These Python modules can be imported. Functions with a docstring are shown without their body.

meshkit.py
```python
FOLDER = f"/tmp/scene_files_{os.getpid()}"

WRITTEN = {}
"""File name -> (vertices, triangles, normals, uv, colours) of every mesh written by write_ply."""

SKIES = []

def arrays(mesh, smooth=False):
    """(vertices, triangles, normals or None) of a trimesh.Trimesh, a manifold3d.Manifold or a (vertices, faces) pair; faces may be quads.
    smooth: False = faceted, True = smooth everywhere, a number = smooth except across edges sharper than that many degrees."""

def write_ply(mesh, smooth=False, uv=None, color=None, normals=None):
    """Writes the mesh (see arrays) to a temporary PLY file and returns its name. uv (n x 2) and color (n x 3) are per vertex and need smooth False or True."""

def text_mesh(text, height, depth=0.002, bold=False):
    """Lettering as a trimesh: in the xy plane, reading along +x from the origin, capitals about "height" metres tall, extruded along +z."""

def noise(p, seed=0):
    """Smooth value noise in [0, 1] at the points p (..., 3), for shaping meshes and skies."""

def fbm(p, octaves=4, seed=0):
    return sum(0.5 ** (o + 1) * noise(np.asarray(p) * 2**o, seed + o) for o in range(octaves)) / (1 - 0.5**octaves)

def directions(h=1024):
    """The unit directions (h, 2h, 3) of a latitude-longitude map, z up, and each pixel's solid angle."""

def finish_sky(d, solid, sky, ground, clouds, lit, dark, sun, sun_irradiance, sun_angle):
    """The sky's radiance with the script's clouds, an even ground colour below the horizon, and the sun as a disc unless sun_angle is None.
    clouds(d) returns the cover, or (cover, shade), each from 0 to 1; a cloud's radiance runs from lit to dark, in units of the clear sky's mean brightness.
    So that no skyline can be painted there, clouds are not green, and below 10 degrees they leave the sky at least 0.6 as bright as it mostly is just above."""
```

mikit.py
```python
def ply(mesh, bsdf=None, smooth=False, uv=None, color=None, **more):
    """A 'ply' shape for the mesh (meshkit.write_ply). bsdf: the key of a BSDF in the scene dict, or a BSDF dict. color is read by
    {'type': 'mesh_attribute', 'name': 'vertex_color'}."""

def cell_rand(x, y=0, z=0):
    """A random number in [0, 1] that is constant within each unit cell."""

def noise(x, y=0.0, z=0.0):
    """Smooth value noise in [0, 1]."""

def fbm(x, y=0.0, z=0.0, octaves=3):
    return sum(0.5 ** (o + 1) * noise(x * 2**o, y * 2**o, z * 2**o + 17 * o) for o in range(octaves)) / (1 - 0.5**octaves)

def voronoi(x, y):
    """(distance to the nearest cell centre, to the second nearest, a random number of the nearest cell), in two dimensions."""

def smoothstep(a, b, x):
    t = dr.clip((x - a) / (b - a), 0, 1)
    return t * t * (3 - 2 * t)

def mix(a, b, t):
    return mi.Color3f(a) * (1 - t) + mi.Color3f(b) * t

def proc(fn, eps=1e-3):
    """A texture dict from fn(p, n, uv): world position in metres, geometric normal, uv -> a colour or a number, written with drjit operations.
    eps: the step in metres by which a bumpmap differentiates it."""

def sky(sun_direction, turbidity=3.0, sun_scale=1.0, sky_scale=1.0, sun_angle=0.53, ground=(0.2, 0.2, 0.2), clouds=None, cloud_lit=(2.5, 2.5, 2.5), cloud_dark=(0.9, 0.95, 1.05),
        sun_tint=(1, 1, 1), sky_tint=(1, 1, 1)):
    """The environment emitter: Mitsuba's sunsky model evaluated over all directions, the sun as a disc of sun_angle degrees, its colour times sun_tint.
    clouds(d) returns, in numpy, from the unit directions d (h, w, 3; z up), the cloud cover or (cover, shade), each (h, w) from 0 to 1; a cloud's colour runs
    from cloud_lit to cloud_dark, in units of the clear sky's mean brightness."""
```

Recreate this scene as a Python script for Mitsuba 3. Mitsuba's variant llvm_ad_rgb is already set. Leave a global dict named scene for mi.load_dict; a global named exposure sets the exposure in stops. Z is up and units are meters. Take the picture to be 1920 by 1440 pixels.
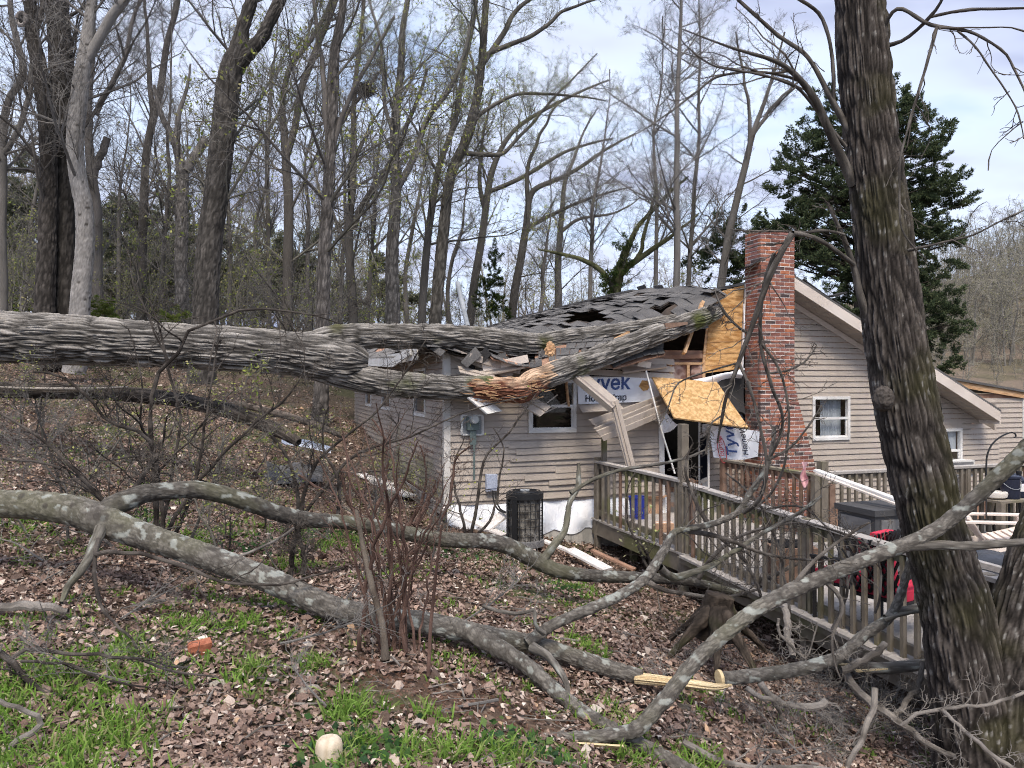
import math, random
import numpy as np, trimesh, mitsuba as mi, drjit as dr
import mikit, meshkit
from mikit import proc, noise, fbm, voronoi, smoothstep, mix
from scipy.interpolate import RBFInterpolator

# ---------------------------------------------------------------- camera, sky, exposure
T4 = mi.ScalarTransform4f
FPX = 1440.0                      # focal length in pixels of the 1920 x 1440 photograph
scene, labels = {}, {}
scene['camera'] = {'type': 'perspective', 'fov': 2 * math.degrees(math.atan(960 / FPX)), 'fov_axis': 'x', 'near_clip': 0.05, 'far_clip': 2500.0,
                   'to_world': T4().look_at(origin=[0, 0, 0], target=[0, 1, 0], up=[0, 0, 1])}


def clouds(d):
    z = np.maximum(d[..., 2], 0.03)
    p = np.stack([d[..., 0] / (z + .25), d[..., 1] / (z + .25), 0 * z], -1)
    n = meshkit.fbm(p * np.array([1.5, 3.0, 1]) + 5.3, 5, seed=4)
    m = meshkit.fbm(p * np.array([3.2, 6.5, 1]) + 1.7, 5, seed=9)
    cover = np.clip(0.80 + 2.6 * (m * .5 + n * .5 - .46), .35, 1)
    shade = np.clip(0.44 + 5.0 * (n * .6 + m * .4 - .5), 0, 1)
    return cover, shade


scene['sky'] = mikit.sky([0.02, -0.58, 0.81], turbidity=3, sun_scale=0.46, sun_angle=20, clouds=clouds,
                         cloud_lit=(1.95, 2.10, 2.46), cloud_dark=(.86, .98, 1.44), sun_tint=(.92, .98, 1.10))
exposure = 2.6


# ---------------------------------------------------------------- helpers
def P(u, v, Y):
    """the point at depth Y (metres in front of the viewpoint) in the direction surveyed at (u, v)"""
    return np.array([(u - 960) / FPX * Y, Y, (720 - v) / FPX * Y])


def numbered(key):
    if key not in scene and key not in labels:
        return key
    k = 1
    while f'{key}_{k:03d}' in scene or f'{key}_{k:03d}' in labels:
        k += 1
    return f'{key}_{k:03d}'


_last = {}


def num(key):
    """numbered(), in constant time for long runs of alike pieces"""
    if key not in scene and key not in _last:
        _last[key] = 0
        return key
    _last[key] = _last.get(key, 0) + 1
    return f'{key}_{_last[key]:03d}'


def thing(name, label, cat, group=None, kind=None):
    key = numbered(name)
    labels[key] = {'label': label, 'category': cat}
    if group:
        labels[key]['group'] = group
    if kind:
        labels[key]['kind'] = kind
    return key


def put(key, mesh, mat, smooth=False, color=None, label=None, kind=None, **kw):
    key = num(key)
    scene[key] = mikit.ply(mesh, mat, smooth, color=color, **kw)
    if label or kind:
        labels[key] = {}
        if label:
            labels[key]['label'] = label
        if kind:
            labels[key]['kind'] = kind
    return key


def one(name, mesh, mat, label, cat, group=None, smooth=False, color=None, kind=None):
    key = thing(name, label, cat, group, kind)
    scene[key] = mikit.ply(mesh, mat, smooth, color=color)
    return key


def cat(ms):
    vs, fs, o = [], [], 0
    for m in ms:
        v, f = (m.vertices, m.faces) if hasattr(m, 'vertices') else m
        f = np.asarray(f)
        if f.shape[1] == 4:
            f = np.vstack([f[:, [0, 1, 2]], f[:, [0, 2, 3]]])
        vs.append(np.asarray(v)); fs.append(f + o); o += len(v)
    return trimesh.Trimesh(np.vstack(vs), np.vstack(fs), process=False)


BOXF = np.array([[0, 2, 1], [1, 2, 3], [4, 5, 6], [5, 7, 6], [0, 1, 4], [1, 5, 4], [2, 6, 3], [3, 6, 7], [0, 4, 2], [2, 4, 6], [1, 3, 5], [3, 7, 5]])


def hexa(c):
    """a closed box from its 8 corners, index = 4*i + 2*j + k"""
    c = np.asarray(c, float)
    m = np.cross(c[4] - c[0], c[2] - c[0]) @ (c[1] - c[0])
    return (c, BOXF if m > 0 else BOXF[:, ::-1])


def nrm(v):
    v = np.asarray(v, float)
    return v / np.maximum(np.linalg.norm(v, axis=-1, keepdims=True), 1e-12)


def beam(p0, p1, w, h, up=(0, 0, 1), taper=1.0):
    """a straight piece of lumber from p0 to p1: w across, h along up"""
    p0, p1 = np.asarray(p0, float), np.asarray(p1, float)
    t = nrm(p1 - p0)
    a = nrm(np.cross(t, up) if abs(t @ nrm(up)) < .999 else np.cross(t, [1, 0, 0.1]))
    b = np.cross(a, t)
    return hexa([q + i * a * w / 2 * k + j * b * h / 2 * k for q, k in ((p0, 1), (p1, taper)) for i in (-1, 1) for j in (-1, 1)])


def slab(corners, thick):
    """a flat board from 4 corners in order, given thickness along its normal"""
    c = np.asarray(corners, float)
    n = nrm(np.cross(c[1] - c[0], c[3] - c[0])) * thick / 2
    return hexa([c[0] - n, c[0] + n, c[3] - n, c[3] + n, c[1] - n, c[1] + n, c[2] - n, c[2] + n])


def poly_slab(pts, thick):
    """a flat board with any outline"""
    pts = np.asarray(pts, float)
    o = pts[0]
    n = nrm(sum(np.cross(pts[i] - o, pts[i + 1] - o) for i in range(1, len(pts) - 1)))
    a = nrm(pts[1] - o); b = np.cross(n, a)
    from shapely.geometry import Polygon
    m = trimesh.creation.extrude_polygon(Polygon([((q - o) @ a, (q - o) @ b) for q in pts]), thick, engine='earcut')
    v = np.asarray(m.vertices)
    return (o + v[:, :1] * a + v[:, 1:2] * b + (v[:, 2:] - thick / 2) * n, np.asarray(m.faces))


def tubes(Pt, R, sides=5, cap=False):
    """N tubes at once: Pt (N, n, 3), R (N, n)"""
    Pt, R = np.asarray(Pt, float), np.asarray(R, float)
    N, n = R.shape
    t = nrm(np.gradient(Pt, axis=1))
    m = nrm(Pt[:, -1] - Pt[:, 0])
    ref = np.where(np.abs(m[:, 2:3]) < .8, [[0, 0, 1.0]], [[1.0, .2, 0]])[:, None, :]
    a = nrm(np.cross(t, ref)); b = np.cross(t, a)
    th = np.arange(sides) * 2 * np.pi / sides
    V = Pt[:, :, None, :] + R[:, :, None, None] * (np.cos(th)[:, None] * a[:, :, None, :] + np.sin(th)[:, None] * b[:, :, None, :])
    idx = np.arange(N * n * sides).reshape(N, n, sides)
    q00, q10 = idx[:, :-1], idx[:, 1:]
    q01, q11 = np.roll(q00, -1, 2), np.roll(q10, -1, 2)
    F = np.concatenate([np.stack([q00, q10, q11], -1).reshape(-1, 3), np.stack([q00, q11, q01], -1).reshape(-1, 3)])
    V = V.reshape(-1, 3)
    if cap:
        ends = []
        for e, s in ((0, 1), (n - 1, -1)):
            ring = idx[:, e]
            for k in range(1, sides - 1):
                f = np.stack([ring[:, 0], ring[:, k], ring[:, k + 1]], -1)
                ends.append(f if s > 0 else f[:, ::-1])
        F = np.concatenate([F] + ends)
    return (V, F)


def resample(pts, n, smooth=True):
    """a smooth curve of n points through the rows of pts (columns: x, y, z, radius ...)"""
    pts = np.asarray(pts, float)
    s = np.r_[0, np.cumsum(np.linalg.norm(np.diff(pts[:, :3], axis=0), axis=1))]
    q = np.linspace(0, s[-1], n)
    if smooth and len(pts) > 2:
        from scipy.interpolate import PchipInterpolator
        return PchipInterpolator(s, pts)(q)
    return np.stack([np.interp(q, s, pts[:, k]) for k in range(pts.shape[1])], 1)


def px(rows, Y=None, n=None, wob=0.0, rng=None):
    """stem rows (u, v, width in pixels[, Y]) -> resampled (n, 4) array of x, y, z, radius"""
    out = []
    for r in rows:
        y = r[3] if len(r) > 3 else Y
        out.append([*P(r[0], r[1], y), r[2] / 2 / FPX * y])
    out = np.array(out)
    L = np.linalg.norm(np.diff(out[:, :3], axis=0), axis=1).sum()
    n = n or max(6, int(L / .25))
    c = resample(out, n)
    if wob and rng is not None:
        k = np.linspace(0, L * 1.2, n)
        c[:, :3] += wob * (meshkit.noise(np.stack([k, 0 * k + rng.random() * 99, 0 * k], -1)) - .5)[:, None] * rng.normal(size=3)
    return c


def kids(Pt, R, k, t0, t1, ls, ang, up, rng, n=6, wig=.25, rr=.6, lmin=.05, lmax=9e9, rmin=.0022, slim=.012, tp=.6, cull=True):
    """branches growing out of the branches Pt (N, m, 3), R (N, m): k of them on each, of length ls times the parent's, vectorised"""
    N, m = R.shape
    L = np.linalg.norm(np.diff(Pt, axis=1), axis=2).sum(1)
    kk = np.full(N, k) if np.isscalar(k) else np.asarray(k)
    i = np.repeat(np.arange(N), kk.astype(int))
    M = len(i)
    if M == 0:
        return np.zeros((0, n, 3)), np.zeros((0, n))
    t = t0 + (t1 - t0) * rng.random(M)
    x = t * (m - 1); j = np.minimum(x.astype(int), m - 2); f = (x - j)[:, None]
    p = Pt[i, j] * (1 - f) + Pt[i, j + 1] * f
    r = R[i, j] * (1 - f[:, 0]) + R[i, j + 1] * f[:, 0]
    tan = nrm(Pt[i, j + 1] - Pt[i, j])
    perp = nrm(np.cross(tan, rng.normal(size=(M, 3))))
    a = np.radians(ang) * rng.uniform(.6, 1.35, M)[:, None]
    d = nrm(tan * np.cos(a) + perp * np.sin(a) + np.array([0, 0, up]))
    ln = np.clip(L[i] * ls * (1 - tp * t) * rng.uniform(.55, 1.3, M), lmin, lmax)
    if cull:
        q = p + d * ln[:, None] * .5
        y = np.maximum(q[:, 1], .3)
        u, v = 960 + FPX * q[:, 0] / y, 720 - FPX * q[:, 2] / y
        ok = (u > -260) & (u < 2180) & (v > -260) & (v < 1700) & (q[:, 1] > .6)
        p, r, d, ln, M = p[ok], r[ok], d[ok], ln[ok], int(ok.sum())
    step = ln[:, None] / (n - 1)
    out, dd = [p], d
    for s in range(n - 1):
        dd = nrm(dd + wig * rng.normal(size=(M, 3)) + np.array([0, 0, up * .25]))
        out.append(out[-1] + dd * step)
    Q = np.stack(out, 1)
    r0 = np.maximum(np.minimum(r * rr, ln * slim), rmin)
    RR = np.maximum(r0[:, None] * np.linspace(1, .3, n)[None], rmin * .7)
    return Q, RR


def pack(stems, n):
    """stems of different length as one array of n points each"""
    a = np.array([resample(s, n, False) for s in stems])
    return a[:, :, :3], a[:, :, 3]


def barkmesh(c, sides, nseg, amp, fs=.22, fw=.05, seed=0, lump=.03, capend=False, twist=0.0):
    """a trunk with real furrows: (mesh, relief 0..1 per vertex). c: (n, 4) centre line with radii"""
    c = resample(c, nseg, True)
    pt, r = c[:, :3], c[:, 3]
    t = nrm(np.gradient(pt, axis=0))
    m = nrm(pt[-1] - pt[0])
    ref = np.array([0, 0, 1.0]) if abs(m[2]) < .75 else np.array([1.0, .3, 0])
    a = nrm(np.cross(t, ref)); b = np.cross(t, a)
    th = np.arange(sides) * 2 * np.pi / sides
    s = np.r_[0, np.cumsum(np.linalg.norm(np.diff(pt, axis=0), axis=1))]
    S, TH = np.meshgrid(s, th, indexing='ij')
    TH2 = TH + twist * S
    rm = float(np.median(r))
    X, Yc = np.cos(TH2) * rm, np.sin(TH2) * rm
    warp = meshkit.noise(np.stack([X * 4, Yc * 4, S * 2.6], -1), seed + 5) - .5
    wx = (meshkit.noise(np.stack([X * 5, Yc * 5, S * 1.7 / fs * .5], -1), seed + 6) - .5) * .9
    q = np.stack([X / fw + wx, Yc / fw + wx, S / fs + warp * .5], -1)
    h1 = np.abs(meshkit.noise(q, seed) - .5) * 2
    h2 = np.abs(meshkit.noise(q * np.array([1.9, 1.9, 1.1]) + 9, seed + 1) - .5) * 2
    h3 = meshkit.noise(q * np.array([3.1, 3.1, 2.6]) + 5, seed + 2)
    h = np.clip(np.clip(h1 * 2.5, 0, 1) ** .9 * np.clip(.22 + h2 * 2.1, 0, 1) * (.68 + .45 * h3), 0, 1)
    big = meshkit.fbm(np.stack([X * 2.2 / max(rm, .05) * .3, Yc * 2.2 / max(rm, .05) * .3, S * .9], -1), 3, seed + 3) - .5
    rad = r[:, None] * (1 + lump * 2 * big) + amp * (h - .6)
    V = pt[:, None, :] + rad[..., None] * (np.cos(TH)[..., None] * a[:, None] + np.sin(TH)[..., None] * b[:, None])
    idx = np.arange(nseg * sides).reshape(nseg, sides)
    q00, q10 = idx[:-1], idx[1:]
    q01, q11 = np.roll(q00, -1, 1), np.roll(q10, -1, 1)
    F = np.concatenate([np.stack([q00, q10, q11], -1).reshape(-1, 3), np.stack([q00, q11, q01], -1).reshape(-1, 3)])
    V = V.reshape(-1, 3); h = h.reshape(-1)
    if capend:
        for e, flip in ((0, False), (nseg - 1, True)):
            V = np.vstack([V, pt[e]]); h = np.r_[h, .4]
            ring = idx[e]; nx = np.roll(ring, -1)
            f = np.stack([np.full(sides, len(V) - 1), ring, nx], -1)
            F = np.vstack([F, f[:, ::-1] if flip else f])
    return (V, F), h


def tint(h, lo, hi, V=None, amt=.25, seed=0, f=3.0):
    """bark colour per vertex: the crevices are of darker, older bark than the ridges"""
    c = np.asarray(lo) * (1 - h[:, None]) + np.asarray(hi) * h[:, None]
    if V is not None:
        c = c * (1 + amt * 2 * (meshkit.fbm(V * f, 3, seed) - .5))[:, None] * np.random.default_rng(seed).uniform(.74, 1.26, (len(V), 1))
    return np.clip(c, .01, .9)


# ---------------------------------------------------------------- materials
def mat(key, **k):
    scene[key] = {'type': 'twosided', 'bsdf': {'type': 'principled', **k}} if not k.pop('raw', 0) else k
    return key


def rgb(*c):
    return {'type': 'rgb', 'value': list(c)}


def solid(key, c, rough=.7, spec=.3, metallic=0.0):
    return mat(key, base_color=rgb(*c), roughness=rough, specular=spec, metallic=metallic)


def bumped(key, fn, bump, scale, rough=.8, spec=.25, eps=2e-3):
    scene[key] = {'type': 'twosided', 'bsdf': {'type': 'bumpmap', 'arbitrary': proc(bump, eps), 'scale': scale,
                                               'bsdf': {'type': 'principled', 'base_color': proc(fn), 'roughness': rough, 'specular': spec}}}
    return key


def mottled(key, a, b, f=(4, 4, 4), rough=.85, spec=.2, oct=3, lo=.35, hi=.65):
    def fn(p, n, uv):
        return mix(a, b, smoothstep(lo, hi, fbm(p.x * f[0], p.y * f[1], p.z * f[2], oct)))
    return mat(key, base_color=proc(fn), roughness=rough, specular=spec)


def group(key, **shapes):
    scene[key] = {'type': 'shapegroup', **shapes}
    return key


def place(key, grp, o, x, s, r=None, roll=None, up=(0, 0, 1)):
    """one copy of a shape group: its x axis along x, its z axis near up (turned by roll), scaled by s"""
    x = nrm(x)
    y = np.cross(up, x)
    y = nrm(y if np.linalg.norm(y) > .05 else np.cross([1, .3, 0], x)); z = np.cross(x, y)
    if roll:
        y, z = y * math.cos(roll) + z * math.sin(roll), z * math.cos(roll) - y * math.sin(roll)
    M = np.eye(4); M[:3, 0], M[:3, 1], M[:3, 2], M[:3, 3] = x * s, y * s, z * s, o
    scene[key] = {'type': 'instance', 'to_world': mi.ScalarTransform4f(M), 'group': {'type': 'ref', 'id': grp}}


VC = {'type': 'mesh_attribute', 'name': 'vertex_color'}
mat('vertex_rough', base_color=dict(VC), roughness=.9, specular=.15)
mat('vertex_semi', base_color=dict(VC), roughness=.6, specular=.35)
scene['leaf_thin'] = {'type': 'principledthin', 'base_color': dict(VC), 'roughness': .7, 'diff_trans': .7, 'spec_trans': 0.0}
# ---------------------------------------------------------------- the ground: one sheet to the horizon
CTRL = np.array([
    (0, 0, -1.6), (-4, 0, -1.5), (4, 0, -2.1), (0, 3.2, -1.72), (-1.2, 3.3, -1.62), (-3, 3.5, -1.52), (1.5, 3.0, -2.1), (1.5, 3.8, -2.24), (2.6, 4.3, -2.55), (4, 4, -2.9),
    (-.69, 4.6, -1.70), (-.95, 5.2, -1.69), (-1.3, 5.25, -1.62), (.0, 5.2, -1.88), (.6, 4.5, -2.12), (.9, 5.4, -2.13), (.15, 4.3, -1.96), (.97, 4.25, -2.22), (1.5, 5.5, -2.28), (3.4, 5.5, -2.9),
    (-4, 7, -1.42), (-1.5, 8, -1.80), (0, 8, -2.08), (1.6, 8, -2.55), (3, 8, -3.0), (5, 8, -3.3),
    (-1.04, 11.8, -2.22), (.2, 11.2, -2.38), (1.5, 11.3, -2.75), (2.2, 10, -2.75), (4, 13, -3.0), (8, 14, -3.2), (10, 10, -3.5), (-7, 10, -.95), (-10, 11, -.6),
    (-12.4, 22, .4), (-5.65, 22, -.75), (-4.7, 23.4, -1.25), (-2.2, 14.5, -1.95), (-3.4, 16, -1.65), (-9, 30, 1.0), (-20, 30, 2.4), (-30, 45, 4.2), (-12, 45, 3.2), (0, 45, 2.2), (15, 45, .5),
    (30, 45, -1), (0, 28, -.6), (8, 28, -1.2), (-60, 90, 7), (0, 100, 4.5), (30, 90, 3), (62, 95, 13), (80, 100, 18), (105, 90, 20), (-95, 60, 8), (-60, 10, 1),
    (60, 10, -5), (105, 40, 2), (-60, -8, 0), (60, -8, -4), (0, -8, -1.6)])
_rbf = RBFInterpolator(CTRL[:, :2], CTRL[:, 2], kernel='linear', smoothing=.02)


def ground_z(x, y):
    q = np.stack([np.clip(np.ravel(x), -100, 110), np.clip(np.ravel(y), -10, 115)], 1)
    far = np.hypot(np.ravel(x), np.ravel(y))
    rough = (meshkit.fbm(np.stack([q[:, 0] * 1.3, q[:, 1] * 1.3, 0 * q[:, 0]], -1), 4, 3) - .5) * .11 + (meshkit.fbm(q @ np.array([[6., 0, 0], [0, 6, 0]]), 3, 8) - .5) * .06
    return (_rbf(q) + rough * np.clip(2 - far / 40, .2, 1)).reshape(np.shape(x))


def _axis(lo, hi, n, k, c):
    t = np.linspace(math.asinh((lo - c) / k), math.asinh((hi - c) / k), n)
    return c + k * np.sinh(t)


gx, gy = np.meshgrid(_axis(-700, 700, 230, 4.5, 0), _axis(-60, 1200, 230, 4.5, 5), indexing='ij')
GX, GY = gx[:, 0], gy[0]
GZ = ground_z(gx, gy)


def gz(x, y):
    """height of the ground sheet itself"""
    from scipy.interpolate import RegularGridInterpolator
    global _gi
    if '_gi' not in globals():
        _gi = RegularGridInterpolator((GX, GY), GZ)
    return _gi(np.stack([np.ravel(x), np.ravel(y)], 1)).reshape(np.shape(x))


_i = np.arange(230 * 230).reshape(230, 230)
_f = np.stack([_i[:-1, :-1], _i[1:, :-1], _i[1:, 1:], _i[:-1, 1:]], -1).reshape(-1, 4)


def ground_col(p, n, uv):
    a = fbm(p.x * .9, p.y * .9, 0, 4)
    b = fbm(p.x * 9, p.y * 9, 3, 3)
    c = mix((.045, .030, .023), (.10, .07, .053), b)
    c = mix(c, (.19, .145, .11), smoothstep(.55, .7, fbm(p.x * 23, p.y * 23, 1, 2)) * .6)
    green = smoothstep(.52, .66, a)
    c = mix(c, (.06, .075, .028), green * .75)
    far = smoothstep(14, 40, p.y)
    return mix(c, mix((.15, .12, .095), (.115, .10, .07), smoothstep(.42, .6, fbm(p.x * .35, p.y * .35, 5, 3))), far)


bumped('ground_soil', ground_col, lambda p, n, uv: fbm(p.x * 14, p.y * 14, p.z * 4, 4), .05, rough=.95, spec=.1)
scene['ground'] = mikit.ply(trimesh.Trimesh(np.stack([gx, gy, GZ], -1).reshape(-1, 3), np.vstack([_f[:, :3], _f[:, [0, 2, 3]]]), process=False), 'ground_soil', True)
labels['ground'] = {'label': 'brown leafy woodland slope falling from the trees to the house', 'category': 'ground', 'kind': 'structure'}

# ---------------------------------------------------------------- the house
A0, E1, E2 = np.array([-1.04, 12.0, 0]), np.array([.949, .316, 0]), np.array([-.316, .949, 0])


def H(s, d=0.0, z=0.0):
    """house coordinates: s along the front, d behind it (negative: in front of it)"""
    s, d, z = np.broadcast_arrays(np.asarray(s, float), d, z)
    return A0 + s[..., None] * E1 + d[..., None] * E2 + z[..., None] * np.array([0, 0, 1.0])


def F(u, v, d=0.0):
    """(s, z) on the plane d of the house, surveyed at (u, v)"""
    a = (u - 960) / FPX
    Y = (d + A0[1] * E2[1] + A0[0] * E2[0]) / (E2[1] + a * E2[0])
    s = (a * Y - A0[0]) * E1[0] + (Y - A0[1]) * E1[1]
    return s, (720 - v) / FPX * Y


def FP(u, v, d=0.0):
    s, z = F(u, v, d)
    return H(s, d, z)


def hbox(s0, s1, d0, d1, z0, z1):
    return hexa([H(s, d, z) for s in (s0, s1) for d in (d0, d1) for z in (z0, z1)])


def vinyl(p, n, uv):
    g = fbm(p.x * .8, p.y * .8, p.z * 1.3, 3)
    st = fbm(p.x * 30, p.y * 30, p.z * 3, 2)
    c = mix((.375, .325, .280), (.435, .380, .330), g)
    grime = smoothstep(.55, .8, fbm(p.x * 2.3, p.y * 2.3, p.z * .7 + 4, 4))
    return mix(c, (.22, .19, .155), grime * .35) * (0.93 + .12 * st)


mat('vinyl_tan', base_color=proc(vinyl), roughness=.55, specular=.35)


def vinyl_green(p, n, uv):
    c = mix((.34, .285, .24), (.40, .34, .29), fbm(p.x * .8, p.y * .8, p.z * 1.3, 3))
    k = fbm(p.x * 1.7, p.y * 1.7, p.z * 2.2, 4) + (-1.12 - p.z) * .5
    return mix(c, (.15, .15, .06), smoothstep(.45, .9, k) * .8)


mat('vinyl_algae', base_color=proc(vinyl_green), roughness=.6, specular=.3)
mottled('white_vinyl', (.60, .59, .57), (.72, .715, .70), (3, 3, 3), .4, .4)
mottled('beige_metal', (.56, .49, .43), (.64, .57, .51), (2, 2, 2), .45, .4)
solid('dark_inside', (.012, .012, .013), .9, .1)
solid('soffit_tan', (.36, .315, .28), .6)


def osb(p, n, uv):
    a = fbm(p.x * 9 + 3 * noise(p.z * 14), p.y * 9, p.z * 22, 3)
    b = noise(p.x * 60, p.y * 60, p.z * 90)
    c = mix((.36, .185, .065), (.60, .37, .165), smoothstep(.3, .7, a))
    return c * (.85 + .3 * b)


mat('plywood', base_color=proc(osb), roughness=.75, specular=.2)


def osb_pale(p, n, uv):
    a = fbm(p.x * 26, p.y * 9, p.z * 26, 3)
    return mix((.44, .26, .105), (.64, .43, .22), smoothstep(.3, .72, a)) * (.88 + .24 * noise(p.x * 80, p.y * 30, p.z * 80))


mat('plywood_pale', base_color=proc(osb_pale), roughness=.75, specular=.2)
mottled('fresh_lumber', (.44, .26, .14), (.58, .38, .22), (6, 6, 20), .75, .2)
mottled('old_lumber', (.24, .14, .10), (.34, .21, .15), (8, 8, 3), .85, .15)
mottled('pink_insulation', (.26, .15, .12), (.45, .32, .27), (9, 9, 9), .95, .05)


def shingle_col(p, n, uv):
    return mix((.065, .064, .065), (.15, .145, .142), noise(p.x * 2.7 + 7, p.y * 2.7, p.z * 7)) * (.6 + .8 * noise(p.x * 170, p.y * 170, p.z * 170))


mat('asphalt_shingle', base_color=proc(shingle_col), roughness=.9, specular=.2)
mottled('felt_black', (.03, .027, .026), (.075, .06, .05), (3, 3, 3), .9, .1)
solid('shingle_dark', (.035, .034, .035), .9, .15)
scene['window_glass'] = {'type': 'thindielectric', 'int_ior': 1.5}
solid('dark_pane', (.012, .014, .022), .08, .6)


def sheet(p, n, uv):
    return mix((.70, .73, .80), (.82, .84, .88), fbm(p.x * 4, p.y * 4, p.z * 4, 3))


mat('wrap_white', base_color=proc(sheet), roughness=.45, specular=.4)
solid('print_blue', (.05, .085, .23), .6)
solid('print_dark', (.035, .04, .06), .6)
solid('print_red', (.45, .07, .08), .6)

HOUSE = thing('house', 'single storey tan vinyl sided house crushed by the fallen tree', 'house')
EXPO = .105


def lap(place, s0, s1, z0, h, o=.0, t=.016, dz0=0.0, dz1=0.0, s0t=None, s1t=None):
    """one course of lap siding as a mesh. place(s, out, z) -> world; dz0, dz1 shift its ends (tilted courses); s0t, s1t: its ends at the top"""
    prof = [(0.001, 0), (t + .006, 0), (t + .006, .010), (t * .6, h * .55), (.002, h - .010)]
    n = len(prof)
    V = []
    for e, (a, at, dz) in enumerate(((s0, s0t, dz0), (s1, s1t, dz1))):
        for q in prof:
            f = q[1] / h
            V.append(place(a + ((at if at is not None else a) - a) * f, q[0] + o, z0 + q[1] + dz))
    Fq = []
    for i in range(n):
        j = (i + 1) % n
        Fq += [[i, j, n + j], [i, n + j, n + i]]
    for i in range(1, n - 1):
        Fq += [[0, i + 1, i], [n, n + i, n + i + 1]]
    return (np.array(V), np.array(Fq))


def front(d0):
    return lambda s, o, z: H(s, d0 - o, z)


def minus(a, b, holes):
    out = [(a, b)]
    for h0, h1 in holes:
        nxt = []
        for x, y in out:
            if h1 <= x or h0 >= y:
                nxt.append((x, y))
            else:
                if h0 > x + .02:
                    nxt.append((x, h0))
                if h1 < y - .02:
                    nxt.append((h1, y))
        out = nxt
    return out


rng = np.random.default_rng(11)
# windows as (s0, s1, z0, z1) on the front plane
W1 = (*F(990, 812), *F(1079, 712)); W1 = (W1[0], W1[2], W1[1], W1[3])
W2 = (*F(1521, 826), *F(1591, 743)); W2 = (W2[0], W2[2], W2[1], W2[3])
W3 = (*F(1740, 888), *F(1801, 803)); W3 = (W3[0], W3[2], W3[1], W3[3])
s_door0, s_door1 = F(1243, 800)[0], F(1318, 800)[0]
s_ch0, s_ch1, s_ch2 = F(1426, 600, -.55)[0], F(1490, 600, -.55)[0], F(1529, 900, -.55)[0]
z_sill = F(840, 942)[1]
s_end = F(1872, 800)[0]
DCH = -.55

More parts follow.
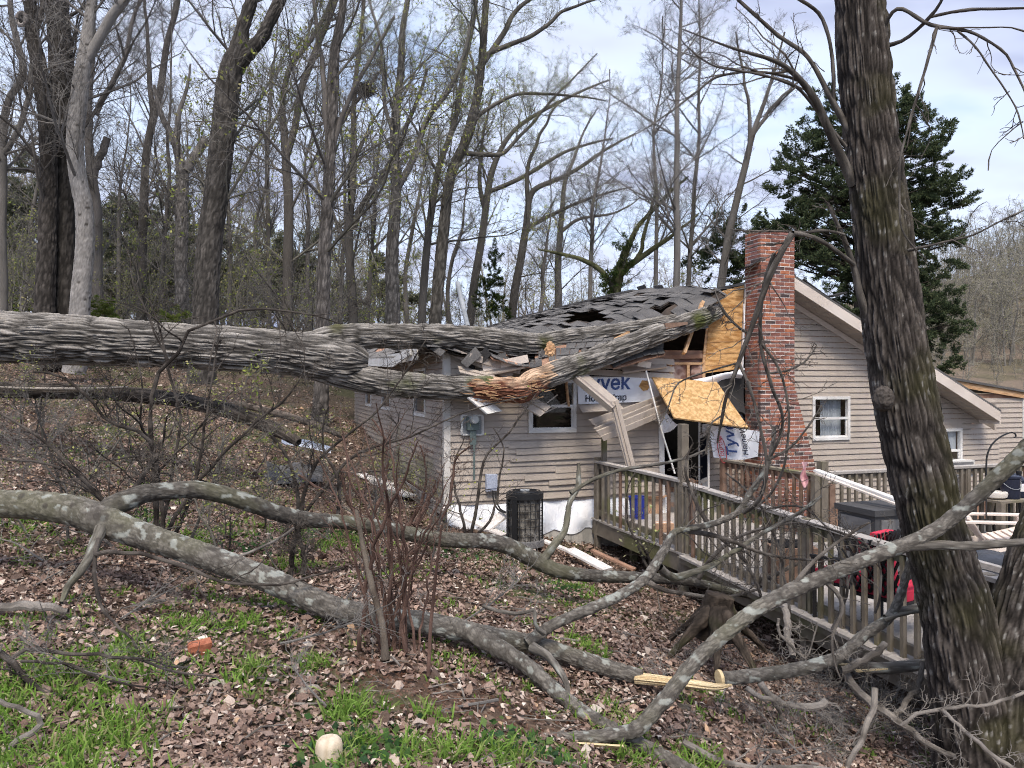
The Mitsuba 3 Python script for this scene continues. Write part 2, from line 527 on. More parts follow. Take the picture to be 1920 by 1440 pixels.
# front wall left of the door: lap courses broken at a ragged seam; above the window they were torn off
z, k = z_sill, 0
seams = [F(968, 900)[0], F(983, 870)[0], F(988, 900)[0], F(958, 800)[0], F(1030, 800)[0]]
while z < F(900, 648)[1]:
    h = EXPO
    vmid = z + h / 2
    holes = [(W1[0], W1[1])] if W1[2] - h * .6 < z < W1[3] - .0 else []
    s1 = s_door0
    if vmid > F(1150, 770)[1]:
        s1 = F(1082, 740)[0]                    # the wrap shows here
    if vmid > F(900, 690)[1]:
        s1 = F(905, 700)[0]
    seam = seams[(k * 2 + k // 4) % 5] + .06 * rng.normal()
    broken = z < W1[2] - .05 and k % 2 == 0 or k in (3, 7)
    for a, b in minus(0.07, s1, holes):
        if broken and a < seam < b:
            put('house__front_wall__siding', lap(front(0), a, seam + .03, z, h, 0, .015), 'vinyl_tan')
            bow = .012 + .03 * rng.random()
            put('house__front_wall__siding', lap(front(0), seam, b, z - .028 * rng.random(), h, bow * .6, .017, -.01, .035), 'vinyl_tan')
        else:
            put('house__front_wall__siding', lap(front(0), a, b, z, h, 0, .015, 0, .03 if a > .5 else .012), 'vinyl_tan')
    z += EXPO; k += 1
put('house__front_wall__sheathing', hbox(.02, s_door0 - .03, .003, .03, z_sill - .06, W1[2]), 'soffit_tan')
put('house__front_wall__sheathing', hbox(.02, W1[0], .003, .03, W1[2], F(900, 655)[1]), 'soffit_tan')
put('house__front_wall__sheathing', hbox(W1[1], s_door0 - .03, .003, .03, W1[2], F(1150, 705)[1]), 'soffit_tan')
# two courses still hanging above the wrap
for i in range(3):
    put('house__front_wall__siding', lap(front(0), F(1085, 700)[0], F(1262, 700)[0], F(1170, 706)[1] + i * .115, .11, .03, .016, .035 - .0 * i, -.05 + .01 * i), 'vinyl_tan')
# gable wall right of the chimney, up to the rake
rk0, rk1 = F(1490, 522, -.45), F(1874, 772, -.45)
slope = (rk1[1] - rk0[1]) / (rk1[0] - rk0[0])
rake = lambda s: rk0[1] + slope * (s - rk0[0]) - .20
z = F(1600, 905)[1] - .4
while z < rake(s_ch1 + .1):
    a = s_ch1 - .25
    top = min(s_end, s_ch1 - .25 + max(0, (rake(a) - z) / -slope))
    topt = min(s_end, s_ch1 - .25 + max(0, (rake(a) - z - EXPO) / -slope))
    holes = [(w[0], w[1]) for w in (W2, W3) if w[2] - EXPO * .6 < z < w[3]]
    segs = minus(a, top, holes)
    for x, y in segs:
        put('house__gable_wall__siding', lap(front(0), x, y, z, EXPO, 0, .015, s1t=topt if y == top else None), 'vinyl_tan')
    z += EXPO
cw = [H(s_ch1 - .28, .02, -2.75), H(s_end, .02, -2.75), H(s_end, .02, rake(s_end) + .05), H(s_ch1 - .28, .02, rake(s_ch1 - .28) + .1)]
for w in (W2, W3):
    pass
put('house__gable_wall__sheathing', hbox(s_ch1 - .28, W2[0] - .02, .003, .03, -2.75, rake(W2[0]) + .05), 'old_lumber')
put('house__gable_wall__sheathing', hbox(W2[0] - .02, W2[1] + .02, .003, .03, W2[3], rake(W2[1]) + .05), 'old_lumber')
put('house__gable_wall__sheathing', hbox(W2[0] - .02, W2[1] + .02, .003, .03, -2.75, W2[2]), 'old_lumber')
_s = np.linspace(W2[1] + .02, W3[0] - .02, 5)
for a, b in zip(_s[:-1], _s[1:]):
    put('house__gable_wall__sheathing', hbox(a, b, .003, .03, -2.75, rake(b) + .03), 'old_lumber')
put('house__gable_wall__sheathing', hbox(W3[0] - .02, W3[1] + .02, .003, .03, W3[3], max(rake(W3[1]), W3[3] + .05)), 'old_lumber')
put('house__gable_wall__sheathing', hbox(W3[0] - .02, W3[1] + .02, .003, .03, -2.75, W3[2]), 'old_lumber')
put('house__gable_wall__sheathing', hbox(W3[1] + .02, s_end, .003, .03, -2.75, rake(s_end)), 'old_lumber')
# left wall, running back from the corner
LEN = 11.6
wl = []
for u0, u1 in ((687, 697), (717, 733), (778, 799)):
    ds = []
    for u in (u0, u1):
        a = (u - 960) / FPX
        ds.append((a * A0[1] - A0[0]) / (E2[0] - a * E2[1]))
    wl.append((min(ds), max(ds)))
leftw = lambda s, o, z: H(-o, s, z)
zw0, zw1 = -.53, .28
z = z_sill
while z < .46:
    holes = [(a, b) for a, b in wl] if zw0 - EXPO * .5 < z < zw1 else []
    for a, b in minus(.07, LEN, holes):
        put('house__side_wall__siding', lap(leftw, a, b, z, EXPO, 0, .015), 'vinyl_algae')
    z += EXPO
put('house__side_wall__sheathing', hbox(.003, .03, .03, LEN, z_sill - .06, zw0), 'old_lumber')
put('house__side_wall__sheathing', hbox(.003, .03, .03, LEN, zw1, .50), 'old_lumber')
for a, b in minus(.03, LEN, wl):
    put('house__side_wall__sheathing', hbox(.003, .03, a, b, zw0, zw1), 'old_lumber')
for i, (a, b) in enumerate(wl):
    fr = cat([hbox(-.03, .02, a, a + .05, zw0, zw1), hbox(-.03, .02, b - .05, b, zw0, zw1), hbox(-.035, .02, a - .01, b + .01, zw0 - .05, zw0), hbox(-.03, .02, a + .05, b - .05, zw1 - .05, zw1)])
    k_ = put('house__side_window', fr, 'white_vinyl')
    put(k_ + '__trim', cat([hbox(-.013, .002, a - .01, b + .01, zw1, zw1 + EXPO), hbox(-.013, .002, a - .01, b + .01, zw0 - .05 - EXPO * .6, zw0 - .051)]), 'vinyl_algae')
    put(k_ + '__pane', hbox(.0, .006, a + .05, b - .05, zw0, zw1 - .05), 'dark_pane')
# back and far walls (never seen from the front, but they keep the rooms dark)
put('house__rear_wall', hbox(.05, s_end - .05, LEN - .05, LEN, -2.7, .5), 'vinyl_tan')
put('house__end_wall', hbox(s_end - .05, s_end, .05, LEN - .1, -2.7, -.4), 'vinyl_tan')
put('house__floor', hbox(.05, s_end - .06, .05, LEN - .1, z_sill - .28, z_sill - .2), 'old_lumber')
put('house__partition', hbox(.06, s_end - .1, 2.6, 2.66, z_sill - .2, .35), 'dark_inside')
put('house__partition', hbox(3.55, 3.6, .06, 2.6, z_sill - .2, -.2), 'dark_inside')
# corner boards
put('house__corner_board', cat([hbox(-.03, .075, -.028, -.001, z_sill - .03, .62), hbox(-.03, -.001, -.001, .075, z_sill - .03, .62)]), mottled('corner_vinyl', (.46, .44, .41), (.58, .56, .53), (4, 4, 3), .5, .3))


def window(par, w, curtain=False, glass=True, dark=True):
    s0, s1, z0, z1 = w
    t = .055
    zm = (z0 + z1) / 2
    fr = cat([hbox(s0, s0 + t, -.045, .03, z0, z1), hbox(s1 - t, s1, -.045, .03, z0, z1), hbox(s0 + t, s1 - t, -.045, .03, z0, z0 + t), hbox(s0 + t, s1 - t, -.045, .03, z1 - t, z1)])
    k_ = put(par, fr, 'white_vinyl')
    put(k_ + '__trim', cat([hbox(s0 - .01, s1 + .01, -.014, .002, z1, z1 + EXPO), hbox(s0 - .01, s1 + .01, -.014, .002, z0 - EXPO * .62, z0)]), 'vinyl_tan')
    put(k_ + '__sash', cat([hbox(s0 + t, s1 - t, -.035, .0, zm - .022, zm + .022), hbox(s0 + t, s0 + t + .025, -.02, .01, z0 + t, zm - .022), hbox(s1 - t - .025, s1 - t, -.02, .01, z0 + t, zm - .022),
                            hbox(s0 + t + .025, s1 - t - .025, -.02, .01, z0 + t, z0 + t + .03)]), 'white_vinyl')
    for a, b in ((z0 + t, zm - .022), (zm + .022, z1 - t)):
        q = [H(s0 + t, -.005, a), H(s1 - t, -.005, a), H(s1 - t, -.005, b), H(s0 + t, -.005, b)]
        if glass:
            put(k_ + '__pane', (np.array(q), np.array([[0, 1, 2], [0, 2, 3]])), 'window_glass')
        else:
            put(k_ + '__pane', hbox(s0 + t, s1 - t, -.003, .003, a, b), 'dark_pane')
    return k_


k_ = window('house__window', W1)
# snapped muntin and stud behind the broken upper sash
put(k_ + '__broken_bar', cat([beam(FP(1000, 775, .05), FP(1045, 740, .05), .02, .02), beam(FP(1012, 778, .08), FP(1068, 752, .08), .02, .02)]), 'beige_metal')
put(k_ + '__stud', beam(FP(1061, 712, -.03), FP(1066, 762, -.03), .05, .03), 'fresh_lumber')
k_ = window('house__window', W2)
cs = np.linspace(W2[0] + .3, W2[1] - .1, 40)
cv = np.array([[H(s, .12 + .02 * math.sin(i * 1.9), z) for z in (W2[2], W2[3])] for i, s in enumerate(cs)]).reshape(-1, 3)
ci = np.arange(39) * 2
mottled('curtain_cloth', (.26, .30, .34), (.42, .46, .50), (5, 5, .6), .9, .1)
put(k_ + '__curtain', (cv, np.vstack([np.stack([ci, ci + 2, ci + 3], 1), np.stack([ci, ci + 3, ci + 1], 1)])), 'curtain_cloth', True)
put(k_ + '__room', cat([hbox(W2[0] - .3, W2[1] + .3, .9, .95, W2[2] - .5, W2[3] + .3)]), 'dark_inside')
k_ = window('house__window', W3)
put(k_ + '__blind', hbox(W3[0] + .06, W3[1] - .06, .06, .065, (W3[2] + W3[3]) / 2, W3[3] - .05), 'curtain_cloth')
zc = W3[2] + .02
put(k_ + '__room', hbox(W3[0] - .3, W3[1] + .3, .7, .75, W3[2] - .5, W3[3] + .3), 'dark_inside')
mottled('grey_plastic', (.13, .13, .135), (.17, .17, .175), (9, 9, 9), .6, .3)
AC2 = thing('window_air_conditioner', 'white framed grey air conditioner sitting low in the right hand gable window', 'air conditioner')
b0, b1 = F(1758, 892), F(1802, 860)
put(AC2 + '__case', hbox(b0[0], b1[0], -.30, -.05, b0[1], b1[1]), 'white_vinyl')
put(AC2 + '__grille', hbox(b0[0] + .02, b1[0] - .04, -.312, -.301, b0[1] + .02, b1[1] - .03), 'grey_plastic')
for i in range(5):
    put(AC2 + '__louvre', hbox(b0[0] + .03, b1[0] - .05, -.322, -.313, b0[1] + .04 + i * .045, b0[1] + .05 + i * .045), 'grey_plastic')

# right slope: rake board, soffit, roof deck
th = .24
R0, R1 = H(rk0[0] - .95, -.45, rk0[1] - .95 * slope), H(rk1[0], -.45, rk1[1])
rs0, rs1 = rk0[0] - .02, rk1[0]
zt = lambda s: rk0[1] + slope * (s - rk0[0])
put('house__roof__rake_board', hexa([H(s, d, zt(s) + dz) for s in (rs0, rs1) for d in (-.47, -.45) for dz in (-.20, 0)]), 'beige_metal')
put('house__roof__soffit', hexa([H(s, d, zt(s) + dz) for s in (rs0, rs1 - .02) for d in (-.449, .0) for dz in (-.19, -.175)]), 'soffit_tan')
for i in range(26):
    s = rs0 + .05 + i * (rs1 - rs0 - .1) / 26
    put('house__roof__soffit_rib', hexa([H(a, d, zt(a) + dz) for a in (s, s + .02) for d in (-.447, -.002) for dz in (-.20, -.188)]), 'soffit_tan')
put('house__roof__frieze', hexa([H(s, d, zt(s) + dz) for s in (rs0 + .1, F(1650, 775)[0] + .35) for d in (-.035, -.018) for dz in (-.30, -.20)]), 'beige_metal')
put('house__roof__eave_return', hexa([H(rs1 - .02 + i * .02, d, zt(rs1) + dz) for i in (0, 1) for d in (-.47, LEN) for dz in (-.24, -.02)]), 'beige_metal')
zr = lambda q: 2.02 - .40 * np.exp(-np.maximum(q, -.4) / 1.3)
s_ridge = 4.9
put('house__roof__right_deck', hexa([H(s, d, zt(s) + dz) for s in (s_ch1 - .02, rs1 + .03) for d in (-.46, LEN + .3) for dz in (.0, .05)]), 'asphalt_shingle')
_q = np.linspace(3.2, LEN + .3, 12)
put('house__roof__ridge_deck', cat([hexa([H(s, d, (zr(d) + .02 if s < s_ch1 - .1 else zt(s)) + dz) for s in (s_ridge, s_ch1 - .03) for d in (a, b) for dz in (.0, .04)]) for a, b in zip(_q[:-1], _q[1:])]), 'asphalt_shingle')
put('house__roof__flashing', cat([beam(FP(1506, 524, -.40), FP(1556, 560, -.3), .03, .02), beam(FP(1556, 556, -.2), FP(1582, 549, -.1), .14, .03), beam(FP(1560, 560, -.2), FP(1578, 578, -.2), .10, .02)]), 'shingle_dark')
# low wing at the far right, set back a little
ws0, ws1 = F(1790, 800, .35)[0], F(1915, 800, .35)[0]
wt = lambda s: F(1800, 716, .35)[1] + (F(1915, 738, .35)[1] - F(1800, 716, .35)[1]) * (s - ws0) / (ws1 - ws0)
z = -2.7
while z < wt(ws1) - .12:
    put('house__wing_wall__siding', lap(front(.35), s_end - .25, ws1, z, EXPO, 0, .015), 'vinyl_tan')
    z += EXPO
put('house__wing_wall__sheathing', hbox(s_end - .3, ws1, .353, .38, -2.75, wt(ws1) + .0), 'old_lumber')
put('house__wing_wall__corner_board', hbox(ws1 - .0, ws1 + .09, .31, .40, -2.75, wt(ws1) - .05), 'white_vinyl')
put('house__wing_roof__fascia', hexa([H(s, d, wt(s) + dz) for s in (ws0 - .3, ws1 + .5) for d in (.28, .31) for dz in (-.10, .02)]), 'fresh_lumber')
put('house__wing_roof__deck', hexa([H(s, d, wt(s) + dz + (d - .25) * .03) for s in (ws0 - .5, ws1 + .55) for d in (.24, 5.5) for dz in (.021, .07)]), 'asphalt_shingle')

# chimney
ztop = F(1463, 427, DCH)[1]
zsh0, zsh1 = F(1500, 872, DCH)[1], F(1500, 722, DCH)[1]


def s_right(z):
    return float(np.interp(z, [zsh0, zsh1], [s_ch2, s_ch1]))


DB = -.10
mottled('mortar', (.62, .55, .50), (.76, .70, .65), (7, 7, 7), .95, .1)
n_c = int((ztop + 3.0) / .0672)
core = []
for i in range(0, n_c, 3):
    z0 = -3.0 + i * .0672
    z1 = min(-3.0 + (i + 3) * .0672, ztop)
    core.append(hbox(s_ch0 + .006, s_right(z1) - .012, DCH + .006, DB, z0, z1))
put('house__chimney', cat(core), 'mortar')
BR = []
for i, (a, b) in enumerate([((.25, .11, .08), (.34, .155, .112)), ((.16, .072, .058), (.24, .108, .085)), ((.34, .125, .07), (.42, .17, .10)), ((.065, .05, .05), (.12, .085, .078)), ((.22, .10, .085), (.30, .15, .13))]):
    BR.append(mottled(f'brick_fired_{"abcde"[i]}', a, b, (11, 11, 23), .9, .12))
rest = []
done = 0
for i in range(n_c):
    z0 = -3.0 + i * .0672 + .009
    z1 = z0 + .0492
    s, e = s_ch0 + (0 if i % 2 else -.0), s_right(z1)
    first = .20 if i % 2 else .098
    x = s
    while x < e - .03:
        ln = min(first if x == s else .20, e - x)
        if e - x - ln < .06:
            ln = e - x
        j = rng.normal(size=4) * .0022
        b = hbox(x + (.006 if x > s else -.003), x + ln - .008, DCH - .004 + j[0], DCH + .08, z0 + j[1], z1 + j[2])
        c = rng.choice(5, p=[.36, .22, .14, .14, .14])
        if z0 > -2.35 and done < 292:
            put('house__chimney__brick', b, BR[c]); done += 1
        else:
            rest.append((c, b))
        x += ln
    y = DCH + (.105 if i % 2 else .21)
    yy = DCH + .086
    while yy < DB - .03:
        ln = min(.2, DB - yy)
        rest.append((rng.choice(5, p=[.3, .25, .07, .18, .2]), hbox(s_ch0 - .003 + rng.normal() * .002, s_ch0 + .08, yy + .008, yy + ln - .008, z0, z1)))
        yy += ln if yy > DCH + .09 else (.1 if i % 2 else .2)
for c in range(5):
    put(f'house__chimney__side_bricks__{c + 1:03d}', cat([b for q, b in rest if q == c]), BR[c])
labels['house__chimney__side_bricks'] = {'kind': 'stuff'}
put('house__chimney__flashing', slab([H(s_ch0 - .01, DCH, F(1410, 497)[1]), H(s_ch0 - .01, DB, F(1410, 505)[1]), H(s_ch0 - .25, DB, F(1410, 512)[1]), H(s_ch0 - .22, DCH, F(1410, 510)[1])], .02), 'shingle_dark')

# left slope: sagging where the limbs came down; shingles laid on it one by one
def roof_pt(p, q, lift=0.0):
    """p: 0 at the ridge to 1 at the eave; q: metres back from the gable"""
    p, q = np.asarray(p, float), np.asarray(q, float)
    s = s_ridge + (-.35 - s_ridge) * p
    z = zr(q) + (.53 - zr(q)) * p
    z = z - .58 * np.exp(-(np.maximum(q, 0) / 2.6) ** 2) * np.sin(np.pi * np.clip(p, 0, 1) ** .8) ** 1.2 - .12 * np.exp(-((q - 5) / 2.5) ** 2) * np.sin(np.pi * p) ** 2
    z = z + .05 * (meshkit.noise(np.stack([p * 9, q * 1.3, 0 * p], -1), 2) - .5) + .30 * (meshkit.fbm(np.stack([p * 11, q * 1.9, 0 * p + 3], -1), 3, 6) - .5) * np.exp(-np.maximum(q, 0) / 3.2)
    return H(s, q, z + lift)


def uv_of(X):
    return 960 + FPX * X[..., 0] / X[..., 1], 720 - FPX * X[..., 2] / X[..., 1]


HOLES = [(1062, 1142, 586, 604), (1216, 1262, 571, 586), (1100, 1130, 578, 590)]


def in_hole(X, grow=0):
    u, v = uv_of(X)
    return np.any([(u > a - grow) & (u < b + grow) & (v > c - grow * .4) & (v < d + grow * .4) for a, b, c, d in HOLES], axis=0)


NP_, NQ = 30, 60
pp, qq = np.meshgrid(np.linspace(0, 1, NP_ + 1), np.linspace(-.3, LEN + .4, NQ + 1), indexing='ij')
V = roof_pt(pp, qq)
idx = np.arange((NP_ + 1) * (NQ + 1)).reshape(NP_ + 1, NQ + 1)
Q = np.stack([idx[:-1, :-1], idx[1:, :-1], idx[1:, 1:], idx[:-1, 1:]], -1).reshape(-1, 4)
mid = V.reshape(-1, 3)[Q].mean(1)
Q = Q[~in_hole(mid)]
Vb = np.vstack([V.reshape(-1, 3), V.reshape(-1, 3) - [0, 0, .03]])
nv = len(V.reshape(-1, 3))
put('house__roof__left_deck', (Vb, np.vstack([Q, Q[:, ::-1] + nv])), 'felt_black')
rows = np.arange(1.0, .0, -.031)
tabs, k = [], 0
for r, p1 in enumerate(rows):
    q = -.32 + (.19 if r % 2 else 0)
    while q < LEN + .3:
        w = .36
        p0 = max(p1 - .038, 0)
        j = rng.random()
        lift = .012 + .02 * (j ** 4) + (rng.uniform(.03, .11) if rng.random() < .13 and q < 5 else 0)
        c = np.array([[p1, q + .004, .010 + lift], [p1, q + w - .006, .010 + lift + .006 * rng.normal()], [p0, q + w - .006, .010], [p0, q + .004, .010]])
        X = np.array([roof_pt(a, b, l) for a, b, l in c])
        if not in_hole(X.mean(0), -2) and not (q < 3.5 and rng.random() < .015):
            tabs.append((q, slab(X, .012)))
        q += w
tabs.sort(key=lambda t: t[0])
for t in tabs[:285]:
    put('house__roof__shingle', t[1], 'asphalt_shingle')
put('house__roof__far_shingles', cat([t[1] for t in tabs[285:]]), 'asphalt_shingle', kind='stuff')
for i in range(26):                      # torn shingles and felt hanging along the broken edge
    p_ = rng.uniform(.05, .97)
    o_ = roof_pt(p_, -.3, .0)
    d_ = nrm(np.array([rng.normal() * .5, -.5 * rng.random(), -1.0 + .5 * rng.random()]))
    a_ = nrm(np.cross(d_, rng.normal(size=3) * .3 + [0, 1, 0])) * rng.uniform(.07, .17)
    l_ = d_ * rng.uniform(.10, .30)
    put('house__roof__torn_shingle', slab([o_ - a_, o_ + a_, o_ + a_ * .8 + l_, o_ - a_ + l_ * .8], .010), 'asphalt_shingle' if i % 3 else 'shingle_dark')
put('house__roof__eave_board', cat([hexa([roof_pt(1.0, q)[None][0] + np.array([-E1[0] * o, -E1[1] * o, dz]) for q in (a, b) for o in (0, .02) for dz in (-.16, .02)])
                                    for a, b in zip(np.linspace(.4, LEN, 9)[:-1], np.linspace(.4, LEN, 9)[1:])]), 'white_vinyl')
# ---------------------------------------------------------------- what the tree tore open and threw down at the front of the house
def W(u, v, d, lift=0.0):
    """point on the plane d of the house surveyed at (u, v)"""
    return FP(u, v, d)


def LS(u, v, s):
    """point on the plane s of the house (parallel to its side wall) surveyed at (u, v)"""
    a = (u - 960) / FPX
    Y = (s + A0[0] * E1[0] + A0[1] * E1[1]) / (a * E1[0] + E1[1])
    return P(u, v, Y)


def curved(cols, n=14):
    """a thin bent sheet (mesh) through a grid of points cols[i][j], smoothed, with thickness"""
    g = np.asarray(cols, float)
    from scipy.ndimage import zoom
    g = np.stack([zoom(g[..., k], (n / g.shape[0], n / g.shape[1]), order=min(3, min(g.shape[:2]) - 1) if min(g.shape[:2]) > 2 else 1, mode='nearest', grid_mode=False) for k in range(3)], -1)
    a, b = g.shape[:2]
    i = np.arange(a * b).reshape(a, b)
    f = np.stack([i[:-1, :-1], i[1:, :-1], i[1:, 1:], i[:-1, 1:]], -1).reshape(-1, 4)
    v = g.reshape(-1, 3)
    return (v, f)


def strip(name, a, b, across, label, mat_='vinyl_tan', laps=2, thick=.008, parent=None, catg='siding'):
    """a torn length of double lap siding: from edge a-b spreading along the vector across"""
    a, b, across = (np.asarray(x, float) for x in (a, b, across))
    n = nrm(np.cross(b - a, across))
    if n[1] > 0:
        n = -n
    prof = []
    for i in range(laps):
        prof += [(i / laps, .0), (i / laps + .03, .022), ((i + .97) / laps, .006)]
    prof.append((1.0, .0))
    V = [e + across * t + n * o for e in (a, b) for t, o in prof]
    m = len(prof)
    Fq = [[i, i + 1, m + i + 1, m + i] for i in range(m - 1)]
    V2 = [p - n * thick for p in V]
    k = 2 * m
    Fq += [[k + i, k + m + i, k + m + i + 1, k + i + 1] for i in range(m - 1)]
    Fq += [[0, m, k + m, k], [m - 1, k + m - 1, k + 2 * m - 1, 2 * m - 1]]
    for e in (0, m):
        Fq += [[e + i, e + i + 1, k + e + i + 1, k + e + i] for i in range(m - 1)]
    mesh = (np.array(V + V2), np.array(Fq))
    if parent:
        return put(parent, mesh, mat_)
    return one(name, mesh, mat_, label, catg)


# the white wrap behind the missing siding, with its print
o = -.034
wq = [W(1084, 758, o), W(1236, 752, o), W(1236, 706, o), W(1082, 708, o)]
put('house__wall_wrap', slab(wq, .006), 'wrap_white', label='white printed house wrap bared above the window')
ax = nrm(wq[1] - wq[0]); ay = np.array([.02, 0, 1.0]); an = np.cross(ax, ay)


def text(s, h, org, ax, ay, key, mat_, bold=True, depth=.003):
    m = meshkit.text_mesh(s, h, depth, bold)
    v = np.asarray(m.vertices)
    an = nrm(np.cross(ax, ay))
    put(key, (np.asarray(org) + v[:, :1] * ax + v[:, 1:2] * ay + v[:, 2:] * an + an * .004, np.asarray(m.faces)), mat_)


text('Tyvek', .235, W(1084, 732, o - .004), ax, ay, 'house__wall_wrap__lettering', 'print_blue')
text('HomeWrap', .105, W(1096, 753, o - .004), ax, ay, 'house__wall_wrap__lettering', 'print_dark')
put('house__wall_wrap__sheathing_hole', poly_slab([W(u, v, -.045) for u, v in ((1198, 724), (1204, 713), (1216, 714), (1220, 722), (1214, 731), (1206, 733))], .008), 'plywood')
# framing opened beside the chimney
put('house__framing__top_plate', beam(W(1222, 671, .05), W(1322, 668, .05), .09, .07), 'old_lumber')
put('house__framing__header', beam(W(1245, 663, .06), W(1318, 664, .06), .05, .12), 'old_lumber')
put('house__framing__plate', beam(W(1228, 681, -.01), W(1322, 682, -.01), .05, .04), 'fresh_lumber')
for u in (1257, 1290, 1319):
    put('house__framing__stud', beam(W(u, 712, -.01), W(u, 684, -.01), .04, .05, up=(1, 0, 0)), 'fresh_lumber')
for a, b in ((1232, 1255), (1293, 1317)):
    m = trimesh.creation.icosphere(3)
    v = np.asarray(m.vertices); v = np.sign(v) * np.abs(v) ** .4
    v = v + .22 * (meshkit.noise(v * 6 + a) - .5)[:, None]
    c, e = W((a + b) / 2, 697, .06), np.array([(b - a) / 2 * .0093, .06, .13])
    put('house__framing__insulation', (c + v * e, np.asarray(m.faces)), 'pink_insulation', True)
put('house__framing__board', slab([W(1260, 712, .03), W(1288, 712, .03), W(1288, 684, .03), W(1260, 684, .03)], .02), 'pink_insulation')
put('house__framing__back_board', hbox(F(1226, 700)[0], F(1322, 700)[0], .10, .12, F(1260, 720)[1], F(1260, 672)[1]), 'pink_insulation')
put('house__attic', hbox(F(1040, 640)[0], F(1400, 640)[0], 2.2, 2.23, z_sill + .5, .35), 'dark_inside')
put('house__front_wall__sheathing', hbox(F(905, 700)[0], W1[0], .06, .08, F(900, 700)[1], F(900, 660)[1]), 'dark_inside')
# plywood still standing beside the chimney, on its stud
pw = [W(1320, 700, -.02), W(1386, 692, -.10), W(1394, 535, -.10), W(1334, 551, -.02)]
put('house__gable_panel', slab(pw, .03), 'plywood', label='upright orange plywood panel beside the chimney')
put('house__gable_panel__stud', beam(W(1318, 690, .0), W(1332, 556, .0), .03, .05, up=(1, 0, 0)), 'fresh_lumber')
put('house__gable_panel__trim', beam(W(1389, 690, -.12), W(1398, 533, -.12), .05, .03, up=(1, 0, 0)), 'beige_metal')
put('house__gable_panel__felt', cat([beam(W(1391, 690, -.14), W(1394, 600, -.14), .10, .015, up=(1, 0, 0)), beam(W(1395, 610, -.13), W(1394, 570, -.13), .06, .02, up=(1, 0, 0))]), 'wrap_white')
for i in range(6):
    v = 560 + i * 22
    put('house__gable_panel__nail_line', beam(W(1333 - i * 1.6, v + 16, -.045), W(1390, v + 13, -.125), .004, .004), 'old_lumber')
# plywood panel hanging out over the door, tipped towards the ramp
hp = [W(1222, 708, -.15), W(1343, 717, -.20), W(1403, 803, -1.02), W(1264, 784, -.98)]
PLY = thing('plywood_panel', 'pale plywood sheet torn loose and hanging slanted over the doorway', 'plywood sheet')
put(PLY + '__sheet', slab(hp, .028), 'plywood_pale')
for t in (.33, .62, .86):
    a, b = hp[0] + (hp[3] - hp[0]) * t, hp[1] + (hp[2] - hp[1]) * t
    nn = nrm(np.cross(hp[1] - hp[0], hp[3] - hp[0])); nn = nn if nn[1] < 0 else -nn
    put(PLY + '__nail_row', beam(a * .96 + b * .04 + nn * .016, b * .97 + a * .03 + nn * .016, .006, .004), 'old_lumber')
# white wrap pulled out behind it
mk = lambda rows: [[W(*c) for c in r] for r in rows]
put('house__torn_wrap', curved(mk([[(1262, 722, -.05), (1300, 712, -.1), (1350, 702, -.12), (1396, 690, -.3)], [(1290, 735, -.06), (1320, 716, -.22), (1362, 700, -.3), (1393, 702, -.42)], [(1300, 740, -.04), (1322, 728, -.12), (1366, 716, -.18), (1390, 710, -.30)]])), 'wrap_white', True, label='crumpled white wrap beside the chimney foot')
put('house__torn_wrap', curved(mk([[(1226, 735, -.1), (1232, 745, -.12), (1240, 760, -.14)], [(1236, 790, -.3), (1248, 792, -.3), (1262, 790, -.5)], [(1243, 812, -.26), (1258, 808, -.34), (1272, 795, -.66)]])), 'wrap_white', True)
put('house__torn_felt', curved(mk([[(1342, 722, -.2), (1362, 708, -.24), (1396, 706, -.34)], [(1360, 745, -.3), (1372, 740, -.2), (1394, 742, -.3)], [(1375, 775, -.5), (1388, 772, -.4), (1398, 778, -.45)]])), 'shingle_dark', True)
mottled('felt_brown', (.07, .06, .055), (.12, .10, .09), (6, 6, 6), .9, .1)
put('house__chimney_siding', cat([lap(front(0), F(1318, 880)[0], F(1420, 880)[0], F(1370, 955)[1] + i * EXPO, EXPO, 0, .015) for i in range(12)]), 'vinyl_tan')
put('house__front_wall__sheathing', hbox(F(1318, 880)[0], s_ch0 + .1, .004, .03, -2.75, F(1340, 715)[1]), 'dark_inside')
put('house__front_wall__lower_trim', beam(W(1380, 795, -.06), W(1425, 808, -.3), .1, .03), 'vinyl_tan')
# doorway
dz = F(1280, 965)[1]
put('house__door_frame', cat([beam(W(1242, 965, -.02), W(1239, 790, -.02), .075, .09, up=(1, 0, 0)), beam(W(1321, 965, -.02), W(1321, 795, -.02), .06, .09, up=(1, 0, 0))]), 'white_vinyl')
SD = put('house__storm_door', cat([beam(W(1311, 965, -.10), W(1311, 790, -.10), .045, .03, up=(1, 0, 0)), beam(W(1328, 965, -.42), W(1328, 790, -.42), .05, .03, up=(1, 0, 0))] +
         [beam(W(1311, v, -.10), W(1328, v - 8, -.42), .03, .05) for v in (820, 905, 962)]), 'white_vinyl')
put(SD + '__pane', slab([W(1311, 815, -.10), W(1328, 807, -.42), W(1328, 893, -.42), W(1311, 900, -.10)], .004), 'dark_pane')
put(SD + '__handle', beam(W(1308, 850, -.16), W(1317, 850, -.22), .03, .03), 'beige_metal')
# long leaning white trim
one('door_trim', cat([beam(W(1211, 695, -.30), W(1238, 800, -.42), .06, .02, up=(1, 0, 0)), beam(W(1238, 800, -.42), W(1265, 888, -.55), .06, .02, up=(1, 0, 0))]), 'white_vinyl', 'long thin white trim strip leaning across the doorway', 'trim')
one('trim_scrap', slab([W(1194, 686, -.3), W(1219, 690, -.3), W(1221, 679, -.34), W(1199, 676, -.34)], .02), 'white_vinyl', 'small pale trim scrap stuck under the shingles above the doorway', 'trim')
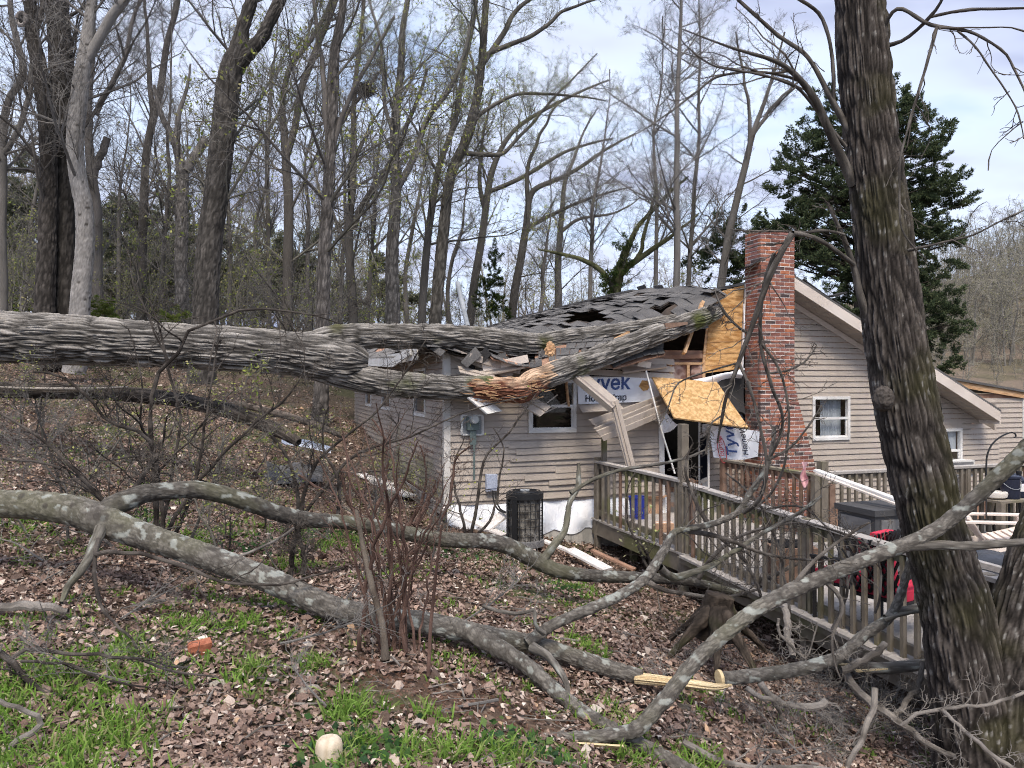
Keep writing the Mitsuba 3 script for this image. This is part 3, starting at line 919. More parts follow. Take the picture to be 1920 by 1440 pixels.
# torn siding lengths
dn = lambda a, b: np.asarray(b) - np.asarray(a)
strip('torn_siding', W(1113, 803, -.75), W(1240, 748, -.20), dn(W(1113, 803, -.75), W(1122, 812, -.72)) * 1.7, 'topmost of the three torn siding strips fanned out right of the window')
strip('torn_siding', W(1103, 787, -.55), W(1236, 742, -.15), dn(W(1103, 787, -.55), W(1117, 802, -.52)) * 1.25, 'middle torn siding strip of the fan beside the window, curling outwards')
strip('torn_siding', W(1117, 808, -.85), W(1243, 757, -.30), dn(W(1117, 808, -.85), W(1130, 825, -.80)) * 1.15, 'lowest torn siding strip of the fan, end pointing at the meter side')
strip('torn_siding', W(1083, 762, -.10), W(1160, 757, -.12), dn(W(1083, 762, -.10), W(1092, 773, -.30)) * 1.0, 'short tan siding piece bent out just below the printed wrap', laps=1)
strip('torn_siding', W(974, 760, -.45), W(1012, 782, -.55), dn(W(974, 760, -.45), W(996, 741, -.40)) * .98, 'tan siding scrap jutting out under the split limb over the window')
strip('torn_siding', W(862, 700, -.30), W(930, 716, -.45), dn(W(862, 700, -.30), W(858, 686, -.2)), 'buckled siding strip just right of the corner board under the limbs')
strip('torn_siding', W(905, 706, -.35), W(985, 690, -.50), dn(W(905, 706, -.35), W(900, 694, -.2)), 'twisted siding strip below the upper limb, rising to the right')
strip('torn_siding', W(1168, 700, -.2), W(1250, 690, -.12), dn(W(1168, 700, -.2), W(1166, 690, -.1)), 'short siding strip still nailed above the printed wrap', laps=1)
strip('torn_siding', W(700, 712, 3.0) * 0 + LS(690, 700, -.15), LS(752, 712, -.12), dn(LS(690, 700, -.15), LS(690, 690, -.1)), 'siding strip sprung loose high on the side wall')
strip('torn_siding', W(875, 746, -.5), W(912, 777, -.55), dn(W(875, 746, -.5), W(909, 740, -.4)) * .9, 'pale bent siding scrap hanging under the limb above the electric meter', 'white_vinyl')
# bent tan rake board hanging from the limb down to the deck
RB = thing('bent_rake_board', 'long tan metal board folded over the wall and hanging to the deck rail', 'board')
put(RB + '__upper_leg', beam(W(1083, 704, -.62), W(1152, 762, -.92), .10, .24, up=nrm(W(1090, 690, -.5) - W(1083, 704, -.62))), 'vinyl_tan')
put(RB + '__upper_leg__rib', beam(W(1083, 704, -.70), W(1152, 762, -1.00), .02, .03), 'soffit_tan')
put(RB + '__lower_leg', beam(W(1151, 752, -.92), W(1186, 888, -1.10), .14, .05, up=(0, 1, 0)), 'vinyl_tan')
put(RB + '__lower_leg__rib', cat([beam(W(1147 + k, 752, -.96), W(1182 + k, 888, -1.14), .012, .02, up=(0, 1, 0)) for k in (0, 6)]), 'soffit_tan')
# broken slabs of shingled roof
def roofbit(key, c, rows, label, nu=6, sag=0.0):
    """c: four corners (lower left, lower right, upper right, upper left)"""
    c = np.asarray(c, float)
    n = nrm(np.cross(c[1] - c[0], c[3] - c[0])); n = n if n[1] < 0 else -n
    B = lambda a, b: (c[0] * (1 - a) + c[1] * a) * (1 - b) + (c[3] * (1 - a) + c[2] * a) * b - np.array([0, 0, sag]) * math.sin(math.pi * a) - n * 0
    k = thing(key, label, 'roof piece')
    put(k + '__deck', slab([q - n * .02 for q in (B(0, 0), B(1, 0), B(1, 1), B(0, 1))], .016), 'old_lumber')
    r = np.random.default_rng(len(label))
    for j in range(rows):
        for i in range(-1, nu + 1):
            a0 = max(0, (i + (.5 if j % 2 else 0)) / nu); a1 = min(1, (i + 1 + (.5 if j % 2 else 0)) / nu)
            if a1 - a0 < .02 or r.random() < .06:
                continue
            lo, hi = j / rows - .02, min(1, (j + 1.25) / rows)
            l0 = .012 + .014 * r.random()
            put(k + '__shingle', slab([B(a0 + .004, lo) + n * l0, B(a1 - .006, lo) + n * (l0 + .01 * r.random()), B(a1 - .006, hi) + n * .004, B(a0 + .004, hi) + n * .004], .010), 'asphalt_shingle')
    return k


roofbit('roof_fragment', [W(1042, 680, -.55), W(1128, 674, -.45), W(1166, 628, .1), W(1042, 634, .0)], 4, 'slab of grey shingled roof standing tilted between the two limbs', 6)
roofbit('roof_fragment', [W(1003, 690, -.5), W(1042, 682, -.5), W(1040, 650, -.2), W(1003, 662, -.25)], 2, 'small shingled roof slab left of the splintered beam', 3)
roofbit('roof_fragment', [W(925, 672, -.5), W(1005, 690, -.52), W(1012, 668, -.1), W(905, 654, -.1)], 2, 'drooping shingled eave piece below the upper limb', 6, .05)
roofbit('roof_fragment', [W(1150, 690, -.55), W(1247, 664, -.5), W(1236, 640, -.15), W(1130, 668, -.2)], 2, 'row of shingles hanging under the lower limb above the printed wrap', 7, -.05)
roofbit('roof_fragment', [LS(668, 672, -.45), LS(742, 672, -.42), LS(775, 648, .1), LS(690, 655, .1)], 2, 'raised shingled eave corner left of the white corner board', 5, .0)
one('eave_board', cat([beam(LS(668, 678, -.47), LS(738, 680, -.47), .03, .16), beam(LS(738, 680, -.47), LS(770, 657, -.40), .03, .14)]), 'white_vinyl', 'white eave board under the raised roof corner at the far side wall', 'board')
for (a, b, w, h, m, lab) in [
    (W(905, 690, -.25), W(990, 672, -.45), .05, .12, 'beige_metal', 'buckled tan eave metal under the upper limb'),
    (W(848, 660, -.10), W(960, 705, -.30), .05, .13, 'soffit_tan', 'dark tan board slipping down behind the limbs beside the corner'),
    (W(880, 668, -.30), W(975, 696, -.35), .05, .10, 'soffit_tan', 'second slipped board below the upper limb'),
]:
    one('loose_board', beam(a, b, w, h), m, lab, 'board')
put('house__framing__stud', beam(W(885, 700, -.02), W(885, 655, -.02), .05, .09, up=(1, 0, 0)), 'shingle_dark')
one('loose_timber', beam(W(1282, 663, -.28), W(1317, 566, -.10), .05, .115, up=(0, 1, 0)), 'fresh_lumber', 'straight brown timber leaning out of the hole beside the upright panel', 'timber')
one('loose_timber', beam(W(1131, 650, -.05), W(1178, 622, .05), .07, .05), 'fresh_lumber', 'snapped timber poking out between the two limbs on the roof', 'timber')
one('loose_timber', beam(W(1224, 662, .5), W(1240, 640, .6), .04, .06), 'fresh_lumber', 'short broken batten inside the dark roof hole', 'timber')
# a snapped rafter end, splintered
m = trimesh.creation.icosphere(3)
v = np.asarray(m.vertices) * (1 + .9 * (meshkit.noise(np.asarray(m.vertices) * 5) - .5))[:, None]
one('splintered_beam', (W(1031, 657, -.35) + v * np.array([.075, .05, .12]), np.asarray(m.faces)), 'fresh_lumber', 'splintered orange beam end sticking up beside the tilted roof slab', 'beam')
# vent pipe on the far roof
c = px([(877, 612, 9, 15.5), (858, 530, 9, 16.2)], n=6)
mottled('zinc', (.22, .24, .26), (.32, .34, .36), (3, 3, 3), .45, .5)
one('vent_pipe', tubes(c[None, :, :3], c[None, :, 3], 10, True), 'zinc', 'grey metal vent pipe leaning up behind the fallen trunk', 'pipe')

# hanging wrap sheet with the print running down it
HS = thing('house_wrap_sheet', 'white house wrap sheet hanging below the plywood with sideways blue lettering', 'wrap sheet')
c00, c10, c01, c11 = W(1327, 797, -.62), W(1424, 808, -.70), W(1337, 857, -.55), W(1422, 856, -.62)
g = []
for i in range(9):
    a = i / 8
    g.append([(c00 * (1 - a) + c10 * a) * (1 - b) + (c01 * (1 - a) + c11 * a) * b + np.array([0, -.03 * math.sin(a * 9 + b * 2), -.05 * math.sin(a * math.pi) * b]) for b in np.linspace(0, 1, 6)])
put(HS + '__sheet', curved(g, 20), 'wrap_white', True)
dwn, rt = nrm(c01 - c00), nrm(c10 - c00)
upv = rt
tx = -dwn
off = -nrm(np.cross(c10 - c00, c01 - c00)); off = off if off[1] < 0 else -off
def sideways(s, h, a, b, mat_, bold=True):
    """lettering that reads up the sheet, its tops to the left"""
    org = (c00 * (1 - a) + c10 * a) * (1 - b) + (c01 * (1 - a) + c11 * a) * b + off * .05
    text(s, h, org, tx, -rt, HS + '__lettering', mat_, bold)


sideways('Tyvek', .19, .50, .97, 'print_blue')
sideways('HomeWrap', .10, .74, .93, 'print_dark')
sideways('DUPONT', .065, .215, .95, 'print_red')
th = np.linspace(0, 2 * np.pi, 40)
orgc = (c00 * .82 + c10 * .18) * .25 + (c01 * .82 + c11 * .18) * .75 + off * .055
ring = np.array([orgc + tx * (.23 * math.cos(t)) + rt * (.075 * math.sin(t)) for t in th])
put(HS + '__oval', tubes(ring[None], np.full((1, 40), .007), 5), 'print_red')

# electric meter on its panel
solid('meter_green', (.115, .15, .145), .5, .4)
solid('meter_glass', (.45, .47, .47), .15, .6)
solid('box_blue', (.36, .40, .50), .45, .4)
solid('rubber_black', (.012, .012, .013), .6, .3)
MT = thing('electric_meter', 'grey green electric meter on a white framed panel by the corner', 'electric meter')
put(MT + '__panel', slab([W(867, 815, -.03), W(905, 815, -.03), W(905, 780, -.03), W(867, 780, -.03)], .03), 'zinc')
put(MT + '__frame', cat([beam(W(866, 815, -.05), W(866, 779, -.05), .025, .04, up=(1, 0, 0)), beam(W(905, 815, -.05), W(905, 779, -.05), .025, .04, up=(1, 0, 0)), beam(W(866, 815, -.05), W(905, 815, -.05), .04, .025), beam(W(866, 779, -.05), W(905, 779, -.05), .04, .025)]), 'white_vinyl')
put(MT + '__box', slab([W(876, 806, -.11), W(897, 806, -.11), W(897, 781, -.11), W(876, 781, -.11)], .12), 'meter_green')
cc = W(889, 786, -.2)
put(MT + '__dial', trimesh.creation.cylinder(.062, segment=[cc, cc + E2 * .08 * -1], sections=28), 'meter_glass', 30)
put(MT + '__dial_ring', trimesh.creation.cylinder(.075, segment=[cc + E2 * .03, cc - E2 * .02], sections=28), 'zinc', 30)
put(MT + '__lower_box', hexa([W(u, v, d) for u in (881, 893) for d in (-.06, -.14) for v in (834 - 0, 806)]), 'meter_green')
c = px([(889, 834, 4, 11.95), (889, 900, 4, 11.97)], n=5)
put(MT + '__conduit', tubes(c[None, :, :3], c[None, :, 3], 8), 'meter_green')
DB_ = thing('disconnect_box', 'pale blue grey metal switch box low on the front wall', 'switch box')
put(DB_ + '__case', slab([W(911, 921, -.06), W(931, 919, -.06), W(931, 889, -.06), W(911, 889, -.06)], .10), 'box_blue')
put(DB_ + '__lid', slab([W(912, 917, -.118), W(930.5, 915, -.118), W(930.5, 890, -.118), W(912, 890, -.118)], .012), 'box_blue')
for k in (0, 5):
    c = px([(924 + k, 920, 3.4, 11.97), (926 + k, 940, 3.4, 11.9), (936 + k, 957, 3.4, 11.7), (952, 962, 3.4, 11.4)], n=12)
    put(DB_ + '__cable', tubes(c[None, :, :3], c[None, :, 3], 6), 'rubber_black')

# skirt: white sheeting over the foundation, grey below its torn edge
mottled('white_sheeting', (.66, .70, .78), (.82, .84, .88), (5, 5, 3), .4, .4)
mottled('grey_block', (.20, .19, .18), (.30, .285, .27), (6, 6, 6), .9, .1)
put('house__foundation', hbox(.06, s_ch0, .05, .25, -3.1, z_sill - .05), 'grey_block')
put('house__foundation', hbox(s_ch1 - .3, s_end, .06, .25, -3.4, -2.7), 'grey_block')
put('house__foundation', hbox(.06, .25, .26, LEN, -3.0, z_sill - .05), 'grey_block')
nS = 40
cols = []
for i in range(nS + 1):
    s = .02 + (s_door0 + .1) * i / nS
    sc = abs(math.sin(i * .52)) * .10
    cols.append([H(s, .03 - .02 * math.sin(i * 1.3), z_sill - .02 - .06 * (i / nS)), H(s, -.06 - .05 * math.sin(i * .9), z_sill - .30), H(s, -.10 - .04 * math.sin(i * .7), z_sill - .50 - sc)])
put('house__foundation__sheeting', curved(cols, 50), 'white_sheeting', True)
cols = [[c[2] + E2 * .03 + np.array([0, 0, .05]), c[2] + E2 * -.02 + np.array([0, 0, -.30])] for c in cols]
mottled('grey_sheeting', (.24, .235, .22), (.38, .365, .34), (16, 16, 2), .8, .15)
put('house__foundation__lower_sheeting', curved(cols, 40), 'grey_sheeting', True)
SK = put('house__foundation__side_board', cat([hexa([H(o, d, z_sill - .06 - dz_ + .055 * d * 0) for d in (a, b) for o in (-.03, -.01) for dz_ in (0, .16)]) for a, b in ((.0, 4), (4.01, 8), (8.01, LEN))]), 'grey_block')
# planks and scraps at its foot
mottled('white_scrap', (.60, .57, .55), (.74, .71, .69), (5, 5, 5), .7, .2)


def gp(u, v, lift=0.0, lo=2.5, hi=60):
    """where the line of sight through (u, v) meets the ground"""
    Y = np.geomspace(lo, hi, 700)
    X = (u - 960) / FPX * Y
    z = (720 - v) / FPX * Y
    h = z - gz(X, Y)
    i = np.argmax(h < 0) if (h < 0).any() else len(Y) - 1
    p = np.array([X[i], Y[i], z[i]])
    p[2] += lift
    return p


for (a, b, w, m, lab) in [((832, 952, 11.75), (945, 1004, 11.2), .16, 'white_scrap', 'long white board fallen against the foundation left of the cooling unit'),
                          ((905, 994, 11.3), (948, 962, 11.7), .24, 'white_scrap', 'short white board leaning at the foundation beside the cooling unit'),
                          ((1020, 1014, 11.3), (1090, 1042, 11.0), .10, 'white_scrap', 'thin pale board lying right of the cooling unit'),
                          ((1068, 1030, 11.0), (1140, 1068, 10.5), .20, 'white_scrap', 'wide white plank end lying on leaves before the deck'),
                          ((1110, 1032, 11.1), (1190, 1068, 10.7), .09, 'old_lumber', 'brown timber lying on the ground under the deck edge'),
                          ((700, 903, 14.4), (770, 930, 13.4), .22, 'white_scrap', 'pale cracked slab lying along the side wall'),
                          ((672, 893, 14.8), (735, 910, 14.0), .25, 'white_scrap', 'pale flat slab farther up along the side wall')]:
    pa, pb = P(*a), P(*b)
    for q in (pa, pb):
        q[2] = max(q[2], gz(q[0], q[1]) + .03)
    one('fallen_board', beam(pa, pb, w, .03), m, lab, 'board')

# the round cooling unit
AC = thing('cooling_unit', 'round black caged air conditioner unit standing at the foundation', 'air conditioner')
cb = gp(984, 1014, lo=8); cb[1] += .3
cb = P(984, 1014, 11.25)
R_, Hh = .262, .70
solid('black_metal', (.016, .017, .019), .45, .4)
put(AC + '__base', trimesh.creation.cylinder(R_ + .02, segment=[cb - [0, 0, .06], cb + [0, 0, .03]], sections=40), 'grey_plastic', 30)
put(AC + '__coil', trimesh.creation.cylinder(R_ - .03, segment=[cb, cb + [0, 0, Hh - .04]], sections=40), 'coil_fins' if False else mottled('coil_fins', (.06, .055, .05), (.20, .19, .17), (26, 26, 9), .7, .3), 30)
tt = np.linspace(0, 2 * np.pi, 41)
for k in range(7):
    z0 = Hh * k / 6.3 + .02
    put(AC + '__ring', tubes((cb + np.stack([R_ * np.cos(tt), R_ * np.sin(tt), 0 * tt + z0], -1))[None], np.full((1, 41), .006), 5), 'black_metal')
for k in range(20):
    a = k * np.pi / 10
    p = cb + np.array([R_ * math.cos(a), R_ * math.sin(a), 0])
    put(AC + '__bar', beam(p, p + [0, 0, Hh], .010, .010, up=(1, 0, 0)), 'black_metal')
for a in (3.3, 4.1):
    p = cb + np.array([R_ * math.cos(a), R_ * math.sin(a), 0]) * .97
    put(AC + '__post', beam(p, p + [0, 0, Hh], .09, .03, up=(math.cos(a), math.sin(a), 0)), 'black_metal')
put(AC + '__lid', trimesh.creation.cylinder(R_ + .012, segment=[cb + [0, 0, Hh - .07], cb + [0, 0, Hh + .01]], sections=40), 'black_metal', 30)
put(AC + '__lid__grille', cat([tubes((cb + np.stack([r * np.cos(tt), r * np.sin(tt), 0 * tt + Hh + .03], -1))[None], np.full((1, 41), .006), 5) for r in (.08, .13, .18, .23)]), 'black_metal')
put(AC + '__lid__motor', trimesh.creation.cylinder(.07, segment=[cb + [0, 0, Hh + .01], cb + [0, 0, Hh + .05]], sections=24), 'zinc', 30)
# ---------------------------------------------------------------- deck and ramp
def pt_wood(p, n, uv):
    g = fbm(p.x * 9, p.y * 9, p.z * 9, 3)
    c = mix((.115, .098, .078), (.225, .20, .168), g)
    m = fbm(p.x * 2.1, p.y * 2.1, p.z * 2.1, 3)
    return mix(c, (.115, .12, .045), smoothstep(.48, .72, m) * .7)


mat('weathered_wood', base_color=proc(pt_wood), roughness=.9, specular=.12)


def top_wood(p, n, uv):
    g = fbm(p.x * 7, p.y * 7, p.z * 7, 3)
    return mix((.23, .21, .195), (.38, .36, .34), g) * (.85 + .3 * noise(p.x * 40, p.y * 40, p.z * 40))


mat('bleached_wood', base_color=proc(top_wood), roughness=.85, specular=.15)
mottled('reddish_wood', (.15, .098, .073), (.23, .155, .118), (8, 8, 8), .9, .12)
DK = thing('wooden_deck', 'weathered wooden deck and ramp with picket railings before the house', 'deck')
FZ = -2.2
S0, S1, D1 = 2.5, 4.72, -2.88
DEND = -7.6
fz = lambda d: FZ - max(0, -(d - D1)) * .042


def dbox(s0, s1, d0, d1, z0, z1):
    return hbox(s0, s1, d0, d1, z0, z1)


# platform boards run along the front
d = -.1
while d > D1 - .12:
    put(DK + '__platform__plank', dbox(S0 - .06, S1 + .1, d - .136, d, FZ - .03 + .003 * rng.normal(), FZ), 'bleached_wood'); d -= .142
put(DK + '__platform__side_joist', dbox(S0 - .04, S0, D1, -.1, FZ - .26, FZ - .034), 'weathered_wood')
put(DK + '__platform__front_joist', dbox(S0 - .04, S1, D1 - .04, D1, FZ - .26, FZ - .034), 'weathered_wood')
for s in (S0 + .5, S0 + 1.1, S0 + 1.7):
    put(DK + '__platform__joist', dbox(s - .02, s + .02, D1 + .01, -.1, FZ - .24, FZ - .034), 'weathered_wood')
# lower run and the wide deck: boards along the front too, dropping towards the far end
d = D1 - .13
while d > DEND:
    z = fz(d)
    put(DK + '__ramp__plank', hexa([H(s, dd, fz(dd) + dz_) for s in (S0 - .14, S0 + 1.45) for dd in (d - .136, d) for dz_ in (-.03, 0)]), 'bleached_wood')
    d -= .142
put(DK + '__ramp__side_joist', hexa([H(s, dd, fz(dd) + dz_) for s in (S0 - .05, S0 - .01) for dd in (DEND, D1 - .05) for dz_ in (-.26, -.034)]), 'weathered_wood')
put(DK + '__ramp__side_joist', hexa([H(s, dd, fz(dd) + dz_) for s in (S0 - .12, S0 - .055) for dd in (DEND, D1 - .05) for dz_ in (-.10, -.034)]), 'weathered_wood')
s = S0 + 1.47
while s < 9.6:
    put(DK + '__floor__plank', hexa([H(ss, dd, fz(dd) - .02 + dz_) for ss in (s, s + .134) for dd in (DEND, D1 - .1) for dz_ in (-.03, 0)]), 'bleached_wood')
    s += .141
put(DK + '__floor__joist', dbox(S0 + 1.4, 9.6, DEND, DEND + .04, FZ - .45, FZ - .26), 'weathered_wood')
# posts
RH = .93


def post(s, d, z0, z1, w=.09, m='weathered_wood', sub='post'):
    return put(DK + '__' + sub, hbox(s - w / 2, s + w / 2, d - w / 2, d + w / 2, z0, z1), m)


zt_post = F(1280, 795, D1)[1]
post(S0, D1, -3.4, zt_post, .105, sub='corner_post')
post(S0 + .11, D1 + .02, FZ, FZ + .95, .09, 'reddish_wood')
post(S0, -.22, -3.2, FZ + 1.0)
post(S0 + .06, -.34, FZ - .1, F(1150, 800, -.3)[1], .07, 'weathered_wood')
post(S0 + .02, D1 - 2.35, -3.7, fz(D1 - 2.35) + RH)
post(S0 + .02, D1 - 4.4, -3.9, fz(D1 - 4.4) + RH)
post(S1, D1, -3.4, FZ + 1.12, .11, sub='gate_post')
post(S1 - .12, D1 + .0, FZ, FZ + .93)
post(S1 + .12, D1 - .02, FZ, FZ + .80, .09, 'reddish_wood')
post(S1 - .05, -.55, FZ, FZ + .95, .09, 'reddish_wood')
for dd in (-.9, -2.0):
    post(S0 + .3, dd, -3.4, FZ - .25, .09)


def railing(name, a, b, za, zb, n, m='weathered_wood', cap='bleached_wood', h=RH, capw=.13, low=True, lo=.02, skip=(), out=1):
    """a (s, d) to b: cap, rails and pickets, each its own piece"""
    pa, pb = np.array(a, float), np.array(b, float)
    at = lambda t, z: H(*(pa + (pb - pa) * t), za + (zb - za) * t + z)
    put(name + '__cap', beam(at(0, h), at(1, h), capw, .035), cap)
    put(name + '__top_rail', beam(at(0, h - .065), at(1, h - .065), .04, .085), m)
    if low:
        put(name + '__bottom_rail', beam(at(0, lo + .08), at(1, lo + .08), .04, .085), m)
    dirv = nrm(H(*pb, 0) - H(*pa, 0)); nv = np.cross(dirv, [0, 0, 1]) * .04 * out
    for i in range(n):
        t = (i + .5) / n
        j = rng.normal() * .004
        put(name + '__picket', beam(at(t, lo - .04 + .01 * rng.normal()) + nv, at(t + j * .5, h - .035) + nv, .038, .04, up=dirv), m if rng.random() < .85 else 'reddish_wood')


R1 = DK + '__side_railing'
railing(R1, (S0, -.2), (S0, D1), FZ, FZ, 13)
railing(DK + '__ramp_railing', (S0 + .02, D1 - .05), (S0 + .02, DEND), fz(D1) - .03, fz(DEND) - .02, 32)
railing(DK + '__inner_railing', (S1, -.5), (S1, D1), FZ - .02, FZ - .02, 15, m='reddish_wood', cap='weathered_wood')
railing(DK + '__back_railing', (S1 + .1, D1), (9.9, D1 - .1), FZ + .0, FZ + .02, 40, m='weathered_wood', h=.95)
post(9.85, D1, -3.6, FZ + .95); post(7.3, D1 - .05, -3.6, FZ + .95)
for s in (5.2, 6.6, 8.2, 9.5):
    post(s, DEND + .1, -4.5, FZ - .25, .10)
# white trim fallen across the back rail
one('fallen_trim', beam(P(1530, 882, 10.1), P(1762, 966, 8.6), .10, .03), 'white_vinyl', 'long white trim board fallen slantwise over the back deck rail', 'trim')
one('fallen_trim', beam(P(1530, 888, 10.05), P(1740, 968, 8.55), .05, .02), 'beige_metal', 'beige edge strip lying just below the fallen white trim', 'trim')

# things on the deck
def on(u, v):
    """point on the deck floor"""
    Y = 720 and FZ * -FPX / (v - 720)
    for _ in range(20):
        p = P(u, v, Y); dd = (p - A0) @ E2
        Y = -(fz(dd) if dd < D1 else FZ) * FPX / (v - 720)
    return P(u, v, Y)


solid('bucket_blue', (.02, .035, .26), .45, .4)
solid('cardboard', (.42, .27, .18), .9, .1)
b = on(1196, 972)
BK = thing('bucket', 'deep blue plastic bucket behind the side railing pickets', 'bucket')
prof = np.array([[0, 0], [.12, 0], [.15, .34], [.158, .34], [.158, .36], [.14, .36], [.11, .03], [0, .03]])
put(BK + '__body', (np.asarray((m := trimesh.creation.revolve(prof, sections=28)).vertices) + b, np.asarray(m.faces)), 'bucket_blue', 35)
put(BK + '__handle', tubes((b + np.stack([.155 * np.cos(np.linspace(0, np.pi, 14)), -.1 * np.sin(np.linspace(0, np.pi, 14)), .32 - .08 * np.sin(np.linspace(0, np.pi, 14))], -1))[None], np.full((1, 14), .004), 5), 'zinc')
b = on(1216, 965) + np.array([.1, .2, 0])
BX = thing('cardboard_box', 'brown open cardboard box behind the side railing', 'box')
put(BX + '__body', hexa([b + np.array([x, y, z]) for x in (-.12, .14) for y in (-.12, .12) for z in (.005, .26)]), 'cardboard')
put(BX + '__flap', cat([slab([b + [-.12, -.12, .265], b + [.14, -.12, .265], b + [.16, -.22, .31], b + [-.14, -.22, .31]], .006), slab([b + [.14, -.12, .265], b + [.14, .12, .265], b + [.24, .12, .30], b + [.24, -.12, .30]], .006)]), 'cardboard')
b = on(1250, 1000) + np.array([0, .15, 0])
BX = thing('cardboard_box', 'low pinkish box lying beside the tall corner post', 'box')
put(BX + '__body', hexa([b + np.array([x, y, z]) for x in (-.16, .12) for y in (-.1, .12) for z in (.005, .13)]), 'cardboard')
put(BX + '__tape', hexa([b + np.array([x, y, z]) for x in (-.163, .123) for y in (-.02, .04) for z in (.1, .134)]), 'beige_metal')

DBX = thing('deck_box', 'dark grey plastic storage box with raised panels on the deck', 'storage box')
solid('dark_resin', (.055, .056, .06), .55, .35)
c0 = P(1643, 957, 8.9); bz = fz(-4.3) - .02


def dbx(s0, s1, d0, d1, z0, z1):
    return hbox(s0, s1, d0, d1, z0, z1)


sB, dB = (c0 - A0) @ E1, (c0 - A0) @ E2
zB = c0[2]
put(DBX + '__body', dbx(sB - .02, sB + 1.05, dB, dB + .6, bz, zB - .07), 'dark_resin')
put(DBX + '__lid', dbx(sB - .05, sB + 1.08, dB - .03, dB + .63, zB - .07, zB), 'dark_resin')
for a, b in ((.06, .48), (.56, 1.0)):
    put(DBX + '__panel', dbx(sB + a, sB + b, dB - .015, dB - .001, bz + .05, zB - .12), 'grey_plastic')
put(DBX + '__panel', dbx(sB - .035, sB - .021, dB + .06, dB + .54, bz + .05, zB - .12), 'grey_plastic')

# slatted wooden chair
CH = thing('adirondack_chair', 'pale wooden slatted garden chair with fan back on the deck', 'chair')
mottled('pale_chair_wood', (.58, .50, .45), (.72, .64, .58), (5, 5, 12), .7, .2)
cz = fz(-4.8) - .02
q = P(1838, 1010, 10.0); q[2] = cz
fx, fy = nrm(np.array([.96, -.28, 0])), nrm(np.array([.28, .96, 0]))      # facing, to its left
CL = lambda a, b, z: q + fx * a + fy * b + np.array([0, 0, z])
for i in range(7):
    o_ = (i - 3) * .078
    put(CH + '__back_slat', beam(CL(.02, o_ * .8, .28), CL(-.36, o_ * 1.15, .98 - .035 * (i - 3) ** 2 * .5), .068, .018, up=fx), 'pale_chair_wood')
for i in range(6):
    put(CH + '__seat_slat', beam(CL(.10 + i * .085, -.28, .30 + i * .018), CL(.10 + i * .085, .28, .30 + i * .018), .075, .02), 'pale_chair_wood')
for sgn in (-1, 1):
    put(CH + '__arm', beam(CL(-.28, .34 * sgn, .55), CL(.58, .34 * sgn, .57), .13, .022), 'pale_chair_wood')
    put(CH + '__front_leg', beam(CL(.52, .31 * sgn, .0), CL(.52, .31 * sgn, .55), .09, .025, up=fx), 'pale_chair_wood')
    put(CH + '__rear_leg', beam(CL(-.52, .29 * sgn, .04), CL(.58, .29 * sgn, .38), .03, .12), 'pale_chair_wood')
put(CH + '__back_brace', beam(CL(-.22, -.36, .60), CL(-.22, .36, .60), .05, .03), 'pale_chair_wood')

# side table with bowl, canister and bottle
TB = thing('deck_table', 'low weathered wooden stand carrying a bowl and black canisters', 'table')
tz = P(1880, 935, 10.7)[2]
tq = P(1876, 935, 10.8); tq[2] = tz
TL = lambda a, b, z: tq + E1 * a + E2 * b + np.array([0, 0, z])
for i in range(4):
    put(TB + '__top_board', hexa([TL(a, -.28 + i * .145 + b, z) for a in (-.34, .75) for b in (0, .138) for z in (-.03, 0)]), 'weathered_wood')
for a in (-.30, .70):
    for b in (-.25, .25):
        put(TB + '__leg', hexa([TL(a + x, b + y, z) for x in (-.04, .04) for y in (-.04, .04) for z in (cz - tz, -.03)]), 'weathered_wood')
for i in range(7):
    put(TB + '__slat', hexa([TL(-.22 + i * .14 + x, .22 + y, z) for x in (-.03, .03) for y in (-.01, .01) for z in (cz - tz + .1, -.04)]), 'weathered_wood')
solid('cream_glaze', (.62, .58, .52), .35, .4)
solid('navy_black', (.012, .015, .03), .35, .45)


def lathe(prof, c, sec=28):
    m = trimesh.creation.revolve(np.array(prof, float), sections=sec)
    return (np.asarray(m.vertices) + c, np.asarray(m.faces))


c = TL(-.17, -.05, 0)
one('bowl', lathe([[0, .004], [.11, .004], [.15, .03], [.16, .075], [.155, .10], [.12, .105], [.11, .08], [0, .05]], c), 'cream_glaze', 'round cream bowl at the near edge of the wooden stand', 'bowl', smooth=35)
c = TL(.06, -.1, 0)
CN = thing('canister', 'squat black canister with a wire handle beside the cream bowl', 'canister')
put(CN + '__body', lathe([[0, .002], [.115, .002], [.12, .02], [.12, .27], [.11, .28], [0, .28]], c), 'navy_black', 35)
put(CN + '__lid', lathe([[0, .282], [.125, .282], [.125, .31], [.10, .325], [0, .33]], c), 'navy_black', 35)
put(CN + '__handle', tubes((c + np.stack([.13 * np.cos(np.linspace(0, np.pi, 14)), -.13 * np.sin(np.linspace(0, np.pi, 14)), .26 - .12 * np.sin(np.linspace(0, np.pi, 14))], -1))[None], np.full((1, 14), .004), 5), 'zinc')
c = TL(.27, -.06, 0)
BO = thing('bottle', 'black bottle with a white label at the right end of the stand', 'bottle')
put(BO + '__body', lathe([[0, .002], [.075, .002], [.08, .02], [.08, .24], [.03, .30], [.03, .33], [0, .33]], c), 'navy_black', 35)
put(BO + '__cap', lathe([[0, .331], [.036, .331], [.036, .37], [0, .37]], c), 'rubber_black', 35)
put(BO + '__label', lathe([[.081, .09], [.0815, .09], [.0815, .20], [.081, .20]], c), 'white_vinyl', 35)
KT = thing('kettle_barbecue', 'dark round lidded barbecue behind the canister', 'barbecue')
c = P(1890, 905, 11.0)
put(KT + '__bowl', lathe([[0, -.2], [.13, -.15], [.22, -.05], [.23, .0], [0, .0]], c), 'navy_black', 35)
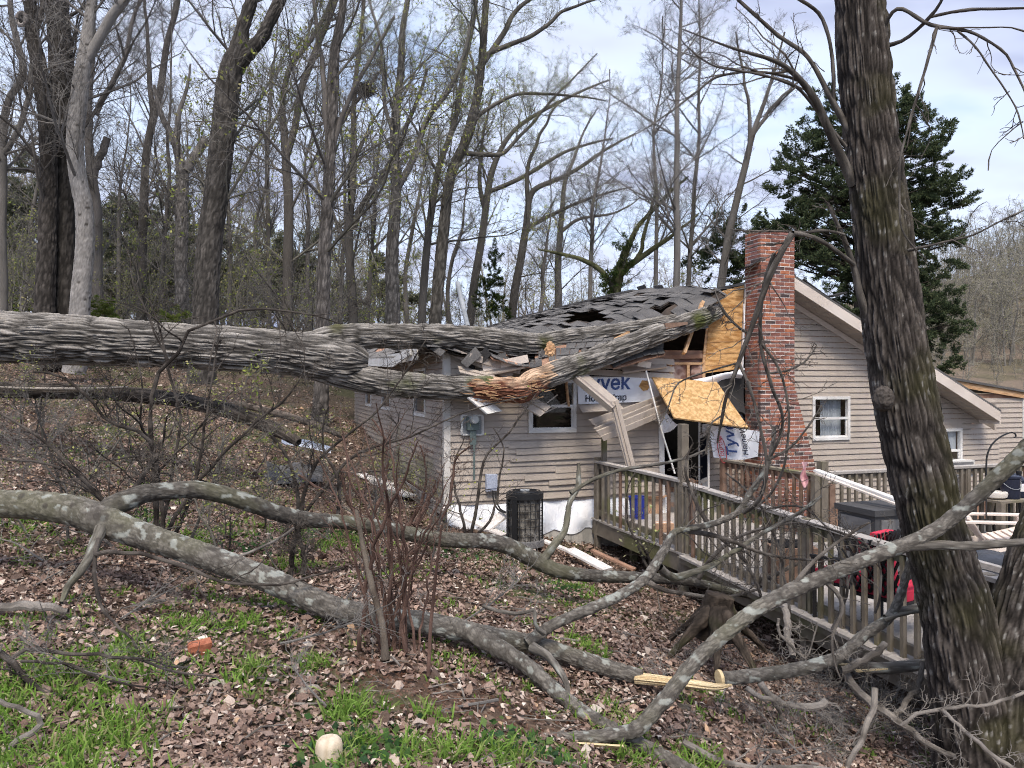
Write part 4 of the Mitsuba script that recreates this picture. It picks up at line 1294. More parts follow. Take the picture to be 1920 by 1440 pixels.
put(KT + '__lid', lathe([[.23, .005], [.22, .06], [.15, .12], [.05, .15], [0, .155]], c), 'navy_black', 35)
for a in (0, 2.1, 4.2):
    p = c + np.array([.15 * math.cos(a), .15 * math.sin(a), -.1])
    put(KT + '__leg', beam(p, p + np.array([.06 * math.cos(a), .06 * math.sin(a), cz - c[2] + .1]), .025, .025), 'black_metal')
# plant hook
SHK = px([(1849, 880, 3.2), (1850, 860, 3.2), (1856, 840, 3.2), (1868, 825, 3.2), (1884, 815, 3.2), (1897, 811, 3.0), (1904, 814, 3.0), (1905, 819, 2.8), (1901, 820, 2.6)], 10.2, 40)
SHK = np.vstack([[[*P(1849, 985, 10.2), .009]], SHK])
one('plant_hook', tubes(SHK[None, :, :3], SHK[None, :, 3], 6), 'black_metal', 'thin black curved plant hook standing at the back deck rail', 'hook')
# red seats behind the ramp pickets
solid('cushion_red', (.50, .035, .07), .8, .15)
solid('wicker_black', (.016, .016, .018), .6, .3)


def wire_chair(u, v, Y, yaw, label):
    k = thing('patio_chair', label, 'chair', None)
    c = P(u, v, Y)
    c[2] = fz((c - A0) @ E2) - .02
    f = np.array([math.cos(yaw), math.sin(yaw), 0]); l = np.array([-f[1], f[0], 0])
    L_ = lambda a, b, z: c + f * a + l * b + np.array([0, 0, z])
    put(k + '__seat', hexa([L_(a, b, z) for a in (-.25, .27) for b in (-.26, .26) for z in (.38, .41)]), 'wicker_black')
    put(k + '__seat_cushion', hexa([L_(a, b, z) for a in (-.22, .28) for b in (-.25, .25) for z in (.412, .50)]), 'cushion_red')
    put(k + '__back_cushion', hexa([L_(a - .1 * (z > .6), b, z) for a in (-.24, -.15) for b in (-.16, .14) for z in (.50, .93)]), 'cushion_red')
    n = 0
    for i in range(9):
        for s_ in (-1, 1):
            b0 = -.27 + i * .066
            b1 = np.clip(b0 + s_ * .28, -.27, .27)
            put(k + '__back_lattice', beam(L_(-.26, b0, .44), L_(-.37, b1, .44 + abs(b1 - b0) * 1.8), .022, .014), 'wicker_black')
    for a in (-.24, .26):
        for b in (-.25, .25):
            put(k + '__leg', beam(L_(a, b, 0), L_(a, b, .40), .03, .03, up=(1, 0, 0)), 'wicker_black')
    for b in (-.28, .28):
        put(k + '__arm', cat([beam(L_(-.3, b, .64), L_(.28, b, .64), .05, .025), beam(L_(.26, b, .4), L_(.26, b, .64), .03, .03, up=(1, 0, 0))]), 'wicker_black')


wire_chair(1600, 1100, 7.55, 2.2, 'red cushioned black lattice chair behind the ramp pickets')
wire_chair(1672, 1128, 7.15, .6, 'red cushioned chair half hidden by the mossy trunk')
c = P(1480, 1040, 8.9); 
PB = thing('planter', 'brown wooden planter tub standing behind the ramp pickets', 'planter')
c[2] = fz((c - A0) @ E2) - .02
put(PB + '__tub', hexa([c + np.array([x * k, y * k, z]) for x in (-.25, .25) for y in (-.25, .25) for z, k in ((0, .8), (.42, 1))]), 'reddish_wood')
put(PB + '__soil', hexa([c + np.array([x, y, z]) for x in (-.2, .2) for y in (-.2, .2) for z in (.421, .44)]), 'dark_inside')
# covered dark thing and rails at the far right of the deck
cv = P(1852, 1085, 7.4)
mottled('tarp_black', (.012, .013, .017), (.028, .03, .036), (3, 3, 3), .34, .3)
m = trimesh.creation.icosphere(4); v = np.asarray(m.vertices).copy()
v = np.sign(v) * np.abs(v) ** .7
v += .12 * (meshkit.noise(v * 3) - .5)[:, None]
one('covered_grill', (cv + v * np.array([.42, .40, .17]) + [.12, .3, .02], np.asarray(m.faces)), 'tarp_black', 'shiny black tarp bundled over a low object behind the forked trunk', 'tarp', smooth=True)
one('white_plank', beam(P(1818, 1052, 6.9), P(1950, 1088, 6.6), .09, .05), 'bleached_wood', 'white painted plank lying in front of the black tarp', 'plank')
# ---------------------------------------------------------------- the fallen tree on the house
def bark(key, rows, Y=None, sides=64, nseg=None, amp=.02, lo=(.045, .04, .036), hi=(.33, .30, .275), fs=.22, fw=.05, seed=1, lump=.03, cap=False, paint=None, c=None, twist=0.0, label=None):
    if c is None:
        c = px(rows, Y)
    L = np.linalg.norm(np.diff(c[:, :3], axis=0), axis=1).sum()
    m, h = barkmesh(c, sides, nseg or int(L / .05), amp, fs, fw, seed, lump, cap, twist)
    V = np.asarray(m[0])
    col = tint(h, lo, hi, V, .25, seed)
    if paint is not None:
        col = paint(V, h, col)
    return put(key, m, 'vertex_rough', True, color=col, label=label)


def moss_on(amount, f=2.5, seed=3, col=(.085, .10, .025), top=True):
    def paint(V, h, c):
        n = meshkit.fbm(V * f, 4, seed)
        k = np.clip((n - (1 - amount)) * 6, 0, 1) * .85
        return c * (1 - k[:, None]) + np.array(col) * (.6 + .6 * h[:, None]) * k[:, None]
    return paint


def lichen(V, h, c):
    """pale crusts with their own outline, and greenish algae"""
    n = meshkit.fbm(V * 17.0, 3, 31) + .12 * (meshkit.noise(V * 3, 8) - .5); g = meshkit.fbm(V * 2.2, 3, 12); s = meshkit.noise(V * 26, 5)
    k = np.clip((n - .625) * 26, 0, 1) * .75
    g = np.clip((g - .50) * 5, 0, 1) * .3
    c = c * (1 - g[:, None]) + np.array([.16, .165, .09]) * g[:, None]
    c = c * (1 - k[:, None]) + np.array([.34, .36, .33]) * (.75 + .4 * s[:, None]) * k[:, None]
    d = np.clip((meshkit.noise(V * 15, 77) - .74) * 14, 0, 1) * .7
    return c * (1 - d[:, None]) + np.array([.05, .045, .04]) * d[:, None]


def torn_part(base):
    """bark stripped off the two limb ends round the break, its edge ragged"""
    def paint(V, h, c):
        c = base(V, h, c)
        e = .55 * (meshkit.fbm(V * np.array([2.2, 5, 7]), 3, 14) - .5)
        lo_ = V[:, 2] < -.02 + .10 * np.sin(V[:, 0] * 9)
        k = (V[:, 0] + e > np.where(lo_, -.66, -.30)) & (V[:, 0] + e * 1.3 < np.where(lo_, .38, .60))
        return np.where(k[:, None], torn(V, h, c), c)
    return paint


def torn(V, h, c):
    k = np.clip((V[:, 2] + .06) * 7 + 2.6 * (meshkit.fbm(V * 6, 3, 4) - .5), 0, 1)[:, None]
    w = np.array([.22, .095, .06]) * (1 - k) + np.array([.56, .40, .28]) * k
    return w * (.25 + 1.05 * h[:, None])


FT = thing('fallen_tree', 'huge fallen tree trunk lying across the yard and into the house', 'tree')
bark(FT + '__trunk', [(-420, 612, 112, 10.3), (-160, 624, 106, 10.6), (0, 632, 98, 10.8), (150, 638, 92, 11.0), (300, 647, 85, 11.2), (450, 655, 82, 11.4), (540, 662, 82, 11.5), (610, 671, 92, 11.6), (655, 678, 88, 11.65), (690, 682, 40, 11.7)],
     sides=200, nseg=560, amp=.042, fs=.46, fw=.038, seed=3, lump=.012, lo=(.026, .024, .022), hi=(.335, .315, .29), paint=moss_on(.33, 1.6, 8, (.10, .10, .045)))
bark(FT + '__limb', [(570, 652, 50, 11.6), (640, 634, 52, 11.65), (706, 630, 46, 11.7), (780, 630, 46, 11.8), (840, 631, 45, 11.95), (900, 636, 46, 12.1), (950, 641, 47, 12.25), (1000, 646, 42, 12.4), (1060, 637, 38, 12.7), (1130, 627, 34, 13.0), (1210, 613, 30, 13.3), (1300, 594, 24, 13.8)],
     sides=120, nseg=300, amp=.028, fs=.36, fw=.030, lo=(.026, .024, .021), hi=(.33, .31, .285), seed=7, lump=.03, paint=moss_on(.40, 1.9, 6, (.085, .085, .03)))
LL = [(560, 676, 50, 11.6), (620, 694, 56, 11.6), (673, 709, 50, 11.6), (720, 718, 50, 11.6), (773, 723, 49, 11.65), (830, 726, 46, 11.7), (890, 727, 44, 11.75), (945, 729, 42, 11.8)]
bark(FT + '__limb', LL, sides=120, nseg=260, amp=.028, fs=.36, fw=.030, lo=(.026, .024, .021), hi=(.33, .31, .285), seed=9, lump=.03, paint=torn_part(moss_on(.42, 1.9, 15)))
bark(FT + '__limb', [(972, 735, 45, 11.75), (1000, 716, 46, 11.8), (1040, 700, 45, 11.9), (1090, 681, 43, 12.05), (1140, 662, 42, 12.25), (1200, 639, 40, 12.5), (1260, 617, 38, 12.8), (1310, 598, 36, 13.1), (1345, 583, 30, 13.5)],
     sides=120, nseg=260, amp=.028, fs=.36, fw=.030, lo=(.026, .024, .021), hi=(.33, .31, .285), seed=19, lump=.03, paint=torn_part(moss_on(.40, 1.9, 25)))


bark(FT + '__torn_wood', [(900, 728, 30, 11.74), (920, 730, 42, 11.74), (945, 731, 45, 11.74), (967, 733, 49, 11.70), (985, 729, 47, 11.73), (1004, 715, 42, 11.76), (1024, 706, 30, 11.82)], sides=130, nseg=150, amp=.028, fs=.22, fw=.020, seed=40, lump=.03, paint=torn, label='splintered reddish break in the lower limb')
r0 = np.random.default_rng(5)
sp = []
for i in range(90):
    t = r0.random()
    ph = r0.uniform(0, 2 * np.pi)
    cu, cv_ = 885 + 135 * t, 730 + 4 * math.sin(t * 3) - 26 * max(0, t - .6)
    p = P(cu, cv_, 11.74 - .10 * t * 0) + np.array([0, -abs(math.cos(ph)) * .19, math.sin(ph) * .19])
    d = np.array([1.0, .02 * r0.normal(), .10 * r0.normal() + .25 * max(0, t - .5)]) * r0.choice([-1, 1]) * r0.uniform(.08, .24)
    sp.append(beam(p, p + d, .016, .012, taper=.15))
put(FT + '__torn_wood__splinters', cat(sp), 'fresh_lumber')
put(FT + '__limb__stub', cat([beam(P(1245, 612, 12.6), P(1288, 606, 12.7), .12, .10, taper=.4), beam(P(1240, 622, 12.58), P(1300, 600, 12.9), .08, .05, taper=.2)]), 'reddish_wood', label='reddish torn bark on the upper limb beside the leaning timber')
TRUNKP = px([(0, 632, 98, 10.8), (300, 647, 85, 11.2), (610, 671, 92, 11.6)], n=30)

# old dark logs behind it
OL = thing('old_log', 'long dark dead log lying on the leaves under the big fallen trunk', 'log')
bark(OL + '__trunk', [(-200, 728, 34, 12.6), (0, 731, 30, 12.4), (150, 735, 28, 12.2), (300, 745, 28, 12.0), (420, 768, 28, 11.8), (480, 790, 26, 11.7), (530, 812, 24, 11.6), (560, 830, 16, 11.5)], sides=40, nseg=240, amp=.018, fs=.5, fw=.04, lo=(.02, .018, .016), hi=(.13, .11, .095), seed=22, paint=moss_on(.33, 3, 9))
bark(OL + '__bare_stick', [(0, 726, 4, 12.2), (150, 729, 5, 12.0), (240, 726, 4, 11.9)], sides=8, nseg=30, amp=.0, lo=(.3, .27, .24), hi=(.4, .37, .34))
OL2 = thing('old_log', 'thin dead branch leaning from the slope down towards the side wall', 'log')
bark(OL2 + '__trunk', [(440, 757, 12, 15), (520, 775, 13, 14.5), (600, 800, 12, 14), (640, 818, 8, 13.5)], sides=20, nseg=80, amp=.008, lo=(.04, .035, .03), hi=(.17, .14, .12), seed=23)

# ---------------------------------------------------------------- the lichen covered limb across the yard
LF = thing('fallen_limb', 'lichen spotted grey fallen limb forking across the leafy foreground', 'limb')
gl, gh = (.075, .068, .06), (.18, .168, .15)


def smooth_bark(key, rows, sides=48, nseg=None, seed=1, amp=.006, lump=.05, cap=False, label=None, paint=lichen):
    rows = [(r[0], r[1], r[2] * .87, *r[3:]) for r in rows]
    return bark(key, rows, sides=sides, nseg=nseg, amp=amp, lo=gl, hi=gh, fs=.06, fw=.03, seed=seed, lump=lump, paint=paint, cap=cap, label=label)


smooth_bark(LF + '__stem', [(-260, 940, 62, 5.7), (-60, 943, 60, 5.6), (60, 947, 62, 5.6), (150, 960, 66, 5.55), (200, 980, 68, 5.5), (270, 1006, 56, 5.45), (350, 1031, 54, 5.4), (430, 1060, 54, 5.35), (500, 1086, 53, 5.3), (560, 1113, 53, 5.25), (620, 1139, 51, 5.2), (700, 1158, 49, 5.2), (780, 1166, 47, 5.2), (850, 1179, 45, 5.2), (950, 1198, 38, 5.3), (1020, 1213, 38, 5.35), (1100, 1241, 36, 5.4), (1180, 1263, 35, 5.4), (1202, 1270, 33, 5.4)], sides=80, nseg=620, seed=2, cap=True)
smooth_bark(LF + '__branch', [(160, 985, 40, 5.5), (205, 958, 50, 5.55), (250, 930, 43, 5.7), (330, 918, 38, 5.9), (420, 928, 38, 6.1), (500, 955, 36, 6.3), (560, 972, 34, 6.5), (640, 979, 30, 6.8), (720, 990, 30, 7.1), (830, 1012, 32, 7.4), (920, 1016, 34, 7.6), (980, 1036, 38, 7.7), (1020, 1061, 34, 7.7), (1090, 1078, 28, 7.8), (1200, 1083, 24, 8.0), (1290, 1090, 20, 8.3), (1400, 1115, 15, 8.6), (1500, 1130, 9, 8.8)], sides=64, nseg=420, seed=4, paint=lambda V, h, c: lichen(V, h, c * .72))
smooth_bark(LF + '__branch', [(850, 1172, 38, 5.2), (905, 1200, 40, 5.1), (960, 1228, 36, 5.0), (1010, 1266, 34, 4.9), (1060, 1311, 32, 4.75), (1110, 1346, 32, 4.65), (1150, 1371, 32, 4.55), (1220, 1406, 34, 4.4), (1290, 1447, 36, 4.25), (1380, 1500, 36, 4.1)], seed=6, nseg=260)
smooth_bark(LF + '__branch', [(990, 1205, 30, 5.25), (1010, 1188, 27, 5.2), (1050, 1165, 24, 5.3), (1110, 1140, 24, 5.4), (1170, 1112, 22, 5.6), (1215, 1080, 22, 5.8), (1237, 1058, 22, 5.9), (1246, 1020, 18, 6.0), (1256, 1000, 15, 6.1), (1290, 992, 14, 6.2), (1350, 978, 14, 6.3), (1390, 955, 13, 6.4), (1415, 910, 13, 6.5), (1440, 870, 11, 6.5), (1452, 800, 8, 6.5)], seed=8, nseg=240)
smooth_bark(LF + '__branch', [(1235, 1062, 20, 5.9), (1290, 1080, 16, 6.2), (1350, 1050, 12, 6.4), (1420, 1005, 10, 6.5), (1500, 960, 8, 6.6), (1540, 930, 6, 6.7)], sides=24, seed=14)
smooth_bark(LF + '__branch', [(1010, 1062, 20, 7.7), (1040, 1020, 18, 7.7), (1062, 985, 14, 7.8), (1070, 930, 12, 7.9), (1092, 890, 12, 8.0), (1085, 868, 7, 8.0)], sides=24, seed=15)
smooth_bark(LF + '__branch', [(1070, 925, 11, 7.9), (1110, 900, 9, 8.0), (1180, 878, 8, 8.1), (1250, 868, 7, 8.3), (1330, 840, 5, 8.4)], sides=20, seed=16)
smooth_bark(LF + '__branch', [(1000, 1215, 24, 5.1), (1020, 1225, 18, 5.0), (1050, 1260, 16, 4.9), (1064, 1290, 13, 4.8), (1062, 1340, 10, 4.7), (1060, 1372, 8, 4.65)], sides=24, seed=17)
smooth_bark(LF + '__branch', [(1020, 1188, 12, 5.15), (1003, 1165, 9, 5.1), (1006, 1140, 8, 5.1), (985, 1152, 9, 5.1), (950, 1148, 9, 5.1), (905, 1136, 8, 5.15)], sides=20, seed=18)
smooth_bark(LF + '__stem__side_root', [(190, 990, 26, 5.4), (160, 1060, 20, 5.2), (130, 1095, 16, 5.1), (115, 1130, 9, 5.0)], sides=24, seed=20)
mat('split_wood', base_color=proc(lambda p, n, uv: mix((.52, .40, .22), (.72, .60, .38), fbm(p.x * 8, p.y * 30, p.z * 60, 3))), roughness=.8, specular=.15)
sc_ = px([(1192, 1268, 30, 5.38), (1230, 1272, 30, 5.33), (1290, 1279, 26, 5.27), (1340, 1286, 20, 5.2), (1372, 1284, 8, 5.15)], n=40)
m, h = barkmesh(sc_, 60, 90, .012, .5, .012, 91, .05, True)
V = np.asarray(m[0]).copy()
ax0 = np.interp(V[:, 0], sc_[:, 0], sc_[:, 2])
V[:, 2] = ax0 + np.where(V[:, 2] > ax0, .30, .85) * (V[:, 2] - ax0)
put(LF + '__stem__split_end', (V, m[1]), 'vertex_rough', True, color=tint(h, (.40, .28, .14), (.74, .62, .40), V, .2, 4), label='pale split wood where the limb snapped')

# the limb propped up against the mossy tree
LB = thing('leaning_limb', 'grey lichen limb rising from the ground past the mossy trunk', 'limb')
smooth_bark(LB + '__stem', [(1003, 1385, 22, 4.3), (1030, 1384, 25, 4.3), (1090, 1383, 26, 4.3), (1170, 1375, 32, 4.35), (1215, 1350, 35, 4.4), (1250, 1305, 33, 4.45), (1290, 1255, 33, 4.5), (1340, 1205, 33, 4.55), (1400, 1155, 33, 4.6), (1470, 1115, 34, 4.65), (1540, 1083, 33, 4.7), (1620, 1050, 33, 4.75), (1700, 1020, 32, 4.8), (1760, 990, 31, 4.8), (1810, 950, 31, 4.75), (1860, 905, 33, 4.7), (1920, 845, 35, 4.6), (2010, 750, 38, 4.5), (2140, 600, 40, 4.4)], sides=64, nseg=460, seed=30, cap=True)
smooth_bark(LB + '__branch', [(1680, 1026, 24, 4.8), (1740, 1022, 22, 4.78), (1800, 1024, 20, 4.75), (1860, 1020, 18, 4.75), (1930, 1016, 17, 4.75), (2020, 1005, 15, 4.7)], sides=32, seed=31)
put(LB + '__stem__split_edge', poly_slab([P(1020, 1396, 4.27), P(1090, 1397, 4.26), P(1170, 1392, 4.3), P(1168, 1388, 4.27), P(1090, 1393, 4.24), P(1020, 1392, 4.25)], .01), 'split_wood')
SB = thing('sawn_limb', 'sawn grey limb with its pale cut face lying before the ramp', 'limb')
smooth_bark(SB + '__stem', [(1352, 1273, 30, 5.3), (1380, 1268, 31, 5.3), (1420, 1266, 30, 5.35), (1500, 1254, 29, 5.4), (1560, 1238, 28, 5.45), (1590, 1215, 26, 5.5), (1640, 1176, 23, 5.6), (1680, 1145, 21, 5.7), (1694, 1100, 18, 5.7), (1702, 1060, 15, 5.7), (1710, 1020, 10, 5.7)], sides=48, nseg=200, seed=33, cap=True)
smooth_bark(SB + '__branch', [(1660, 1160, 18, 5.65), (1720, 1138, 16, 5.8), (1790, 1125, 12, 6), (1850, 1090, 8, 6.2)], sides=24, seed=34)
smooth_bark(SB + '__branch', [(1660, 1162, 10, 5.6), (1700, 1150, 8, 5.55), (1760, 1145, 5, 5.5)], sides=16, seed=37)
cut = P(1347, 1272, 5.27)
tdir = nrm(P(1420, 1266, 5.35) - P(1352, 1273, 5.3))
put(SB + '__stem__cut_face', trimesh.creation.cylinder(.056, segment=[cut - tdir * .002, cut + tdir * .02], sections=30), 'split_wood', label='pale sawn end')
BB = thing('broken_branch', 'short cracked branch with a yellow torn edge at the ramp foot', 'branch')
smooth_bark(BB + '__stem', [(1578, 1236, 22, 5.7), (1610, 1250, 24, 5.7), (1680, 1252, 26, 5.75), (1730, 1245, 22, 5.8), (1780, 1228, 16, 5.9)], sides=32, seed=35, cap=True)
put(BB + '__torn_edge', cat([beam(P(1553, 1243, 5.62), P(1590, 1246, 5.6), .012, .02, taper=.6), beam(P(1590, 1246, 5.6), P(1608, 1258, 5.6), .012, .02), beam(P(1608, 1258, 5.6), P(1665, 1254, 5.62), .012, .018, taper=.4)]), 'split_wood')
DL = thing('dead_log', 'short dark rotten log lying behind the forked limb on the leaves', 'log')
bark(DL + '__trunk', [(1060, 1284, 20, 5.35), (1110, 1296, 24, 5.3), (1180, 1308, 26, 5.25), (1240, 1322, 24, 5.2), (1296, 1332, 16, 5.15)], sides=32, nseg=90, amp=.012, lo=(.03, .026, .022), hi=(.14, .12, .10), seed=50, cap=True)
# old stump by the ramp
ST = thing('tree_stump', 'old mossy hollow stump with spreading roots below the ramp', 'stump')
b = P(1345, 1150, 6.6)
for i, (du, dv, w, dy) in enumerate([(-75, 12, 20, -.2), (-50, -28, 22, .2), (-30, 45, 30, -.5), (20, 40, 34, -.5), (60, 0, 24, 0), (30, -40, 20, .4)]):
    p1 = b + np.array([du / FPX * 6.6, dy, -.16])
    c = np.array([[*(b + [0, 0, .06]), .10], [*(b * .5 + p1 * .5 + [0, 0, .03]), .065], [*(p1 - [0, 0, .02]), .035], [*(p1 + (p1 - b) * .5 - [0, 0, .08]), .02]])
    bark(ST + '__root', None, c=resample(c, 24), sides=24, nseg=40, amp=.015, lo=(.025, .02, .016), hi=(.095, .075, .06), seed=60 + i, paint=moss_on(.42, 5, 70 + i, (.05, .055, .022)))
bark(ST + '__trunk', None, c=resample(np.array([[*(b - [0, 0, .2]), .20], [*(b + [0, 0, .02]), .15], [*(b + [.02, 0, .16]), .12]]), 20), sides=48, nseg=40, amp=.02, lo=(.025, .02, .016), hi=(.09, .07, .055), seed=68, paint=moss_on(.42, 5, 77, (.05, .055, .022)), cap=True)

# ---------------------------------------------------------------- the mossy tree at the right, two stems from one foot
MT_ = thing('mossy_tree', 'mossy furrowed double stemmed tree standing at the right by the ramp', 'tree')


def mossy(V, h, c):
    n = meshkit.fbm(V * 2.6, 4, 3) + .10 * np.clip((V[:, 0] - np.interp(V[:, 2], [-2.5, -1, 0, 1, 2.6], [3.2, 2.75, 2.55, 2.4, 2.3])) * 6, -1, 1)
    k = (np.clip((n - .52) * 5, 0, 1) * .6)[:, None]
    c = c * (1 - k) + np.array([.058, .056, .022]) * (.5 + .7 * h[:, None]) * k
    w = (np.clip((meshkit.noise(V * np.array([55, 55, 20]), 9) - .73) * 9, 0, 1) * np.clip(h * 1.4 - .3, 0, 1))[:, None]
    return c * (1 - w) + np.array([.30, .29, .27]) * w


bark(MT_ + '__trunk', [(r[0], r[1], r[2] * .95, r[3]) for r in [(1590, -420, 84, 5.2), (1606, -160, 88, 5.2), (1613, 0, 93, 5.2), (1622, 130, 97, 5.2), (1633, 250, 99, 5.2), (1651, 400, 104, 5.2), (1667, 550, 110, 5.2), (1689, 700, 114, 5.2), (1707, 800, 116, 5.2), (1730, 900, 119, 5.2), (1752, 1000, 115, 5.2), (1782, 1100, 128, 5.2), (1812, 1250, 142, 5.2), (1838, 1400, 165, 5.2), (1855, 1560, 230, 5.2)]],
     sides=160, nseg=600, amp=.022, fs=.24, fw=.020, lo=(.012, .010, .009), hi=(.115, .10, .09), seed=80, lump=.035, paint=mossy)
bark(MT_ + '__second_stem', [(2110, 560, 84, 5.3), (2030, 800, 88, 5.3), (1975, 960, 92, 5.25), (1940, 1060, 98, 5.2), (1908, 1180, 112, 5.15), (1890, 1300, 130, 5.15), (1878, 1450, 170, 5.15), (1875, 1560, 220, 5.15)],
     sides=130, nseg=330, amp=.022, fs=.24, fw=.020, lo=(.012, .010, .009), hi=(.115, .10, .09), seed=81, lump=.035, paint=mossy)
m = trimesh.creation.icosphere(4); v = np.asarray(m.vertices)
vv = P(1656, 748, 5.05) + v * np.array([.06, .08, .085]) * (1 + .35 * (meshkit.fbm(v * 3, 3) - .5))[:, None]
put(MT_ + '__trunk__burl', (vv, np.asarray(m.faces)), 'vertex_rough', True, color=tint(meshkit.noise(v * 9), (.03, .026, .022), (.12, .105, .095)))
mw = dict(sides=14, amp=.003, fs=.1, fw=.03, lo=(.05, .045, .04), hi=(.17, .155, .14))
for rows in [
    [(1600, 345, 26, 5.2), (1575, 300, 22, 5.15), (1547, 220, 19, 5.0), (1500, 150, 15, 4.9), (1470, 125, 12, 4.8), (1420, 96, 9, 4.7), (1380, 90, 7, 4.7), (1320, 75, 5, 4.6), (1280, 55, 3, 4.6)],
    [(1600, 260, 18, 5.2), (1568, 250, 15, 5.2), (1560, 180, 14, 5.2), (1550, 140, 12, 5.2), (1510, 105, 10, 5.2), (1440, 50, 9, 5.3), (1385, 0, 8, 5.3), (1320, -60, 6, 5.4)],
    [(1562, 190, 10, 5.2), (1556, 80, 9, 5.1), (1545, 35, 9, 5.1), (1500, 0, 8, 5.0), (1450, -50, 6, 5.0)],
    [(1585, 275, 10, 5.15), (1565, 255, 8, 5.1), (1530, 205, 8, 5.0), (1495, 165, 7, 4.9), (1470, 150, 7, 4.8), (1400, 135, 6, 4.7), (1340, 125, 5, 4.6), (1280, 80, 3, 4.5)],
    [(1495, 150, 8, 4.9), (1430, 135, 6, 4.85), (1360, 140, 6, 4.8), (1290, 185, 5, 4.7), (1235, 225, 4, 4.7), (1170, 262, 2.5, 4.6)],
    [(1640, 90, 14, 5.15), (1672, 82, 10, 5.1), (1700, 75, 9, 5.0), (1730, 45, 9, 4.9), (1750, 25, 8, 4.8), (1775, -20, 7, 4.7), (1800, -80, 6, 4.7)],
    [(1745, 32, 7, 4.85), (1800, 20, 8, 4.8), (1860, 17, 7, 4.7), (1940, 15, 6, 4.6)],
    [(1645, 95, 14, 5.15), (1665, 60, 10, 5.1), (1680, 18, 9, 5.0), (1720, 35, 10, 4.9), (1757, 50, 9, 4.8), (1800, 54, 8, 4.75), (1850, 76, 7, 4.7), (1890, 105, 6, 4.7), (1925, 180, 5, 4.6)],
    [(1757, 50, 8, 4.8), (1746, 100, 7, 4.8), (1725, 160, 7, 4.8), (1712, 210, 6, 4.8), (1695, 260, 6, 4.8), (1685, 340, 5, 4.8), (1683, 395, 5, 4.8), (1706, 440, 4, 4.8), (1740, 490, 3, 4.8)],
    [(1795, 58, 5, 4.78), (1835, 95, 5, 4.7), (1870, 150, 4.5, 4.65), (1905, 200, 4, 4.6), (1920, 260, 3, 4.55)],
    [(1918, 228, 4, 4.6), (1880, 260, 3.5, 4.6), (1855, 290, 3, 4.6), (1853, 320, 2.5, 4.6)],
    [(1760, 52, 4, 4.75), (1830, 52, 4, 4.7), (1910, 55, 4, 4.6), (1980, 80, 3, 4.6)],
    [(1628, 600, 22, 5.2), (1612, 552, 17, 5.15), (1596, 480, 14, 5.1), (1577, 445, 12, 5.05), (1565, 400, 9, 5.0), (1553, 382, 7, 5.0)],
    [(1600, 495, 12, 5.1), (1580, 480, 11, 5.0), (1545, 455, 11, 4.9), (1515, 442, 11, 4.85), (1486, 437, 12, 4.8)],
    [(1584, 440, 6, 5.0), (1540, 432, 8, 5.0), (1500, 436, 7, 4.9), (1450, 433, 6, 4.9), (1400, 434, 5, 4.9), (1370, 430, 3, 4.9)],
    [(1703, 470, 8, 5.0), (1740, 460, 6, 4.9), (1800, 450, 5, 4.8), (1850, 425, 5, 4.7), (1920, 395, 4, 4.6), (1980, 350, 3, 4.6)],
]:
    bark(MT_ + '__branch', [(q[0], q[1], q[2] * .8, q[3]) for q in rows], seed=len(scene) % 97, **mw)
MB = [px(r, n=18) for r in [
    [(1575, 300, 22, 5.15), (1547, 220, 19, 5.0), (1500, 150, 15, 4.9), (1470, 125, 12, 4.8), (1420, 96, 9, 4.7), (1320, 75, 5, 4.6), (1250, 45, 3, 4.6)],
    [(1560, 180, 14, 5.2), (1550, 140, 12, 5.2), (1510, 105, 10, 5.2), (1440, 50, 9, 5.3), (1385, 0, 8, 5.3)],
    [(1530, 205, 8, 5.0), (1470, 150, 7, 4.8), (1400, 135, 6, 4.7), (1340, 125, 5, 4.6), (1280, 80, 3, 4.5)],
    [(1430, 135, 6, 4.85), (1360, 140, 6, 4.8), (1290, 185, 5, 4.7), (1170, 262, 2.5, 4.6)],
    [(1720, 35, 10, 4.9), (1757, 50, 9, 4.8), (1850, 76, 7, 4.7), (1925, 180, 5, 4.6)],
    [(1746, 100, 7, 4.8), (1712, 210, 6, 4.8), (1685, 340, 5, 4.8), (1706, 440, 4, 4.8)],
    [(1835, 95, 5, 4.7), (1905, 200, 4, 4.6), (1920, 260, 3, 4.55)],
    [(1740, 460, 6, 4.9), (1850, 425, 5, 4.7), (1980, 350, 3, 4.6)],
    [(1596, 480, 14, 5.1), (1565, 400, 9, 5.0), (1553, 382, 7, 5.0)],
    [(1545, 455, 11, 4.9), (1486, 437, 12, 4.8), (1400, 434, 5, 4.9)]]]
rg = np.random.default_rng(77)
a, b = pack(MB, 18)
k1 = kids(a, b, 6, .1, 1, .42, 50, -.05, rg, 8, .22, .5, rmin=.0035, lmin=.12, lmax=.9)
k2 = kids(*k1, 3, .2, 1, .5, 45, -.08, rg, 6, .25, .6, rmin=.0024, lmin=.06)
put(MT_ + '__twigs', cat([tubes(*k1, 5), tubes(*k2, 4)]), mottled('twig_bark', (.06, .052, .046), (.15, .135, .12), (9, 9, 9), .9, .1), kind='stuff')

